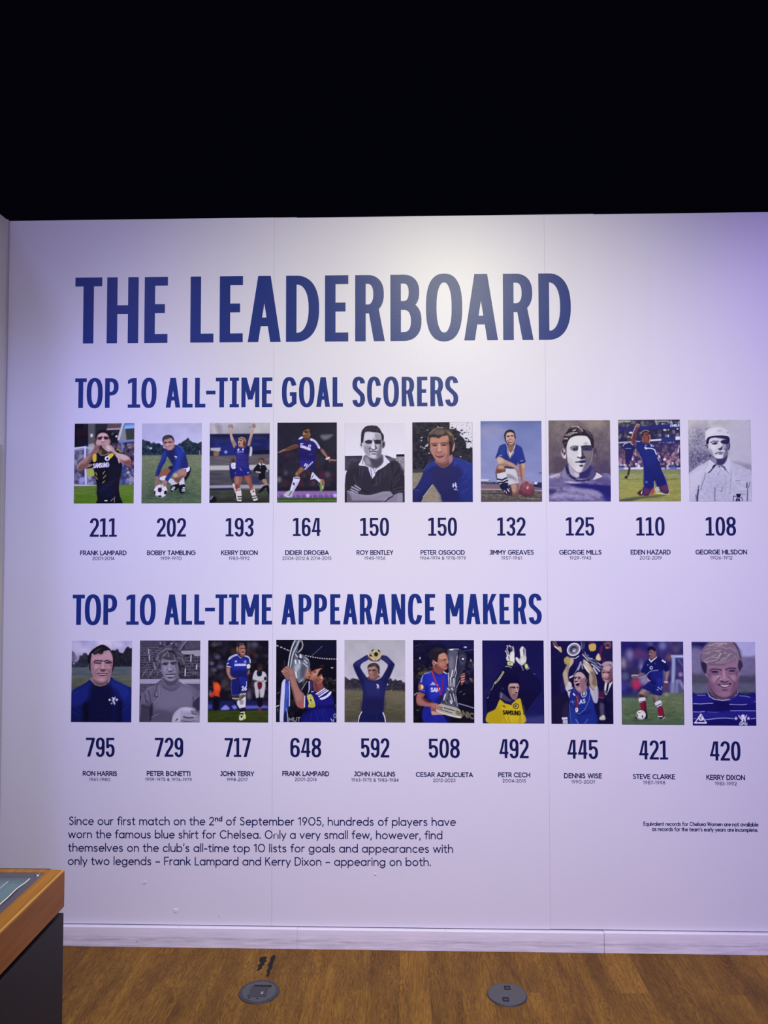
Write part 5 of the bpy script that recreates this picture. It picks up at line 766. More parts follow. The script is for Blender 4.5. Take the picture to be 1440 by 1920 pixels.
    p.t('SAMSUNG',638,622,892,618,42,15,'b9bbd8',4); l([640,535,690,535],12,'b4b7dc',4); l([650,520,680,520],14,'b4b7dc',4); e(666,508,10,12,'b4b7dc',4); e(872,527,28,28,'8e94c8',6); e(872,527,12,12,'343c8c',4)
    p.t('26',800,1158,905,1158,82,20,'c6c8dc',4)
    # head
    g([690,350,720,300,760,400,800,440,860,380,850,340], '5c423c', 8); g([715,200,760,150,850,160,875,250,870,340,830,390,770,380,720,300], '8a625a', 8); g([690,280,705,180,740,130,820,115,870,150,880,210,850,160,780,160,735,190,720,280], '1c181c', 8); l([735,140,800,125,840,140],14,'6d6a70',8); e(695,250,20,60,'9a7c62',10,0,.9)
    e(800,240,40,12,'4a2e2c',7); e(855,240,18,12,'4a2e2c',7); l([835,260,850,290],10,'b08c82',6); l([790,270,830,260],16,'b58f88',10,.8); e(825,320,22,18,'2c1418',6); l([800,340,850,345],14,'b58c80',7); l([720,300,790,390],10,'4a322e',8,.7); return p.done()

def pic_b3():
    p = Pic(55, 45, 1393, 1865, 16); g, l, e, q = p.g, p.l, p.e, p.p
    p.grad(45, '151520', 1865, '12121b'); g([650,60,1390,60,1390,430,1100,420,800,360],'181a35',80,.8); p.crowd(60,480,420,1860,50,44,['1c1c26','24242e','15151d','2c2c36'],20,.6); p.crowd(1100,880,1390,1240,36,30,['2e2a2c','45403c','1c1a20','3a3430'],14,.7); p.crowd(380,1300,700,1640,30,36,['23222c','2e2e38','1a1a22'],16,.7)
    pts=[(80,175),(165,210),(240,242),(310,272),(375,296)]
    for x,y in pts: l([x-18,y-8,x+18,y+8],16,'d9d9e0',5)
    for i in range(14):
        x=715+i*52; y=392+ (i*52)*.24-(i*52)**2*.00019
        e(x,y,15,10,'e6e6ee',5)
    l([1080,180,960,290,850,390],7,'8c8c9e',4); e(1295,660,26,14,'b9bac4',7); l([230,500,240,600],14,'4c4c5c',8,.6); l([1320,940,1390,930],12,'7a7468',6); l([70,1520,110,1500],22,'c6c6ce',6); l([80,1240,130,1200],14,'8a8a98',7,.7); l([90,1560,95,1620],12,'7a7a88',7); l([1370,1480,1365,1540],12,'8a8aa0',6)
    # trophy
    g([305,640,330,480,360,300,400,150,450,60,560,50,640,70,650,200,620,280,560,320,560,350,640,370,740,430,800,540,800,660,740,760,700,900,640,1000,560,1010,500,900,450,760,420,690,340,680], '5c6270', 8)
    l([320,640,350,420,400,220,470,60],22,'c2c6cf',7); l([375,650,400,480,430,340,500,200,560,60],26,'b0b5bf',8); l([345,640,372,430,430,220,490,110],20,'23252e',6); l([400,640,430,480,470,340],18,'31343f',8); g([540,220,580,100,620,90,620,190,580,260,530,300],'171820',8); l([620,70,645,150,630,230,560,310],22,'9a9ea8',7); l([560,70,620,60],20,'868a96',6)
    g([420,560,500,480,640,540,760,640,760,740,680,900,600,1000,540,960,480,840],'6d7482',30,.9); g([460,640,560,560,600,640,520,760,490,880],'a9b0bb',26,.8); l([480,500,490,560],34,'d8dce2',8); l([560,500,580,560],26,'ccd0d8',8); l([590,380,600,440],44,'c9cdd4',9); l([640,440,700,450],40,'5a606c',9); l([700,440,770,490],18,'a9aeb6',6); l([500,350,560,380],30,'2a2c36',8); l([480,360,520,420],18,'c2c6ce',6); l([540,450,640,480],26,'1b1c25',8); l([660,560,760,650],16,'d9dde2',6); l([680,500,740,560],22,'c2c6cc',7); g([620,600,720,640,720,760,640,900,600,820],'4a4f5c',24,.8); l([490,760,510,880],26,'cfd5dc',9); l([560,1000,630,930],16,'b9bec8',6); g([700,700,790,660,830,760,760,860,690,940],'86685f',16,.8); l([760,690,720,840],22,'c49c90',10,.7); l([560,740,540,900],12,'8c94a2',8)
    l([640,880,700,1000,620,1140],10,'8c8e9a',6); g([560,1000,700,960,740,940,640,1160,560,1100],'2a2c38',12); l([740,960,620,1150],12,'a4a6b2',5); l([700,900,650,1030],16,'6a4a44',9)
    # ribbons
    g([185,1000,265,920,260,1100,240,1400,225,1865,140,1865,150,1400], 'bcbcd6', 6); g([265,930,340,950,345,1250,330,1540,300,1640,320,1865,225,1865,250,1300], '2f4694', 7); g([270,1000,330,1100,320,1300,280,1400,260,1200],'5068b8',20,.7); l([345,960,355,1200,350,1510],20,'c2c2d8',5); l([280,1560,310,1700,320,1860],16,'b9b9d2',5); g([240,1640,290,1640,300,1865,225,1865],'20284e',10); l([180,1000,160,1300,145,1500],8,'8d8db0',5); l([275,1420,270,1600],40,'4a60b0',14,.7)
    l([790,970,790,1140,740,1260],30,'a6a8c2',6); l([830,990,840,1140],50,'30386e',12); g([640,1160,760,1100,760,1220,700,1290,640,1230],'161624',8)
    # forearm
    g([170,740,220,680,290,630,380,660,440,720,480,860,520,1000,580,1140,690,1280,690,1540,560,1540,490,1450,430,1250,390,1080,360,940,280,920,230,830,200,800], '86635c', 8); g([360,900,440,860,500,1020,580,1180,640,1320,520,1400,440,1200],'9c7871',26,.7); g([500,1440,640,1400,690,1530,560,1540],'a05a5a',24,.8); g([420,1100,470,1300,500,1480,450,1360],'5c4440',14,.7)
    l([180,740,260,760],26,'a9857c',7); l([220,690,300,740],26,'a07a72',7); l([215,800,270,850],24,'93706a',7); l([270,650,340,700],26,'9c786f',7); l([225,735,280,775],7,'54383a',5); l([250,680,300,720],7,'54383a',5); e(390,760,50,70,'947068',22)
    # head
    g([870,960,900,1170,1000,1180,1110,1100,1080,1000,1090,880,980,880], '7c4a4a', 8); g([900,1000,940,1160,1000,1170,940,1000],'5a3a3a',14,.7)
    g([820,760,900,700,1020,640,1090,660,1060,760,1090,860,1080,960,980,1010,880,960,800,920,730,900,710,830,760,790], '94665a', 8); g([880,760,1000,680,1040,700,960,820,860,860],'b08674',20,.8); g([760,900,860,940,960,900,1020,960,940,1000,840,960],'6d443c',16,.7)
    g([840,740,900,700,1030,620,1080,610,1120,650,1130,740,1090,870,1060,800,1020,830,970,860,990,780,1020,720,1080,670,960,690], '1a171a', 8); l([1040,620,1110,610],18,'3f3a3a',8); e(1055,905,46,44,'a5605a',8); e(1065,880,26,24,'c09a94',10); l([1020,900,1040,930],12,'5e2c2c',6); e(910,755,26,14,'34201e',6); l([870,720,930,700],14,'2a1a1a',5); e(820,785,16,10,'4a2a28',6); e(790,865,16,18,'3a1a20',6); l([720,830,770,830],18,'b08074',8); l([760,740,790,820],26,'a87c6c',9)
    # shirt
    g([690,1290,740,1280,860,1190,960,1200,1130,1120,1250,1190,1310,1300,1340,1500,1330,1865,660,1865,650,1680,760,1590,700,1540], '1f1f66', 8); g([900,1250,1100,1380,1280,1300,1320,1450,1100,1500,920,1420],'26247a',40,.8); g([660,1640,900,1540,1330,1490,1330,1560,900,1580,720,1680],'16164a',20,.8); g([880,1600,1300,1560,1300,1860,900,1860],'1f2276',40,.6)
    for a in ([920,1600,1000,1860],[1060,1580,1130,1860],[840,1640,820,1860],[980,1540,1040,1700],[1100,1560,1200,1760],[720,1760,740,1860]): l(a,14,'34388c',12,.7)
    l([690,1290,685,1530],20,'c4c4dc',5); g([740,1290,840,1255,910,1420,910,1530,770,1530,780,1440], 'b5b464', 6); l([770,1330,860,1290],20,'8f9050',10,.6); e(825,1380,14,26,'1c1c14',5); e(848,1430,8,10,'1c1c14',4); g([790,1470,900,1460,900,1530,780,1530],'a09a3c',14,.7)
    for i,(a,w) in enumerate((([945,1240,1130,1120],26),([985,1262,1170,1145],26),([1005,1300,1205,1165],28))): l(a,w,'cfcfe4',4)
    g([1020,1340,1150,1280,1260,1180,1275,1230,1200,1310,1080,1370],'c6c6dc',6); l([835,1192,885,1188],18,'c4c4dc',5); l([975,1275,1180,1155],8,'23226a',4)
    p.t('MUT',340,1850,590,1840,80,18,'8a8a92',5); e(1360,1720,34,50,'9a9aa4',6); e(1360,1720,18,32,'191922',5); l([1270,1790,1300,1840],20,'a4a4ae',5); l([1330,1800,1325,1850],18,'a4a4ae',5); return p.done()

def pic_b4():
    p = Pic(60, 42, 1400, 1868, 17); g, l, e, q = p.g, p.l, p.e, p.p
    p.grad(42, 'a3a3ad', 1000, 'b3b0c2'); p.n(60,42,1400,900,10,160,160)
    g([60,880,120,900,180,935,230,890,300,910,360,920,420,960,480,1000,480,1170,60,1150], '3a3843', 10); g([960,1000,1040,920,1085,895,1130,950,1180,915,1230,950,1300,930,1350,980,1400,1000,1400,1200,950,1190], '3a3742', 10); p.n(60,900,480,1150,34,36,34); p.n(960,920,1400,1180,34,36,34); e(225,890,30,16,'a8a6b4',8,0,.7); e(352,1140,14,14,'a8a69c',7); e(1090,1165,16,12,'9a988c',7); e(1010,1030,14,20,'c0bed0',7)
    q([60,1120,1400,1180,1400,1880,60,1880], '676455', 10); q([60,1110,500,1150,500,1180,60,1150],'43424a',20,.8); q([60,1350,1400,1360,1400,1880,60,1880],'5a5949',150,.8); q([60,1650,1400,1650,1400,1880,60,1880],'4c4a40',120,.8); p.n(60,1180,1400,1868,14,110,20); g([1050,1190,1400,1200,1400,1400,1050,1380],'6f6858',60,.6)
    # arms and body
    g([250,590,300,530,400,470,550,380,590,410,600,470,520,520,450,560,410,640,470,760,540,850,600,900,700,940,800,920,880,870,960,740,1020,610,940,520,870,470,880,390,990,400,1080,480,1160,570,1165,620,1110,760,1050,900,1000,1030,960,1190,930,1400,900,1650,700,1700,450,1640,460,1400,465,1180,430,1050,370,900,300,760,255,650], '272a5a', 7)
    g([290,560,420,490,560,420,560,470,420,560,340,640],'363a78',20,.7); g([270,640,340,620,440,860,500,1000,440,1020,360,860],'20224a',20,.8); g([540,960,800,960,900,1060,860,1300,560,1300,500,1100],'303468',60,.8); g([500,1350,900,1350,880,1640,480,1620],'242550',60,.9); g([1040,600,1150,580,1100,760,1000,960,940,1000,960,860],'21224a',20,.8); g([900,410,1000,420,1080,520,1040,580,920,490],'38386e',20,.7); g([840,1060,940,1060,920,1300,860,1360],'2b2a66',40,.6)
    l([250,620,310,800,380,940],8,'9896b4',5,.5); l([1160,600,1100,780,1040,920],8,'9896b4',5,.5); l([480,1000,540,1240],14,'22244c',12,.7); l([960,960,900,1080],14,'22244c',12,.7); l([400,640,540,860],7,'9c9ab8',5,.5)
    # crest
    l([775,1030,800,1050,790,1090],24,'c6c5da',5); l([805,1040,815,1080],14,'c6c5da',5); l([770,1110,825,1112],12,'a4a2c4',5); l([790,1080,820,1105],12,'c6c5da',5); e(795,1155,12,10,'4a4a88',6)
    # shorts
    g([380,1870,400,1740,450,1640,560,1670,720,1690,900,1650,950,1780,960,1870], '1f2352', 7); l([440,1640,390,1730,360,1860],18,'d4d3e4',5); l([910,1655,950,1760,965,1860],22,'d4d3e4',5); l([760,1700,790,1850],16,'2e3468',12,.7); l([500,1700,480,1850],16,'2e3468',12,.7)
    # ball, hands
    g([560,390,620,420,700,500,720,515,640,510,590,460],'6a5048',7); g([880,370,850,440,780,500,720,515,820,510,870,450],'5e4640',7)
    e(735,365,132,120,'a89f7c',6); g([620,440,700,480,800,470,850,400,830,470,740,510,660,490],'7f6448',12,.8); e(720,290,70,30,'bab394',20); e(757,362,44,48,'26252b',6); g([650,290,690,255,710,262,680,300],'2b2a30',6); g([790,262,830,270,850,310,810,300],'2b2a30',6); e(632,395,28,30,'2b2426',7,40); l([757,320,740,255],6,'7c7560',4); l([800,350,860,340],6,'7c7560',4); l([720,390,660,430],6,'7c7560',4); l([690,330,640,340],6,'7c7560',4); l([590,390,650,440,720,500],14,'d6d2c2',5); l([880,350,840,430,760,500],14,'c9c2ac',5); l([600,470,720,520,820,500],16,'453632',6)
    # head
    g([590,850,600,920,700,940,790,900,820,830], '6d4c48', 9); g([575,700,590,640,680,620,760,640,790,720,790,800,750,880,680,905,620,880,590,800], '8d6c68', 8); g([590,660,700,640,740,680,640,700],'a58683',14,.8); g([700,700,780,700,780,800,720,880],'705250',16,.7)
    g([570,690,570,640,600,590,680,555,760,560,820,610,840,680,830,760,800,790,800,720,770,660,730,625,660,640,600,650], '3a3432', 7); g([620,600,720,570,780,610,680,620],'54493f',16,.8); l([800,740,830,780],26,'2c2626',8); e(815,740,20,40,'5d4440',8); g([770,850,800,800,830,840,850,880,790,880],'7a5a58',10); l([545,860,580,840],24,'cfcbd8',10,.7)
    e(622,722,34,14,'2f2022',7); e(705,718,36,14,'2f2022',7); l([650,720,635,780,665,785],12,'b2948e',7); l([610,820,660,828,710,820],14,'8c3f46',6); l([620,838,690,838],8,'b08a84',6); l([590,740,600,800],10,'5e4646',8,.7); return p.done()
def pic_b5():
    p = Pic(55, 48, 1402, 1875, 18); g, l, e, q = p.g, p.l, p.e, p.p
    p.grad(48, '19183a', 1875, '14141f'); g([400,60,1390,60,1390,300,900,200],'211f52',60,.8); p.n(55,48,1402,1875,12,120,60)
    for a,c,w in (([80,200,240,130],'4a4858',12),([100,270,350,130],'3a3850',12),([80,500,200,480],'4a4a58',10),([1170,290,1390,255],'5a5c8c',14),([700,140,1100,180],'2c2a5c',12),([850,100,1300,120],'26255a',14)): l(a,w,c,8,.8)
    e(1210,205,34,16,'c6c6e0',8); e(205,450,14,24,'c6c8d8',7); e(1390,595,22,14,'d0d0e6',7); p.crowd(70,580,460,920,50,26,['3a3630','4a452e','26242a','1d1c24','5a5238'],12,.7); g([160,770,300,740,320,800,200,830],'6c6434',20,.7); p.crowd(60,900,330,1860,60,30,['1c1b22','24222a','2c2a30','17161c'],16,.7); p.crowd(1180,460,1390,1000,34,26,['2a284a','3c3a58','1c1b34','4a4440'],12,.7); e(1330,500,20,30,'8c8a8c',10); g([1310,880,1380,900,1380,980,1300,960],'5a4848',16,.7); l([1310,890,1350,940],14,'8a8898',7); l([80,1260,130,1220],14,'b4b4c0',6); l([90,1280,100,1260],10,'8a8a94',6); e(150,1600,20,12,'6a6a80',8); l([1080,1200,1120,1180],12,'7a7a98',6); l([1160,1250,1200,1230],14,'7a7a98',6)
    l([1060,1450,1240,1500,1402,1550],22,'8e8eb4',6); q([1050,1470,1402,1570,1402,1870,1050,1870],'191928',10); p.t('NIO',1140,1720,1420,1790,110,34,'6c6858',9)
    # shirt
    g([240,1140,180,1080,190,980,260,820,380,760,480,720,560,790,640,800,720,740,800,800,830,1000,800,1300,640,1440,480,1420,360,1340,330,1220], '29339a', 8); g([380,800,560,860,760,860,780,1100,640,1280,460,1300,360,1100],'303ab0',60,.8); g([180,1000,320,960,370,1100,330,1240,170,1180],'2a3494',20,.8); g([320,1100,380,1080,400,1300,480,1400,360,1340],'1c2470',16,.7); l([380,1260,560,1180],16,'202a80',10,.7); l([480,1370,620,1300],16,'202a80',10,.7); g([640,1300,780,1280,640,1440,520,1420],'1a2060',26,.7)
    g([300,1500,500,1560,640,1690,800,1700,800,1870,290,1870], '252c8c', 8); l([560,1720,540,1860],12,'3a44b0',10,.7); l([420,1640,340,1860],14,'1c226c',10,.7); q([700,1690,900,1700,880,1870,820,1870],'181a44',16)
    l([270,830,245,900,240,980],14,'b5b7d6',6); l([300,800,370,770],12,'c0c2dc',6); l([230,900,210,990],10,'8a8ec8',5); g([350,760,480,720,460,760,380,800],'7a82b8',16,.7); l([170,1150,310,1175],12,'6a72c4',6); g([180,1040,230,1030,275,1060,280,1120,240,1150,180,1130],'c0924a',6); g([180,1040,220,1030,220,1140,180,1130],'b0602c',7); e(252,1085,24,40,'d8d0b0',8); l([720,745,790,790],22,'c9cbe0',5)
    l([440,1035,545,1035],14,'c2c6ea',4); l([460,1015,530,1015],14,'c2c6ea',4); l([480,985,505,995],20,'c2c6ea',4); p.t('SAM',445,1190,640,1195,85,22,'c6cae8',5)
    # medal ribbon
    l([470,720,500,860,580,1040,640,1200,680,1280],30,'9a2c36',6); l([480,760,560,980],10,'c8686c',5,.8); l([725,850,710,1040,680,1200],26,'8a2434',6); g([650,1280,700,1270,710,1340,650,1350],'2e2c34',8); l([580,1030,600,1050],14,'dca09a',5)
    # lower arm
    g([165,1200,310,1250,280,1330,400,1420,520,1440,640,1470,700,1530,740,1690,600,1690,480,1700,440,1600,420,1530,300,1510,160,1490,120,1400,130,1280], '8a5a58', 8); g([150,1240,250,1260,230,1340,340,1420,440,1460,400,1510,220,1480,140,1400],'a3736e',24,.6); g([240,1330,300,1310,420,1400,560,1440,460,1450,320,1420],'5a3438',14,.7); g([460,1620,560,1640,700,1680,720,1695,560,1700,470,1700],'b98f8c',10); g([440,1440,560,1450,640,1500,600,1560,480,1540],'a67874',20,.7); l([560,1500,540,1600],12,'5c3438',7); l([470,1600,580,1610],12,'6c4444',7)
    # trophy
    g([815,260,870,240,1060,240,1200,330,1240,420,1200,620,1120,800,1020,1050,1040,1120,1000,1240,1020,1400,1045,1550,900,1540,660,1460,720,1360,790,1140,820,900,830,700,800,500], '3d3d50', 7)
    g([850,290,1030,280,1020,460,960,700,930,900,840,900,850,700,830,500],'5a5a70',16,.9); g([880,380,960,500,940,720,900,880,860,700],'76748a',20,.7); g([1080,280,1200,340,1230,430,1160,640,1060,820,1010,900,1040,600],'34344a',12); g([1070,440,1140,360,1220,440,1180,560,1120,600],'4f4f66',12,.8); e(1155,470,48,48,'1b1b2c',7); e(1158,466,28,26,'c9cad8',8); l([870,262,940,255],26,'d6d6de',5); l([960,245,1060,248],14,'a8a8b8',5); l([815,280,850,250],12,'4a4a5c',5); l([1035,400,1000,640,950,860],18,'cfd0dc',5); l([1060,320,1010,700,950,880],22,'15152a',5); l([1000,640,1010,780,970,900],14,'b5b6c6',5); l([930,720,900,860],24,'d0d0da',7); l([830,780,850,1080],22,'b4b4c6',6); l([880,880,890,1060],26,'c6c6d6',6); l([945,900,930,1080],30,'a9a9bc',6); l([975,920,965,1080],14,'d6d6e0',5); l([860,900,870,1060],10,'1a1a2c',4); l([915,880,910,1080],14,'1c1c2e',5); l([870,520,880,640],40,'8a7884',20,.7)
    g([800,1100,900,1080,1000,1120,1000,1240,1020,1400,1040,1540,800,1500,660,1450,740,1330],'57576a',10)
    for a,c,w in (([820,1120,850,1150],'d0d0dc',24),([900,1110,930,1150],'d8d8e0',24),([760,1250,730,1360],'d6d6da',28),([860,1180,840,1320],'1c1c2c',18),([890,1200,940,1380],'1c1c2c',20),([870,1240,920,1400,900,1450],'c2c2ce',20),([940,1240,980,1390],'b9b9c8',20),([960,1140,970,1290],'2c2c3e',16),([1000,1280,1030,1500],'a9a9ba',12),([820,1360,780,1460],'2a2a3a',24),([880,1390,890,1440],'d8d8de',30),([940,1420,990,1500],'33333f',20),([700,1420,820,1440],'2a2832',24),([800,1200,770,1300],'8a8a9c',16),([690,1450,650,1470],'6a6668',20),([780,1430,800,1440],'d0c8c0',16)): l(a,w,c,6,.9)
    g([550,1590,570,1540,650,1460,800,1490,1050,1560,1110,1640,1125,1740,1090,1770,940,1745,740,1690,600,1640], 'a3a09a', 7); g([560,1600,740,1650,940,1700,1100,1740,1090,1770,940,1745,740,1690,600,1640],'c6c4c4',8); l([570,1600,760,1660,1000,1720],8,'6c6a66',6,.7)
    for i in range(6): l([740+i*40,1545+i*11,762+i*40,1551+i*11],20,'2e2a2c',4)
    for i in range(8): l([580+i*44,1560+i*13,600+i*44,1566+i*13],18,'4a3a2e' if i%2 else '26222a',5)
    g([1000,1600,1100,1640,1110,1720,1000,1690],'7a7260',8); p.n(1000,1600,1110,1720,40,16,16); g([540,1500,600,1490,700,1540,660,1580,590,1560],'a47a70',10); l([650,1530,700,1540],18,'8c4a48',6)
    # far hand
    g([1100,840,1140,790,1190,770,1200,850,1180,960,1120,1050,1110,960], '8e5c58', 7)
    for y in (820,875,930): l([1110,y+20,1190,y],12,'38202a',4); l([1120,y+35,1185,y+20],16,'d0a49a',5)
    l([1090,940,1010,1100],14,'9a9aae',5)
    # head
    g([490,620,500,720,600,800,690,790,720,720,640,660], '80504a', 8); g([600,480,620,360,740,330,800,380,830,540,800,600,810,650,790,700,720,720,640,690,560,640], '9a6c62', 8); g([620,380,740,340,780,400,780,470,640,470],'b98c7e',18,.8); g([560,560,640,640,740,700,680,720,560,660],'6d4444',16,.7)
    g([470,520,420,460,400,370,430,280,520,215,640,205,760,250,800,330,800,370,740,320,670,350,620,380,600,470,590,540,560,520,500,500,490,600,470,580], '2a2430', 8); g([500,280,620,230,720,270,600,300],'3d3640',20,.7); e(515,560,36,70,'a87a70',8,-12); l([545,540,570,560],26,'d0a294',8); l([500,520,560,660],10,'5e3634',7)
    l([720,490,790,470],16,'33201f',6); l([640,490,760,500],10,'5c3a36',8,.6); l([790,430,825,540,800,560],16,'c29a8a',8,.8); e(815,585,20,14,'3a2024',6); l([760,640,805,640],14,'6a3036',6); l([780,665,810,660],12,'b87c76',6); e(690,580,50,40,'ab7c72',24); return p.done()

def pic_b6():
    p = Pic(42, 58, 1402, 1890, 19); g, l, e, q = p.g, p.l, p.e, p.p
    p.grad(58, '1c1a4e', 1890, '25255e'); g([42,60,400,60,300,900,42,1100],'1f1c58',200,.8); e(200,700,120,200,'2b2850',120,0,.7); q([960,1740,1402,1700,1402,1890,960,1890],'36386f',40); q([980,1790,1402,1750,1402,1890,980,1890],'42427c',30,.7); g([860,1200,1050,1140,1060,1220,860,1320],'3e3a66',18,.9); l([1170,795,1215,805],16,'5a5a8a',7); e(130,1200,50,60,'2a284e',30)
    # sleeves and hood
    g([520,640,720,660,800,640,1060,700,1180,820,1340,1000,1330,1240,1200,1400,1080,1560,960,1700,940,1500,900,1360,800,1340,600,1420,430,1360,320,1580,160,1670,120,1500,140,1300,230,1150,300,960,440,760], '18163f', 9); l([700,700,900,780,1080,860],30,'1e1b4a',30,.6); g([860,820,1060,760,1300,980,1300,1220,1060,1160,900,1100],'1a1848',40,.8); l([1340,1210,1180,1420,970,1690],8,'4a4890',7,.7); l([130,1660,110,1480],10,'3a3870',8,.6)
    l([500,745,400,900,310,1000],16,'d4d0a4',5); l([520,760,420,920,320,1020],14,'cac69a',5); l([300,1010,280,1080,230,1160],10,'a4a08c',5); l([480,770,340,970],7,'26244a',4); l([170,1310,155,1335],14,'a8a8c0',5); l([220,1170,160,1310],6,'4a4870',5)
    # gloves
    g([590,510,580,430,600,370,640,360,690,300,750,300,755,440,750,560,700,540,640,510], 'c2c0c0', 7)
    for a in ([560,290,600,400,650,480],[590,240,625,340],[595,180,615,220],[640,175,680,200,700,260],[720,200,735,260,730,330],[580,440,590,480]): l(a,28,'b9b8bc',6)
    for a in ([600,230,640,340,650,380],[620,200,660,290],[690,210,700,280],[630,410,640,480],[560,320,575,380]): l(a,16,'1d1b42',5)
    g([680,370,740,330,745,520,700,530,660,470],'d6d4d0',12); g([600,540,640,520,720,550,710,620,650,620,600,590],'bcc28c',7); l([600,515,720,545],16,'6a6c58',6); e(655,575,20,14,'6a7048',6); l([550,640,620,630,690,665],12,'a9a9b8',5); l([600,610,700,625],10,'23223e',5)
    g([875,260,910,200,950,195,1000,260,1010,400,1020,440,1010,530,960,590,900,605,840,560,790,500,775,450,810,430,860,470,885,420], 'bab8bb', 7); l([890,260,905,400],30,'d2d0d0',8); l([930,210,930,380],30,'cfcdce',8); l([955,260,965,380],14,'24224a',5); l([985,270,990,400],22,'a6a4ac',6); l([960,220,975,330],10,'2a2850',5); l([800,450,860,540],34,'cccaca',10); l([880,430,870,520],8,'7c7a84',5); e(940,510,50,50,'c9c7c8',20); l([905,610,945,720],16,'8e8eac',6); g([980,600,1030,580,1060,660,1000,680],'b9c48c',7); l([960,590,1010,560],18,'5c5e58',6); l([1000,690,1075,660],14,'8c8e8c',5); l([1020,710,1080,680],10,'b4b4c4',5)
    # face and helmet
    g([610,1010,830,1010,850,1130,830,1200,800,1340,740,1370,680,1330,620,1200], '9a7c7c', 8); g([640,1030,800,1010,830,1060,660,1070],'b6989a',16,.8); g([620,1100,680,1130,680,1240,700,1330,640,1260],'7a5e66',14,.7)
    l([660,1100,740,1090,760,1110],22,'2c1f2a',7); e(745,1105,26,14,'1f161f',6); e(820,1100,18,14,'2c1f2a',6); l([780,1120,815,1200,770,1205],18,'c2a6a4',8); e(790,1210,24,14,'3a2630',6); g([700,1260,780,1250,790,1280,720,1290],'5a3c44',7); l([720,1275,780,1272],10,'b09aa0',5); g([690,1290,800,1290,780,1360,720,1365],'7a5e66',14,.8)
    g([480,1210,460,1060,490,930,580,860,700,840,820,900,860,1000,850,1050,820,1010,700,1005,640,1020,610,1080,610,1180,660,1300,700,1380,620,1340,540,1280], '15133c', 8); l([480,1120,510,1140],26,'3c3c6c',10); e(490,1120,26,22,'2c2c58',8); g([440,1200,500,1230,600,1320,690,1380,640,1410,540,1390,450,1340,410,1320],'4a4560',9); l([470,1240,450,1330],18,'8a8a9c',7); l([430,1270,440,1210],10,'6c6a80',6)
    # yellow shirt
    g([150,1680,320,1580,430,1360,540,1440,660,1470,710,1440,800,1360,880,1350,920,1480,950,1640,945,1890,180,1890], 'b39d28', 7); g([480,1480,700,1500,900,1500,930,1700,760,1860,520,1840,460,1640],'bda92e',60,.8); g([160,1690,320,1600,470,1600,480,1860,200,1870],'a5901f',40,.7); l([500,1720,560,1880],18,'8a7618',12,.7); l([600,1740,640,1880],18,'8a7618',12,.7); l([870,1700,860,1880],16,'8a7618',12,.7); l([460,1500,330,1600],14,'8c8044',10,.7); l([440,1350,540,1440,680,1475],24,'17143c',7); l([900,1380,940,1600,950,1700],16,'1c1a3c',7); l([930,1600,935,1880],14,'c4b890',8,.7)
    e(778,1512,66,60,'26221e',6); e(778,1512,48,44,'bfae64',5); e(775,1510,28,26,'2a2620',5); e(780,1505,8,10,'bfae64',4); l([480,1500,540,1510],12,'3a3020',5); l([500,1520,550,1540],14,'3a3020',5)
    p.t('SAMSUNG',492,1690,878,1708,86,21,'2b2418',5); return p.done()

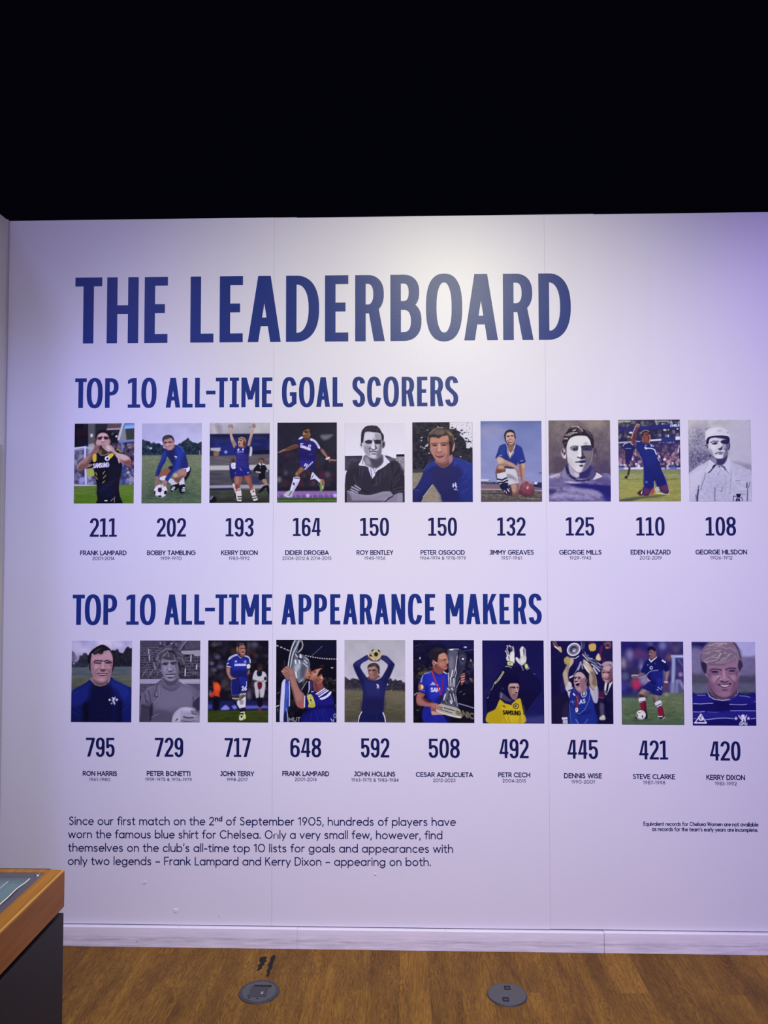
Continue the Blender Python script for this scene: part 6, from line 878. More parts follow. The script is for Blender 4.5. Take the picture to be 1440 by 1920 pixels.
def pic_b7():
    p = Pic(40, 48, 1408, 1880, 20); g, l, e, q = p.g, p.l, p.e, p.p
    p.grad(48, '1b1850', 1880, '1c1840'); g([42,180,300,200,340,600,360,1100,420,1300,300,1870,42,1870],'1a1745',60,.8); g([60,1300,400,1300,420,1870,60,1870],'241d40',60,.8); g([280,1600,400,1400,420,1700,300,1750],'3a3050',40,.6); g([250,950,340,900,360,1150,250,1180],'2b2660',30,.7); l([80,430,260,320],30,'26225c',20,.7)
    # background people
    g([80,70,150,60,200,160,270,200,280,290,240,290,180,220,110,170],'7a5c60',10); l([130,170,220,240],26,'d8d0d8',6); g([200,190,260,180,285,290,240,285],'b49a80',10); l([100,70,170,150],24,'4a3444',10)
    q([880,60,1010,60,1010,130,880,130],'4a1c4a',20); g([885,130,1030,110,1030,250,910,265],'b49c5e',10); g([1130,170,1200,150,1180,360,1130,480,1110,300],'542058',16); g([1030,430,1090,320,1150,400,1150,470,1080,480],'c2b496',10); l([1120,330,1160,440],24,'6c2050',12,.8); g([1200,120,1260,70,1370,70,1370,200,1320,250,1250,210],'6d4a5c',16); e(1300,150,34,26,'3a2034',9); e(1290,210,30,30,'a47c80',12); g([1190,260,1400,240,1400,520,1170,540],'24214a',14); g([1200,160,1230,120,1240,240,1190,250],'2a2044',10); q([1180,430,1250,430,1240,530,1170,530],'4a1c48',14); l([780,100,760,260],40,'5c5c80',14,.7); l([720,80,730,220],30,'8a8aa4',10,.7)
    # suit on the right
    g([1180,960,1240,940,1330,980,1400,930,1408,1880,1080,1880,1060,1400,1100,1200],'1d1a40',10); g([1240,950,1330,980,1400,940,1330,1100,1260,1240,1215,1160],'c4c0d4',7); l([1300,990,1270,1160],44,'191530',7); g([1215,1150,1290,1160,1270,1240],'5a5674',8); g([1080,1180,1200,1160,1200,1330,1080,1300],'4a2448',14); l([1090,1290,1190,1300],14,'8c4a5c',8); g([1110,1440,1200,1440,1200,1700,1130,1760],'54506a',20,.8); g([1100,1740,1200,1680,1230,1780,1120,1790],'b4b0b8',10); p.n(1080,1250,1408,1880,16,60,60)
    e(1285,760,130,210,'9a7684',9); g([1200,640,1290,600,1380,640,1390,740,1240,720],'b89aa4',20,.8); g([1330,700,1400,660,1400,900,1320,960],'5c4056',20,.8); g([1170,560,1230,510,1320,495,1400,520,1400,640,1360,570,1280,570,1190,600],'9a8ea2',9); e(1210,740,36,12,'33203a',7); e(1310,740,34,14,'33203a',7); l([1230,760,1200,830,1230,840],14,'c4a4ae',8); g([1200,860,1320,850,1300,900,1240,905],'4a2a3c',7); l([1220,868,1300,862],12,'d4c4c8',5); e(1250,920,40,24,'a8848e',14); e(1260,800,40,24,'b8949e',14); l([1160,680,1300,720],12,'2a2248',7,.7)
    # trophy: disc and body
    g([440,420,520,430,660,390,740,300,760,200,800,280,740,520,640,640,540,540],'24205a',16)
    e(548,235,158,138,'d6d4e4',6,-38); e(548,235,134,114,'8a869e',6,-38); e(548,235,118,100,'6d6984',5,-38); e(548,235,104,88,'5c5874',5,-38); e(546,235,82,72,'16142e',6,-38); e(560,255,52,44,'8f8ca6',12,-30); e(550,265,26,20,'d4d2de',9); l([520,260,600,210],14,'4a4668',8); l([500,430,590,430,660,380],18,'bfbdd4',5); l([410,330,470,400,560,420],14,'35315a',7); e(548,235,126,108,'9c98ae',3,-38,.25)
    g([740,330,800,320,900,420,1060,500,1180,600,1180,660,1120,720,1060,770,1020,700,960,600,860,480],'3c3a64',9)
    for a,c,w in (([745,345,860,480],'d4d2e0',18),([800,340,900,480,1040,560],'8a88a6',24),([880,420,1000,470,1160,590],'c9c7da',16),([960,460,1080,520],'1c1a3a',16),([940,560,1060,650,1120,720],'d6d4e2',20),([1000,560,1120,640],'9c9ab4',20),([980,640,1060,770],'cfcddc',30),([920,520,1100,600],'26244a',12),([1060,600,1170,650],'76749a',14),([790,290,810,320],'9a98b4',14),([850,350,880,380],'7c7aa0',16),([920,430,960,440],'b5b3cc',14),([700,520,640,680],'a9a6c6',40),([720,560,740,660],'8c89aa',30),([690,530,600,700,540,790],'6a68a0',12)): l(a,w,c,6,.9)
    # arms
    g([330,450,400,390,440,420,470,420,540,450,530,540,480,600,430,720,420,860,440,960,440,1050,360,1110,340,1020,310,880,300,770,350,660,390,570,340,520], '8f8078', 8); g([340,440,400,400,470,430,430,540,350,560],'a0935c',12,.9); g([480,430,540,450,520,560,440,640,460,500],'b4a795',12,.8); g([310,780,380,700,400,860,430,1000,380,1060],'b0a49e',20,.7); l([360,560,370,420],14,'8a7c44',7,.6)
    l([455,860,530,820],30,'c6c2d8',6); l([530,820,600,720,640,640],10,'9a98c0',6)
    g([750,470,790,500,830,490,900,560,960,660,1000,740,1040,860,1060,1020,1040,1080,980,1130,900,1030,880,900,880,770,830,700,770,620], 'a09086', 8); g([900,700,1000,760,1040,900,1040,1040,940,1000,960,860],'6f5d58',20,.8); g([780,540,880,600,940,720,880,700],'c0b2a4',16,.8); g([740,550,830,640,900,760,840,720],'cbc8d4',8); g([760,460,800,470,880,560,820,540],'bdb7ac',10)
    # sleeves, shirt
    g([360,1100,440,950,500,1010,520,1110,470,1340,420,1260,400,1180], 'b4b0c6', 8); l([430,1150,510,1120],26,'1e1b36',6); g([880,1040,980,1140,1050,1040,1085,1160,1060,1400,980,1400,920,1250], 'aaa5bc', 8); l([1000,1160,1040,1380],20,'8a86a4',12,.7); l([1060,1100,1080,1300],16,'6c6884',8,.7); l([430,960,480,1040],14,'c9c5d6',8)
    g([470,1160,560,1090,640,1180,700,1180,860,1080,910,1200,960,1380,1000,1560,1030,1880,450,1880,440,1500,440,1350], '232f7c', 8); g([700,1300,880,1250,960,1450,980,1860,760,1860,640,1700],'26368a',50,.8); g([460,1500,560,1550,620,1860,460,1860],'2d3f92',30,.7); g([560,1500,700,1620,900,1560,900,1640,700,1700,560,1640],'1e2668',24,.7); l([900,1180,880,1350,780,1560,660,1660,560,1620],12,'6d78c4',6); l([580,1780,640,1880],16,'7a86cc',7); l([780,1860,840,1780],14,'6a76c0',7); l([440,1440,470,1860],10,'5a68b8',7); l([560,1100,540,1240],40,'3c4890',16,.7); l([700,1180,860,1100],24,'4a4f96',10)
    e(765,1215,62,80,'b9b9d4',6,20); e(765,1215,46,62,'1d2458',6,20); e(768,1212,28,42,'a9a9ca',7,20); l([530,1215,560,1250],26,'d4d2e4',6)
    p.t('AS',665,1440,790,1410,84,18,'c9c9e2',5); l([460,1400,560,1390],12,'7f88c4',6); l([500,1360,530,1450],14,'6f78b8',8)
    l([600,1240,590,1500],44,'5c2a4a',7); l([640,1260,615,1500],24,'7c3450',6); l([600,1270,640,1420],12,'8a8ab4',5,.7); g([575,1530,625,1530,630,1600,590,1620,570,1580],'cfccd4',6); e(598,1565,14,20,'7a7890',5)
    # head
    g([560,1020,640,1180,740,1190,840,1080,840,940], '8a6a78', 9); g([540,860,560,780,640,730,760,760,830,860,830,960,790,1080,700,1150,640,1140,580,1060,545,960], '9c7e8c', 8); g([580,780,700,740,780,820,740,880,600,860],'b79caa',18,.8); g([700,900,820,880,810,1020,740,1130,690,1080],'7a5a72',20,.7)
    g([500,1080,500,960,530,840,590,740,680,695,780,710,850,780,870,880,860,1020,820,1040,830,920,780,800,700,735,620,740,560,800,545,900,540,1000], '1a1632', 8); l([640,700,760,720],12,'4a4468',8,.6); e(820,930,28,50,'6a4a5c',9)
    l([560,860,610,850],20,'241a30',6); l([640,850,690,855],20,'241a30',6); e(575,880,18,10,'1a1226',5); e(655,880,30,12,'1a1226',6); l([615,870,590,940],16,'c4a8b2',8); g([560,940,600,930,640,960,600,970],'3a2438',7); g([585,1000,620,985,665,980,665,1030,630,1070,600,1040], '25122a', 6); l([595,975,650,965],16,'e2dce4',5); l([605,1062,655,1040],16,'b58c9c',7); e(650,1110,44,26,'a78794',14); l([545,960,580,1060],10,'c0a2ac',7,.7)
    # bottle
    q([270,1740,395,1735,395,1780,270,1785],'d2cfdc',6); q([290,1790,395,1785,405,1880,290,1880],'aaa7bc',8); l([290,1785,395,1780],8,'6a6684',5); return p.done()

def pic_b8():
    p = Pic(35, 35, 1415, 1870, 21); g, l, e, q = p.g, p.l, p.e, p.p
    p.grad(35, '27246c', 1250, '39365e'); p.crowd(35,50,1415,1200,150,90,['2b2868','3a3470','473c70','332c5c','584a78','242258','4c4080'],50,.6)
    for x,y,rx,ry,c in ((440,290,160,110,'5a3a6c'),(230,320,70,110,'7d76a4'),(80,520,60,110,'8a8490'),(120,800,90,90,'5c5c80'),(360,980,100,110,'b0305c'),(480,600,50,130,'837fb4'),(960,120,80,90,'6d76ac'),(680,90,60,60,'5a5a92'),(1260,200,70,90,'5c5066'),(1110,380,80,80,'6a5060'),(560,880,120,110,'8c82a8'),(100,1040,60,90,'3a3a94'),(560,160,120,70,'312a6c'),(1330,120,80,90,'4a4470'),(1000,960,60,80,'5c4058'),(220,980,60,60,'4c4466'),(1000,760,60,120,'6a668c'),(330,700,120,90,'352f58')): e(x,y,rx,ry,c,46,0,.85)
    l([1170,360,1415,360],60,'a3a8d0',16); l([1200,390,1190,700,1160,1200],80,'8c94c2',22); l([1270,900,1250,1200],60,'9a9ecb',24,.8); l([1300,430,1400,560],40,'6c6a94',20,.7); q([1100,950,1415,920,1415,1150,1100,1180],'6d6a98',40,.6); l([1330,900,1415,1060],60,'a09ec6',26,.7); e(1350,760,50,50,'8a7a98',24)
    q([35,1230,1415,1150,1415,1880,35,1880], '5d6b5c', 26); q([35,1150,600,1190,600,1280,35,1280],'2f365e',30,.8); q([35,1500,1415,1480,1415,1880,35,1880],'50614e',120,.8); g([900,1300,1415,1240,1415,1560,1000,1560],'656e58',60,.6); p.n(35,1260,1415,1870,18,120,26); p.n(35,1260,1415,1870,12,26,20); g([240,1790,420,1730,760,1760,420,1800],'3c4e42',20,.8); e(1030,1200,50,40,'8c8c78',24,0,.8); q([35,1800,1415,1790,1415,1880,35,1880],'485c50',40,.7)
    # legs
    g([400,1210,420,1160,510,1070,660,1100,640,1180,560,1260,480,1280,410,1270], '6b5a64', 8); g([430,1170,510,1090,580,1120,520,1200,450,1200],'948088',18,.8); g([420,1200,520,1220,540,1270,440,1275],'3a2a30',10,.8); g([730,1160,860,1170,860,1280,840,1350,770,1370,740,1280], '6e5c62', 8); g([770,1180,850,1200,840,1300,800,1330],'8c767c',16,.7); l([740,1300,780,1370],16,'33262e',8)
    g([415,1290,550,1270,550,1350,440,1390], 'bdbccf', 6); l([440,1372,550,1345],20,'4a5a7c',6); g([445,1400,560,1360,575,1480,575,1600,470,1570,455,1480], '74203e', 7); g([540,1380,570,1370,580,1600,530,1590],'4a1630',12,.7)
    g([770,1390,890,1330,925,1430,830,1490], 'bfbed2', 6); l([800,1460,905,1410],24,'4c6484',6); g([830,1500,925,1460,960,1600,970,1700,860,1690], '7a2040', 7); l([940,1520,970,1690],16,'4a1830',8,.7)
    g([560,1570,590,1600,600,1720,540,1730],'15141c',8); g([840,1690,920,1670,980,1710,960,1750,880,1735],'17161e',7); l([840,1690,930,1690],24,'c4c2d2',6); l([940,1740,980,1710],18,'c4c2d2',5); l([335,1715,400,1725],26,'17161e',6)
    e(458,1655,108,104,'c2c0d0',6); g([370,1700,460,1740,560,1690,540,1740,460,1765,390,1740],'7c7a90',12,.7); g([360,1620,385,1650,385,1700,365,1690],'24222e',6); l([405,1605,445,1605],14,'3a3846',5); g([475,1700,495,1655,505,1710],'24222e',5); l([480,1570,530,1610],8,'a05060',5,.6)
    # arms
    g([265,780,330,765,380,780,470,730,560,740,550,790,430,830,380,850,300,850,262,830], '6d5560', 8); l([270,785,340,775,400,785],22,'b9a6b4',7); l([380,800,480,750],14,'97808c',8,.8); g([1020,690,1095,665,1090,760,1060,860,1060,940,1000,950,985,910,1010,860], '7d6670', 8); l([1000,930,1055,930],30,'c2b4be',7); l([1060,720,1040,860],16,'a48e96',9,.8)
    # kit
    g([470,700,520,580,600,450,690,400,720,480,830,370,940,410,1030,490,1080,590,1095,660,1020,700,970,660,940,760,940,1000,860,1040,740,1010,650,930,600,780,560,740], '1c2060', 7); g([650,930,760,1010,940,960,940,1060,920,1220,740,1200,700,1160,600,1110,500,1060,560,1000], '20256c', 7); g([700,700,940,680,930,880,760,900],'262c80',40,.8); g([820,860,930,860,930,1000,840,1010],'2c3698',24,.8); g([900,440,1030,520,1080,640,1000,660,940,540],'1b1c50',20,.8); l([640,960,820,1030],14,'2f3794',10,.7); l([740,1040,720,1180],18,'181a4c',10,.8)
    l([660,430,700,480,760,430,820,380],26,'cfcfe2',6); l([700,490,740,440],14,'c2c2da',5); l([950,450,1010,490],34,'d2d2e6',6); e(700,615,34,38,'c2c4e0',6); e(702,612,18,22,'1c2060',5); l([850,665,700,685,640,720,590,780,420,840],14,'8e92c4',5); e(625,550,14,14,'7c84c4',7); e(790,515,14,20,'3c4494',7); l([840,1040,920,1095],14,'b9badc',5); l([925,1030,930,1060],14,'b9badc',5); e(835,1100,20,16,'9a9ed0',6); l([620,870,665,905],26,'c490b4',8)
    # head
    g([660,380,700,430,770,410,820,360,790,280], '6d4c58', 8); g([645,260,690,210,780,240,790,330,760,380,710,400,670,350], '7a5a66', 8); g([620,220,640,160,720,140,780,170,800,220,790,290,760,230,700,210,650,250], '1e1a36', 8); e(670,275,28,10,'2a1e34',7); l([675,300,690,330],14,'b08a94',8); e(680,345,18,10,'3a2434',6); l([740,260,790,340],20,'8c6a74',10,.7); e(800,270,14,22,'8a6c76',8); return p.done()

def pic_b9():
    p = Pic(18, 28, 1424, 1880, 22); g, l, e, q = p.g, p.l, p.e, p.p
    p.grad(28, '6d6792', 900, '605a80'); g([18,28,420,28,330,120,230,230,18,180],'25245c',50,.95); g([18,180,260,220,220,700,18,740],'6f6896',60,.9); g([930,28,1424,28,1424,360,1150,370,1080,200],'9f9bd2',50,.95); q([1130,370,1424,350,1424,780,1080,760],'6d6590',40,.9); q([18,740,400,760,400,960,18,960],'4b4960',50,.9); q([1050,800,1424,780,1424,950,1020,960],'474560',50,.9); q([18,970,400,980,400,1200,18,1200],'5c5e7c',40,.9); q([1020,960,1424,950,1424,1200,1020,1180],'565874',40,.9); q([18,1170,400,1150,400,1230,18,1230],'434a5c',20,.8); q([1020,1140,1424,1140,1424,1200,1020,1200],'34384e',20,.8); p.n(18,28,1424,1200,10,120,60)
    # neck
    g([390,900,400,1160,460,1250,600,1310,780,1310,930,1240,1000,1140,1010,900], '6c506e', 9); g([440,1040,560,1180,740,1260,900,1180,980,1040,960,1220,800,1290,600,1280,470,1200],'503c5a',24,.8)
    # shirt
    g([18,1200,120,1190,380,1170,400,1240,500,1300,700,1330,860,1310,1000,1230,1030,1160,1200,1190,1424,1200,1424,1890,18,1890], '231f72', 8); g([18,1230,360,1210,460,1300,380,1370,18,1390],'2b2784',24,.8); g([480,1360,800,1350,860,1500,700,1600,560,1560],'1b1756',50,.8); g([18,1420,560,1400,560,1560,18,1560],'1d1a60',30,.8); g([860,1250,1300,1240,1424,1300,1424,1400,900,1390],'2a2680',30,.7); g([1000,1440,1424,1420,1424,1540,860,1540],'211d6c',20,.8); g([18,1590,620,1590,720,1680,500,1720,18,1700],'2f2c8c',30,.8); g([700,1560,1424,1560,1424,1700,740,1690],'2d2a88',30,.8); q([18,1760,1424,1730,1424,1880,18,1880],'1f1b62',20,.8)
    for a,c,w in (([130,1215,300,1210],'8280b4',18),([40,1400,200,1405,380,1390,470,1390],'b5b3dc',14),([840,1410,1000,1415,1120,1420,1220,1405],'a3a1d2',14),([1060,1220,1200,1230,1290,1255],'8886bc',16),([1390,1345,1424,1345],'8886bc',14),([35,1580,160,1585,280,1570],'a5a3d4',14),([350,1580,500,1590,600,1585],'6a68b0',12),([860,1552,1100,1550,1415,1552],'9c9ad0',14),([300,1750,380,1745,560,1720,760,1712,920,1725],'a09ed4',18),([1310,1725,1424,1715],'9c9ad0',18),([40,1730,90,1730],'8a88c0',14)): l(a,w,c,6,.9)
    l([370,1170,400,1240,500,1300,680,1325,850,1305],12,'c6c4e0',5); l([395,1150,440,1230,560,1290],16,'1a1750',7); l([1030,1120,1010,1190,960,1220],12,'8a88b8',6); l([1010,1110,985,1200],12,'1d1a54',6)
    # head
    g([355,560,380,500,700,480,1000,440,1040,560,1055,760,1020,900,990,1040,900,1180,760,1250,640,1240,540,1180,460,1080,405,900,370,780], '7f6284', 8)
    g([400,560,700,540,1000,480,1020,600,740,640,420,640],'8a6c8c',24,.7); g([380,700,480,780,480,960,560,1140,450,1060,400,880],'6d5272',24,.8); g([980,700,1050,700,1010,920,960,1080,860,1190,920,1000],'644a6a',24,.8); e(530,850,90,80,'967898',40); e(930,830,70,80,'957697',36); e(740,1180,110,40,'8a6a8a',24); e(610,800,46,26,'a688a6',20)
    g([300,720,340,740,370,830,340,800],'8f7092',9); g([1040,720,1085,690,1060,800,1040,840],'84658a',9)
    g([290,720,240,620,215,500,210,380,240,240,300,140,380,60,460,28,940,28,1030,100,1080,220,1110,360,1145,540,1110,640,1070,690,1050,600,1020,480,1000,420,880,480,760,530,620,545,480,530,370,520,350,620,330,720], '756480', 8)
    g([290,720,240,620,215,500,230,440,320,500,350,560,340,680,320,730],'33294c',12); g([1040,540,1080,420,1120,460,1145,550,1100,640,1070,680],'3a3054',12); g([930,28,1030,110,1090,260,1120,400,1070,360,1020,200],'453c64',14,.8); l([235,300,215,420,230,520],18,'4a4064',10,.7)
    for a,c,w in (([400,120,600,60,800,70],'9d92a6',30),([340,200,560,130,760,150],'8d8298',26),([280,300,480,220,640,230],'857a92',26),([560,240,660,210],'b0a6b4',14),([300,440,520,330,640,260],'9186a0',22),([320,480,560,440,660,300],'a79db0',18),([420,490,620,440,740,300],'5c5070',16),([560,500,760,420,860,300],'9488a0',24),([640,510,820,460,960,360],'877c94',26),([700,280,860,230,1000,300],'6a5e7c',20),([760,180,900,160,1000,240],'988da4',18),([960,120,1040,240,1060,360],'8a7f9c',20),([980,330,1020,440,1010,520],'8b7a90',20),([500,170,560,180],'c0b6c2',12),([620,340,680,280],'c2b8c6',12),([480,370,640,380],'a095ac',16),([740,280,780,270],'c6bccc',14),([360,300,420,260],'b0a5b4',12),([450,150,540,170],'5a4e6c',14),([600,110,700,90],'beb4be',18),([860,420,960,330],'5f5374',14),([300,380,400,330],'5d5274',14),([900,100,960,180],'6a5e7c',14),([660,420,760,380],'b5aabc',12),([520,270,620,300],'584c6a',12),([820,330,900,280],'b0a5b8',10),([380,520,560,545,740,535],'54405e',12),([240,460,360,480],'a398ac',14)): l(a,w,c,9,.8)
    # features
    l([410,660,480,630,640,640,680,660],26,'42305a',9); g([440,690,520,670,600,690,580,715,480,715],'3a2a50',9); l([450,685,600,690],12,'241a3c',5); l([480,740,560,755,600,745],12,'4e3a60',8); l([770,640,860,610,990,620],28,'42305a',9); g([830,670,900,650,980,665,940,690,860,690],'3a2a50',9); l([850,665,970,668],12,'241a3c',5); l([820,710,900,735,960,725],12,'4e3a60',8); l([820,700,900,705],8,'a488a8',6,.7)
    g([690,640,740,640,790,820,830,870,740,900,650,880,680,800],'8f7092',16); l([720,670,725,780,740,840],26,'a88aaa',12,.8); g([640,890,700,895,740,920,800,895,830,890,790,925,740,940,680,925],'3f2c50',8); l([630,810,560,900,540,930],16,'54405f',9); l([840,820,920,900,950,930],16,'523e60',9); e(660,860,20,16,'a688a8',9); e(820,860,16,14,'9a7c9e',9)
    g([560,960,660,975,760,970,890,940,830,1010,760,1060,680,1040,620,1000], '33233f', 7); g([640,985,760,985,840,975,800,1015,730,1030,670,1010], 'b8a4c2', 6); l([560,960,660,975,760,968,890,940],12,'5c3e5c',6); l([640,1035,730,1065,820,1030],20,'8e6a8e',8); g([670,1080,800,1080,770,1110,700,1110],'5a4262',10); l([500,940,520,1010],12,'645070',9,.7); l([480,780,560,830],16,'8c6e8e',12,.6)
    # badges
    l([200,1630,70,1820,310,1820,200,1630],26,'c9c7e6',5); g([200,1620,150,1700,160,1770,250,1770,240,1690],'c4c2e2',7); l([180,1700,200,1740],20,'2a2670',5); l([210,1660,215,1690],14,'2a2670',5); l([110,1775,160,1770],14,'2a2670',4); l([220,1780,270,1775],18,'2a2670',4); l([60,1822,315,1822],32,'c6c4e4',5); l([90,1803,290,1803],8,'2c2872',4)
    for x,y in ((975,1722),(1250,1718)):
        o=[]
        for i in range(10):
            a=math.pi*(i/5-.5); r=46 if i%2==0 else 19; o+=[x+r*math.cos(a),y+r*math.sin(a)]
        q(o,'d0ceea',4)
    e(1130,1665,40,32,'cfcdea',5); g([1085,1680,1160,1690,1170,1760,1120,1780,1090,1750],'cfcdea',6); l([1035,1655,1060,1690,1100,1710],20,'cfcdea',5); l([1210,1650,1190,1690,1150,1700],18,'cfcdea',5); l([1120,1760,1110,1790,1080,1795],22,'cfcdea',5); l([1180,1720,1180,1780,1160,1795],20,'cfcdea',5); l([1150,1700,1190,1700],14,'cfcdea',5); l([1140,1740,1150,1780],14,'2a2678',4); l([1100,1700,1085,1720],10,'2a2678',4); l([1060,1720,1100,1735],12,'cfcdea',4)
    p.t('CFC',1045,1862,1222,1862,44,17,'cfcdea',4); return p.done()
# ------------------------------------------------------------------ materials
def lin(c):
    c = np.asarray(c, float) / 255
    return np.where(c <= .04045, c / 12.92, ((c + .055) / 1.055) ** 2.4)

def mat(name, col, rough=.5, spec=.5, metal=0, bump=None):
    m = bpy.data.materials.new(name); m.use_nodes = True
    n = m.node_tree.nodes; b = n['Principled BSDF']
    b.inputs['Base Color'].default_value = (*col, 1); b.inputs['Roughness'].default_value = rough
    b.inputs['Specular IOR Level'].default_value = spec; b.inputs['Metallic'].default_value = metal
    if bump:
        sc, st, di = bump
        tc = n.new('ShaderNodeTexCoord'); no = n.new('ShaderNodeTexNoise'); bu = n.new('ShaderNodeBump')
        no.inputs['Scale'].default_value = sc; no.inputs['Detail'].default_value = 3
        bu.inputs['Strength'].default_value = st; bu.inputs['Distance'].default_value = di
        L = m.node_tree.links
        L.new(tc.outputs['Object'], no.inputs['Vector']); L.new(no.outputs['Fac'], bu.inputs['Height']); L.new(bu.outputs['Normal'], b.inputs['Normal'])
    return m

def ramp(nt, fac, stops):
    r = nt.nodes.new('ShaderNodeValToRGB'); e = r.color_ramp.elements
    while len(e) < len(stops): e.new(.5)
    for x, (p, c) in zip(e, stops): x.position = p; x.color = (*c, 1)
    nt.links.new(fac, r.inputs['Fac']); return r.outputs['Color']

def mixc(nt, fac, a, b, mode='MIX'):
    n = nt.nodes.new('ShaderNodeMix'); n.data_type = 'RGBA'; n.blend_type = mode
    for s, v in ((n.inputs['Factor'], fac), (n.inputs['A'], a), (n.inputs['B'], b)):
        if hasattr(v, 'links') or isinstance(v, bpy.types.NodeSocket): nt.links.new(v, s)
        else: s.default_value = v if isinstance(v, float) else (*v, 1)
    return n.outputs['Result']

def noise(nt, vec, scale, detail=4, rough=.5, dist=0):
    n = nt.nodes.new('ShaderNodeTexNoise'); n.inputs['Scale'].default_value = scale; n.inputs['Detail'].default_value = detail
    n.inputs['Roughness'].default_value = rough; n.inputs['Distortion'].default_value = dist
    nt.links.new(vec, n.inputs['Vector']); return n.outputs['Fac']

def mapping(nt, vec, scale=(1, 1, 1), rot=(0, 0, 0)):
    n = nt.nodes.new('ShaderNodeMapping'); n.inputs['Scale'].default_value = scale; n.inputs['Rotation'].default_value = rot
    nt.links.new(vec, n.inputs['Vector']); return n.outputs['Vector']

def mth(nt, op, a, b=None):
    n = nt.nodes.new('ShaderNodeMath'); n.operation = op
    for s, v in zip(n.inputs, (a, b)):
        if v is None: continue
        if isinstance(v, (int, float)): s.default_value = v
        else: nt.links.new(v, s)
    return n.outputs[0]

VINYL = mat('white_vinyl', (.80, .80, .80), .36, .32, bump=(190, .14, .002))
INK = mat('navy_vinyl', (.0060, .028, .185), .36, .26, bump=(190, .14, .002))
INKD = mat('dark_navy_vinyl', (.007, .011, .085), .42, .18)
BOARD = mat('white_board', (.60, .59, .60), .6, .3)
BLACK = mat('black_paint', (.006, .006, .008), .9, .1)
CEIL = mat('black_ceiling', (.007, .0075, .009), .95, .05)
VOID = mat('dark_blue_black_wall', (.0065, .0085, .0125), .95, .05)
GREYW = mat('grey_plaster', (.90, .90, .80), .7, .3, bump=(90, .1, .002))
GREYB = mat('grey_board', (.60, .61, .56), .6, .3)
FLAKE = mat('torn_paper', (.82, .81, .80), .7, .2)
GUN = mat('grey_metal_lid', (.085, .088, .085), .45, .5, .2, bump=(400, .08, .001))
GUN2 = mat('dark_grey_lid', (.045, .046, .05), .45, .5, .2)
DARK = mat('dark_recess', (.008, .008, .009), .7, .3)
STEEL = mat('brushed_steel', (.55, .55, .55), .3, .5, 1)
LAMIN = mat('charcoal_laminate', (.022, .022, .028), .55, .3, bump=(300, .05, .001))
PLATE = mat('grey_plate', (.095, .090, .105), .5, .4)
TEAL = mat('teal_print', (.12, .21, .215), .35, .5)
PAPER = mat('white_paper', (.80, .80, .78), .6, .3)
TAPE = mat('black_tape', (.012, .012, .013), .7, .2, bump=(200, .3, .002))

def wood_mat(name, dark, mid, light, along=1):
    m = mat(name, mid, .48, .15); nt = m.node_tree; b = nt.nodes['Principled BSDF']
    tc = nt.nodes.new('ShaderNodeTexCoord'); sc = [26, 26, 26]; sc[along] = 1.6
    v = mapping(nt, tc.outputs['Object'], sc)
    f = noise(nt, v, 1.6, 6, .6, .8)
    nt.links.new(ramp(nt, f, ((.30, dark), (.52, mid), (.75, light))), b.inputs['Base Color']); return m
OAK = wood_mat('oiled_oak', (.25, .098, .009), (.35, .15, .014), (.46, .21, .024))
OAKLIT = wood_mat('oak_edge_highlight', (.52, .27, .055), (.62, .33, .075), (.70, .40, .10))  # oak with the highlight along the arris put into its colour
OAKS = wood_mat('reddish_oak_side', (.28, .105, .026), (.34, .132, .034), (.40, .16, .044))

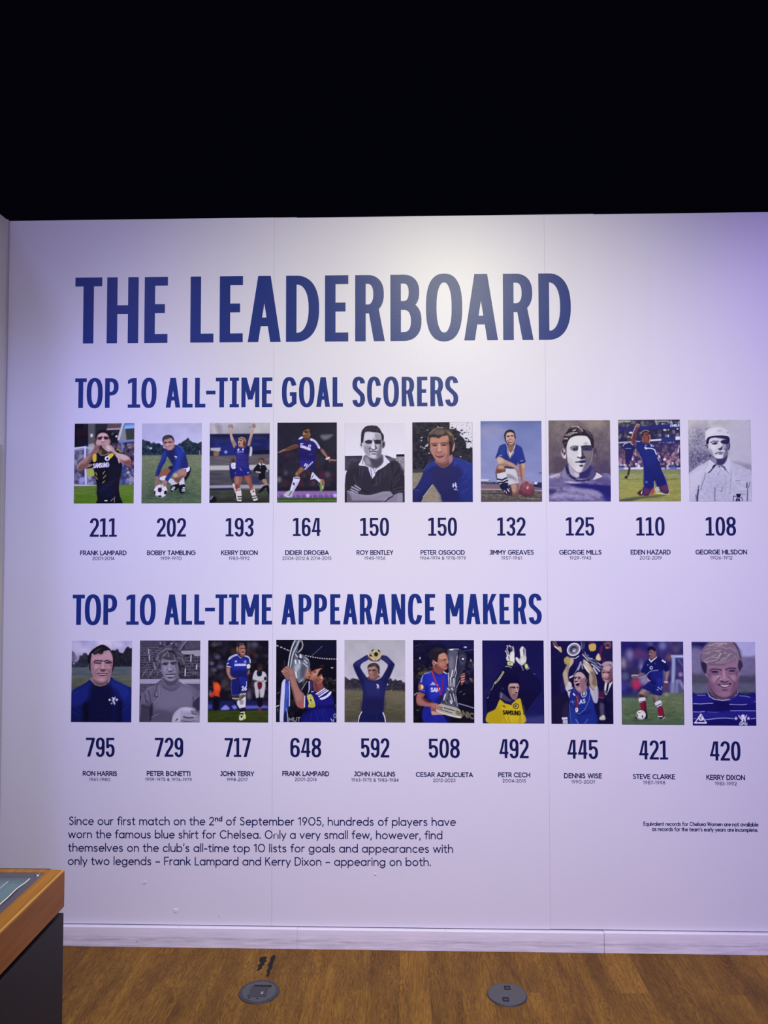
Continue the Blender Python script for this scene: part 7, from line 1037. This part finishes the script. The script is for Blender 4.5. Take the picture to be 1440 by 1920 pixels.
def floor_mat():
    m = mat('oak_plank_floor', (.15, .08, .025), .48, .12); nt = m.node_tree; L = nt.links; b = nt.nodes['Principled BSDF']
    tc = nt.nodes.new('ShaderNodeTexCoord'); sep = nt.nodes.new('ShaderNodeSeparateXYZ'); L.new(tc.outputs['Object'], sep.inputs[0])
    cmb = nt.nodes.new('ShaderNodeCombineXYZ'); L.new(sep.outputs[1], cmb.inputs[0]); L.new(sep.outputs[0], cmb.inputs[1])
    br = nt.nodes.new('ShaderNodeTexBrick'); L.new(cmb.outputs[0], br.inputs['Vector'])
    br.inputs['Color1'].default_value = (0, 0, 0, 1); br.inputs['Color2'].default_value = (1, 1, 1, 1); br.inputs['Mortar'].default_value = (.5, .5, .5, 1)
    for k, v in (('Scale', 1), ('Mortar Size', .0007), ('Mortar Smooth', 0), ('Brick Width', .83), ('Row Height', .121)): br.inputs[k].default_value = v
    br.offset = .37; br.offset_frequency = 3
    rnd = br.outputs['Color']
    sh = nt.nodes.new('ShaderNodeVectorMath'); sh.operation = 'SCALE'; sh.inputs['Scale'].default_value = 7.3; L.new(rnd, sh.inputs[0])
    ad = nt.nodes.new('ShaderNodeVectorMath'); ad.operation = 'ADD'; L.new(tc.outputs['Object'], ad.inputs[0]); L.new(sh.outputs[0], ad.inputs[1])
    big = noise(nt, mapping(nt, ad.outputs[0], (14, 2.2, 1)), 1, 3, .5, .4)
    # growth rings: a sine of a stretched noise field gives long cathedral figures
    fld = noise(nt, mapping(nt, ad.outputs[0], (15, 1.5, 1)), 1, 4, .55, .5)
    rings = mth(nt, 'ABSOLUTE', mth(nt, 'SINE', mth(nt, 'MULTIPLY', fld, 88.0)))
    fine = noise(nt, mapping(nt, ad.outputs[0], (300, 14, 1)), 1, 4, .65)
    c = ramp(nt, big, ((.25, (.130, .058, .007)), (.5, (.245, .120, .013)), (.78, (.36, .19, .021))))
    c = mixc(nt, mth(nt, 'MULTIPLY', mth(nt, 'POWER', mth(nt, 'SUBTRACT', 1.0, rings), 3.4), .72), c, (.075, .030, .009))
    c = mixc(nt, mth(nt, 'MULTIPLY', mth(nt, 'POWER', rings, 6.0), .22), c, (.45, .26, .055))
    c = mixc(nt, ramp(nt, fine, ((.40, (0, 0, 0)), (.64, (.58, .58, .58)))), c, (.09, .038, .011))
    tone = ramp(nt, rnd, ((0, (.82, .80, .78)), (1, (1.12, 1.10, 1.05))))
    c = mixc(nt, 1.0, c, tone, 'MULTIPLY')
    c = mixc(nt, mth(nt, 'MULTIPLY', br.outputs['Fac'], .40), c, (.03, .013, .005))
    L.new(c, b.inputs['Base Color'])
    bu = nt.nodes.new('ShaderNodeBump'); bu.inputs['Strength'].default_value = .12; bu.inputs['Distance'].default_value = .002
    L.new(fine, bu.inputs['Height']); L.new(bu.outputs[0], b.inputs['Normal']); return m
FLOOR = floor_mat()

def skirting_mat():
    m = mat('scuffed_white_gloss', (.70, .66, .66), .45, .4); nt = m.node_tree; L = nt.links; b = nt.nodes['Principled BSDF']
    tc = nt.nodes.new('ShaderNodeTexCoord'); o = tc.outputs['Object']; sep = nt.nodes.new('ShaderNodeSeparateXYZ'); L.new(o, sep.inputs[0])
    z = sep.outputs[2]
    smear = noise(nt, mapping(nt, o, (6, 6, 90)), 1, 5, .65)
    band = ramp(nt, mth(nt, 'DIVIDE', z, .085), ((0, (.62,) * 3), (.16, (.5,) * 3), (.42, (.85,) * 3), (.62, (.28,) * 3), (1, (.05,) * 3)))
    f = mth(nt, 'MULTIPLY', ramp(nt, smear, ((.36, (0,) * 3), (.72, (1,) * 3))), band)
    c = mixc(nt, f, (.90, .87, .87), (.36, .34, .37))
    spk = noise(nt, mapping(nt, o, (60, 60, 110)), 1, 2, .5)
    c = mixc(nt, ramp(nt, spk, ((.735, (0,) * 3), (.76, (.7,) * 3))), c, (.07, .06, .07))
    L.new(c, b.inputs['Base Color']); return m
SKIRT = skirting_mat()

# ------------------------------------------------------------------ mesh helpers
def link(name, me, m, parent=None, **props):
    o = bpy.data.objects.new(name, me); COL.objects.link(o)
    if m is not None: me.materials.append(m)
    if parent: o.parent = parent
    for k, v in props.items(): o[k] = v
    return o

def empty(name, loc, **props):
    o = bpy.data.objects.new(name, None); COL.objects.link(o); o.location = loc; o.empty_display_size = .05
    for k, v in props.items(): o[k] = v
    return o

def box(bm, x0, x1, y0, y1, z0, z1, bev=0):
    r = bmesh.ops.create_cube(bm, size=1)
    for v in r['verts']: v.co = Vector(((x0 + x1) / 2 + v.co.x * (x1 - x0), (y0 + y1) / 2 + v.co.y * (y1 - y0), (z0 + z1) / 2 + v.co.z * (z1 - z0)))
    if bev:
        ed = list({e for v in r['verts'] for e in v.link_edges})
        bmesh.ops.bevel(bm, geom=ed, offset=bev, segments=2, affect='EDGES', profile=.6)

def done(name, bm, m, parent=None, loc=None, smooth=False, **props):
    bmesh.ops.recalc_face_normals(bm, faces=bm.faces)
    if loc is not None: bmesh.ops.translate(bm, verts=bm.verts, vec=-Vector(loc))
    me = bpy.data.meshes.new(name); bm.to_mesh(me); bm.free()
    if smooth:
        for p in me.polygons: p.use_smooth = True
    o = link(name, me, m, parent, **props)
    if loc is not None: o.location = Vector(loc) - (parent.location if parent else Vector())
    return o

def boxes(name, m, bs, parent=None, loc=None, bev=0, **props):
    bm = bmesh.new()
    for b in bs: box(bm, *b, bev=bev)
    return done(name, bm, m, parent, loc, **props)

# ------------------------------------------------------------------ the room
K = {'kind': 'structure'}
bm = bmesh.new(); box(bm, -4, 7, -6, 2.2, -.05, 0); done('floor', bm, FLOOR, **K)
boxes('ceiling', CEIL, [(-4, 7, -6, 2.2, 6.0, 6.05)], **K)
boxes('wall_far', VOID, [(-4, 7, 2.15, 2.2, 0, 6.0)], **K)
boxes('wall_end', VOID, [(6.95, 7, -6, 2.15, 0, 6.0)], **K)
boxes('wall_side', VOID, [(-4, -3.95, -6, 2.15, 0, 6.0)], **K)
# leaderboard wall: three boards behind three sheets of printed vinyl, a dark slot above the skirting
wb = boxes('wall_back', BOARD, [(-.30, 1.2426, .0012, .10, .0905, 3.1935), (1.2438, 2.5565, .0012, .10, .0905, 3.1912), (2.5577, 5.6, .0012, .10, .0905, 3.1890)], **K)
for x0, x1, z0, z1 in ((-.058, 1.1403, .0890, 3.1925), (1.1421, 2.3383, .0888, 3.1890), (2.3399, 5.6, .0905, 3.1880)):
    boxes('vinyl_sheet', VINYL, [(x0, x1, 0, .0012, z0, z1)], wb)
boxes('seam_ridge', VINYL, [(2.3540, 2.3552, -.0004, 0, 2.62, 3.188)], wb)
boxes('shadow_gap', DARK, [(-.30, 5.6, .022, .09, .01, .0905)], wb)
# torn and lifted flecks of vinyl
def fleck(x, z, s, rot, lift, seed):
    r = random.Random(seed); bm = bmesh.new(); n = 8
    ring = [bm.verts.new((x + s * (.6 + .5 * r.random()) * math.cos(a + rot), -.0008 - lift * .6 * max(0, math.sin(a)) * r.random(), z + s * 1.2 * (.6 + .5 * r.random()) * math.sin(a + rot))) for a in [2 * PI * i / n for i in range(n)]]
    c = bm.verts.new((x + s * .15, -.0010 - lift * .25, z))
    for i in range(n): bm.faces.new((ring[i], ring[(i + 1) % n], c))
    done('peeled_fleck', bm, FLAKE, wb)
for i, (x, z, s, a, l) in enumerate(((.588, .268, .009, .4, .010), (.578, .263, .005, 1, .004), (.7245, .1516, .013, 2, .007), (.9131, .129, .006, .3, .004), (1.590, .3125, .006, 1, .009), (1.147, .4815, .0058, 0, .0012), (1.156, .4850, .0055, 1.2, .0012), (1.165, .4815, .0050, 2, .0012), (1.94, .41, .003, 0, .002), (1.172, .88, .004, 0, .002))):
    fleck(x, z, s, a, l, i)
# skirting, three lengths
sk = boxes('baseboard_back', SKIRT, [(-.058, 1.2539, -.018, .022, 0, .0838)], bev=.002, **K)
boxes('skirting_length', SKIRT, [(1.2541, 2.5618, -.018, .022, 0, .0832)], sk, bev=.002)
boxes('skirting_length', SKIRT, [(2.5632, 5.6, -.018, .022, 0, .0848)], sk, bev=.002)
# return wall on the left with a grey board and a pale corner bead
boxes('wall_left', GREYW, [(-.30, -.062, -1.0, .0, 0, 3.1935)], **K)
boxes('trim_1', GREYB, [(-.062, -.052, -.95, -.040, .02, 2.175)], **K)
boxes('trim_2', BOARD, [(-.062, -.055, -.016, -.0005, .085, 3.1925)], **K)

# ------------------------------------------------------------------ lettering on the wall
TH = .0007
def letter_mesh(name, polys, org, m, parent=None):
    """quads given in wall x, z, made into one thin sheet standing TH proud of the vinyl"""
    vs, fs = [], []
    for k, q in enumerate(polys):
        a = sum(q[i][0] * q[(i + 1) % len(q)][1] - q[(i + 1) % len(q)][0] * q[i][1] for i in range(len(q)))
        if abs(a) < 1e-10: continue
        if a < 0: q = q[::-1]
        n = len(q); b = len(vs)
        y = TH + 4e-6 * (k % 61)        # strokes lie a hair apart where they cross
        vs += [(x - org[0], -y - org[1], z - org[2]) for x, z in q] + [(x - org[0], 0 - org[1], z - org[2]) for x, z in q]
        fs.append(tuple(range(b, b + n)))
        fs += [(b + i, b + n + i, b + n + (i + 1) % n, b + (i + 1) % n) for i in range(n)]
    me = bpy.data.meshes.new(name); me.from_pydata(vs, [], fs); me.update()
    return link(name, me, m, parent)

def bold_polys(ch, x0, x1, z0, z1, s=.158, b=.132):
    h = z1 - z0; w = (x1 - x0) / h
    return [[(x0 + x * h, z0 + y * h) for x, y in q] for q in bold(ch, w, s, b)]

def heading(key, label, s, b):
    L = HEADS[key]; org = (L[0][1], 0, L[0][3])
    t = empty('wall_heading', org, label=label, category='lettering', group='navy headings on the wall')
    for ch, x0, x1, z0, z1 in L: letter_mesh('letter', bold_polys(ch, x0, x1, z0, z1, s, b), org, INK, t)
heading('title', 'huge navy capitals THE LEADERBOARD across the top of the white wall', .158, .134)
heading('goal', 'navy heading TOP 10 ALL-TIME GOAL SCORERS above the upper row of photos', .158, .122)
heading('apps', 'navy heading TOP 10 ALL-TIME APPEARANCE MAKERS above the lower row of photos', .158, .122)

def thin_polys(text, x0, x1, zl, zr, cap, pen):
    ps, W = thin_paths(text); k = (x1 - x0) / W; out = []
    for p in ps:
        q = [(x0 + a * k, b * cap) for a, b in p]
        q = [(x, zl + (zr - zl) * (x - x0) / (x1 - x0) + y) for x, y in q]
        cl = len(q) > 8 and math.hypot(q[0][0] - q[-1][0], q[0][1] - q[-1][1]) < 1e-6
        if not cl and len(q) >= 2:                       # run the ends on by half a pen so corners close
            for i, j in ((0, 1), (-1, -2)):
                d = math.hypot(q[i][0] - q[j][0], q[i][1] - q[j][1]) or 1
                e = pen * .38 / d
                q[i] = (q[i][0] + (q[i][0] - q[j][0]) * e, q[i][1] + (q[i][1] - q[j][1]) * e)
        out += ribbon(q, pen, pen, cl)
    return out

WHO = [  # what each photo shows
 'a footballer in a black kit blowing a kiss with both hands', 'a crouching footballer in blue resting his hands on a ball',
 'a footballer in blue shirt and shorts with both arms raised', 'a footballer in blue running with arms spread like wings',
 'a dark haired man in a white collared shirt with folded arms', 'a smiling man with long sideburns in a blue jersey',
 'a kneeling man in blue with his hand on a brown ball', 'a young man with wavy hair in a roll neck jumper, sepia',
 'a footballer in blue kneeling on the grass with one fist up', 'a man in a pale cap and pale button shirt',
 'a dark haired smiling man in a blue jersey with a crest', 'a curly haired goalkeeper in grey holding a pale ball',
 'a shouting footballer in blue with clenched fists at his waist', 'a footballer with a yellow armband kissing a big eared trophy',
 'a man in blue holding a ball over his head', 'a footballer with a red medal ribbon kissing a tall silver trophy',
 'a goalkeeper in a yellow shirt and helmet clapping in gloves', 'a shouting footballer lifting a silver cup overhead',
 'a footballer in blue with red socks beside a ball', 'a smiling blond man in a blue striped jersey']
SHORT = ['the man blowing a kiss', 'the crouching man with a ball', 'the man with both arms raised', 'the running man with spread arms', 'the man with folded arms', 'the smiling man with sideburns', 'the kneeling man with a brown ball', 'the man in a roll neck', 'the kneeling man with a raised fist', 'the man in a pale cap',
 'the smiling man in a crested jersey', 'the curly haired goalkeeper', 'the man with clenched fists', 'the man kissing an eared trophy', 'the man holding a ball overhead', 'the man kissing a tall silver trophy', 'the goalkeeper in yellow', 'the man lifting a cup', 'the man with red socks', 'the smiling blond man']
# colour of the white wall round each photo in the picture it was sampled from, used to get back to the ink
REF = [(190,186,212),(200,197,218),(215,213,225),(225,225,228),(232,232,235),(232,231,236),(226,222,240),(218,212,238),(208,200,235),(198,190,232),
       (172,168,200),(180,176,205),(190,186,212),(202,199,220),(208,204,228),(208,203,230),(206,200,230),(202,194,232),(195,187,230),(188,180,230)]
PRINT = mat('photo_print_ink', (.5, .5, .5), .40, .16)
_nt = PRINT.node_tree; _a = _nt.nodes.new('ShaderNodeAttribute'); _a.attribute_name = 'ink'
_nt.links.new(_a.outputs['Color'], _nt.nodes['Principled BSDF'].inputs['Base Color'])

def photo(i, rect, img):
    x0, x1, z0, z1 = rect; img = np.clip((img - 118) * 1.13 + 113, 0, 255); ink = np.clip(lin(img) / lin(REF[i]) * .80, 0, .9)
    gx, gz = np.meshgrid(np.linspace(0, x1 - x0, PW), np.linspace(z1 - z0, 0, PH))
    co = np.stack([gx, np.full_like(gx, -TH), gz], -1).reshape(-1, 3)
    idx = np.arange(PW * PH).reshape(PH, PW)
    f = np.stack([idx[1:, :-1], idx[1:, 1:], idx[:-1, 1:], idx[:-1, :-1]], -1).reshape(-1, 4)
    rim = np.concatenate([idx[0, :-1], idx[:-1, -1], idx[-1, :0:-1], idx[:0:-1, 0]]); nr = len(rim); nb = len(co)
    back = co[rim].copy(); back[:, 1] = 0; co = np.concatenate([co, back])
    j = np.arange(nr); k = (j + 1) % nr
    f = np.concatenate([f, np.stack([rim[j], rim[k], nb + k, nb + j], -1)])
    me = bpy.data.meshes.new('photo_print'); me.vertices.add(len(co)); me.vertices.foreach_set('co', co.ravel())
    me.loops.add(f.size); me.loops.foreach_set('vertex_index', f.ravel().astype(np.int32))
    me.polygons.add(len(f)); me.polygons.foreach_set('loop_start', np.arange(0, f.size, 4, dtype=np.int32))
    me.update(calc_edges=True); me.validate()
    c = np.concatenate([ink.reshape(-1, 3), ink.reshape(-1, 3)[rim]]); c = np.concatenate([c, np.ones((len(c), 1))], 1)
    at = me.color_attributes.new('ink', 'FLOAT_COLOR', 'POINT'); at.data.foreach_set('color', c.ravel().astype(np.float32))
    row = 'upper' if i < 10 else 'lower'
    o = link('photo_print', me, PRINT, label=f'photo of {WHO[i]}', category='photo', group=f'player photos in the {row} row')
    o.location = (x0, 0, z0)

PAINT = [globals()[f'pic_{r}{i}'] for r in 'ab' for i in range(10)]
for i, (rect, num, nr, name, ns, years, ys) in enumerate(COLUMNS):
    photo(i, rect, PAINT[i]())
    row = 'upper' if i < 10 else 'lower'
    # number
    org = (nr[0], 0, nr[2])
    t = empty('record_number', org, label=f'bold navy number {num} under the photo of {SHORT[i]}', category='number', group=f'record numbers under the {row} row')
    h = nr[3] - nr[2]; ww = [.88 if c == '1' else 1.0 for c in num]; gap = .13
    k = (nr[1] - nr[0]) / (sum(ww) + gap * (len(num) - 1)); x = nr[0]
    for c, a in zip(num, ww):
        letter_mesh('digit', bold_polys(c, x, x + a * k, nr[2], nr[3], .152, .118), org, INKD, t); x += (a + gap) * k
    # caption
    org = (ns[0], 0, ns[2])
    t = empty('name_caption', org, label=f'small navy name caption under number {num} of {SHORT[i]}', category='caption', group=f'name captions under the {row} row')
    letter_mesh('name_line', thin_polys(name, ns[0], ns[1], ns[2], ns[2], ns[3] - ns[2], .0036), org, INKD, t)
    letter_mesh('years_line', thin_polys(years, ys[0], ys[1], ys[2], ys[2], ys[3] - ys[2], .0017), org, INKD, t)

def text_block(name, rows, pen, label):
    org = (rows[0][1][0], 0, rows[0][1][2]); t = empty(name, org, label=label, category='text')
    for txt, (x0, x1, zl, zr, cap) in rows: letter_mesh('text_line', thin_polys(txt, x0, x1, zl, zr, cap, pen), org, INKD, t)
text_block('wall_paragraph', PARA, .0040, 'four line navy paragraph low on the white wall beginning Since our first match')
text_block('wall_footnote', NOTE, .0025, 'tiny two line navy footnote at the lower right beginning Equivalent records')

# ------------------------------------------------------------------ floor boxes and tape
def disc(bm, cx, cy, r, z0, z1, seg=48, bev=0):
    r_ = bmesh.ops.create_cone(bm, cap_ends=True, segments=seg, radius1=r, radius2=r - bev, depth=z1 - z0)
    for v in r_['verts']: v.co += Vector((cx, cy, (z0 + z1) / 2))

cx, cy = 1.151, -.334
t = empty('floor_outlet', (cx, cy, 0), label='dark grey round floor outlet with a square flap and shiny latch', category='floor outlet')
bm = bmesh.new(); disc(bm, cx, cy, .079, 0, .0035, bev=.002); done('ring', bm, GUN2, t, (cx, cy, 0))
bm = bmesh.new(); disc(bm, cx, cy, .066, .003, .0045, bev=.001); done('lid', bm, GUN, t, (cx, cy, 0))
boxes('flap', GUN2, [(cx - .036, cx + .032, cy - .036, cy + .032, .0045, .0058)], t, (cx, cy, 0), bev=.0006)
boxes('slot', DARK, [(cx - .026, cx + .042, cy + .030, cy + .039, .0045, .0064)], t, (cx, cy, 0))
boxes('latch', STEEL, [(cx + .010, cx + .019, cy - .024, cy - .008, .0058, .0080)], t, (cx, cy, 0), bev=.001)
bm = bmesh.new()
for dx, dy in ((-.030, -.046), (.002, -.048), (-.036, -.030)): disc(bm, cx + dx, cy + dy, .0035, .0045, .0056, 12)
done('screw', bm, DARK, t, (cx, cy, 0))
cx, cy = 2.110, -.328
t = empty('floor_outlet', (cx, cy, 0), label='mid grey plain round floor outlet with two small square catches, right of the two', category='floor outlet')
bm = bmesh.new(); disc(bm, cx, cy, .077, 0, .0035, bev=.002); done('ring', bm, GUN2, t, (cx, cy, 0))
bm = bmesh.new(); disc(bm, cx, cy, .073, .003, .0045, bev=.001); done('lid', bm, GUN, t, (cx, cy, 0))
for dx, dy in ((.006, .040), (-.010, -.036)):
    c = boxes('catch_recess', DARK, [(cx + dx - .012, cx + dx + .012, cy + dy - .013, cy + dy + .013, .0045, .0050)], t, (cx, cy, 0))
    boxes('catch', GUN2, [(cx + dx - .008, cx + dx + .008, cy + dy - .010, cy + dy + .004, .0050, .0064)], t, (cx, cy, 0), bev=.0008)

def scrap(pts, label, seed):
    r = random.Random(seed); bm = bmesh.new(); org = Vector((pts[0][0], pts[0][1], 0))
    top, bot = [], []
    for x, y in pts:
        top.append(bm.verts.new((x, y, .0008 + .0008 * r.random()))); bot.append(bm.verts.new((x, y, 0)))
    bm.faces.new(top); bm.faces.new(bot[::-1]); n = len(pts)
    for i in range(n): bm.faces.new((top[i], bot[i], bot[(i + 1) % n], top[(i + 1) % n]))
    done('tape_scrap', bm, TAPE, None, org, label=label, category='tape', group='black tape left on the floor')
scrap([(1.107, -.086), (1.122, -.080), (1.138, -.082), (1.134, -.100), (1.141, -.112), (1.133, -.128), (1.138, -.140), (1.128, -.152), (1.131, -.168), (1.120, -.184), (1.113, -.186), (1.117, -.160), (1.110, -.148), (1.119, -.130), (1.109, -.112)], 'shorter ragged scrap of black tape on the wood floor, left of its longer pair', 1)
scrap([(1.158, -.072), (1.170, -.068), (1.172, -.100), (1.169, -.130), (1.173, -.158), (1.168, -.186), (1.172, -.208), (1.165, -.230), (1.158, -.222), (1.162, -.200), (1.153, -.190), (1.159, -.165), (1.151, -.140), (1.156, -.110), (1.152, -.088)], 'longer thin scrap of black tape on the wood floor, right of its shorter pair', 2)

# ------------------------------------------------------------------ display plinth, lower left
PX0, PX1, PY0, PY1, PT = -.02, .785, -2.02, -1.247, .85
t = empty('display_plinth', (.38, -1.63, 0), label='charcoal display plinth with an orange-brown oak top, cut by the lower left edge', category='plinth')
O = (.38, -1.63, 0)
boxes('body', LAMIN, [(PX0 + .004, PX1 - .001, PY0 + .01, PY1 - .001, 0, .734)], t, O, bev=.002)
boxes('neck', DARK, [(PX0 + .06, PX1 - .075, PY0 + .06, PY1 - .075, .734, .750)], t, O)
bm = bmesh.new(); F = .045
for b in ((PX1 - F, PX1 - .006, PY0, PY1), (PX0, PX0 + F, PY0, PY1), (PX0 + F, PX1 - F, PY1 - .018, PY1), (PX0 + F, PX1 - F, PY0, PY0 + .045)):
    box(bm, *b, .750, PT, bev=0)
bmesh.ops.remove_doubles(bm, verts=bm.verts, dist=1e-5)
frame = done('oak_frame', bm, OAK, t, O)
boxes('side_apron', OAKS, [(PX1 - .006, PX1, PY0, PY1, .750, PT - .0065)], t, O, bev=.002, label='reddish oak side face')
boxes('edge_highlight', OAKLIT, [(PX1 - .0065, PX1 - .0002, PY0, PY1, PT - .0065, PT)], t, O, bev=.002, label='oak edge strip with painted-in highlight')
bv = frame.modifiers.new('soft', 'BEVEL'); bv.width = .0035; bv.segments = 2; bv.limit_method = 'ANGLE'
boxes('inset_plate', PLATE, [(PX0 + F, PX1 - F, PY0 + .045, PY1 - .018, .76, PT - .002)], t, O)
bm = bmesh.new(); disc(bm, .725, -1.280, .0075, PT - .002, PT + .0015, 20, .002); done('screw', bm, STEEL, t, O)
bm = bmesh.new(); disc(bm, .725, -1.280, .0028, PT + .0015, PT + .0019, 6); done('screw_socket', bm, DARK, t, O)
# curled printed sheet lying on the plate
bm = bmesh.new(); nx, ny = 20, 14; g = []
for j in range(ny + 1):
    for i in range(nx + 1):
        u, v = i / nx, j / ny
        x = .06 + (.714 - .06) * u; y = -1.95 + (-1.305 + 1.95) * v
        lift = .003 * max(0, (u - .9) / .1) ** 2 * (.5 + .5 * math.sin(v * 23 + 1)) + .001
        g.append(bm.verts.new((x + .0015 * math.sin(v * 40) * (u > .97), y, PT - .002 + lift)))
for j in range(ny):
    for i in range(nx):
        a = j * (nx + 1) + i; bm.faces.new((g[a], g[a + 1], g[a + nx + 2], g[a + nx + 1]))
sh = done('printed_sheet', bm, TEAL, None, (.387, -1.6275, PT - .002), smooth=True, label='curled teal printed sheet with white edge on the plinth top', category='sheet')
so = sh.modifiers.new('thick', 'SOLIDIFY'); so.thickness = .0015; so.offset = 1
SL = (.387, -1.6275, PT - .002)
bm = bmesh.new()
for j in range(ny * 2):
    def e(v): return Vector((.714 + .0015 * math.sin(v * 40), -1.95 + .645 * v, PT - .002 +   .001 + .003 * (.5 + .5 * math.sin(v * 23 + 1))))
    a, b = e(j / (ny * 2)), e((j + 1) / (ny * 2)); d = Vector((.0022, 0, -.0006)); n = Vector((0, 0, .0016))
    v = [bm.verts.new(q) for q in (a, b, b + d, a + d, a + n, b + n, b + d + n, a + d + n)]
    for q in ((0, 1, 2, 3), (4, 7, 6, 5), (3, 2, 6, 7), (0, 4, 5, 1)): bm.faces.new([v[k] for k in q])
bmesh.ops.remove_doubles(bm, verts=bm.verts, dist=1e-5)
done('white_edge', bm, PAPER, sh, SL, label='white curled paper edge')
boxes('white_line', PAPER, [(.6672, .6686, -1.86, -1.325, PT + .0003, PT + .0012)], sh, SL)
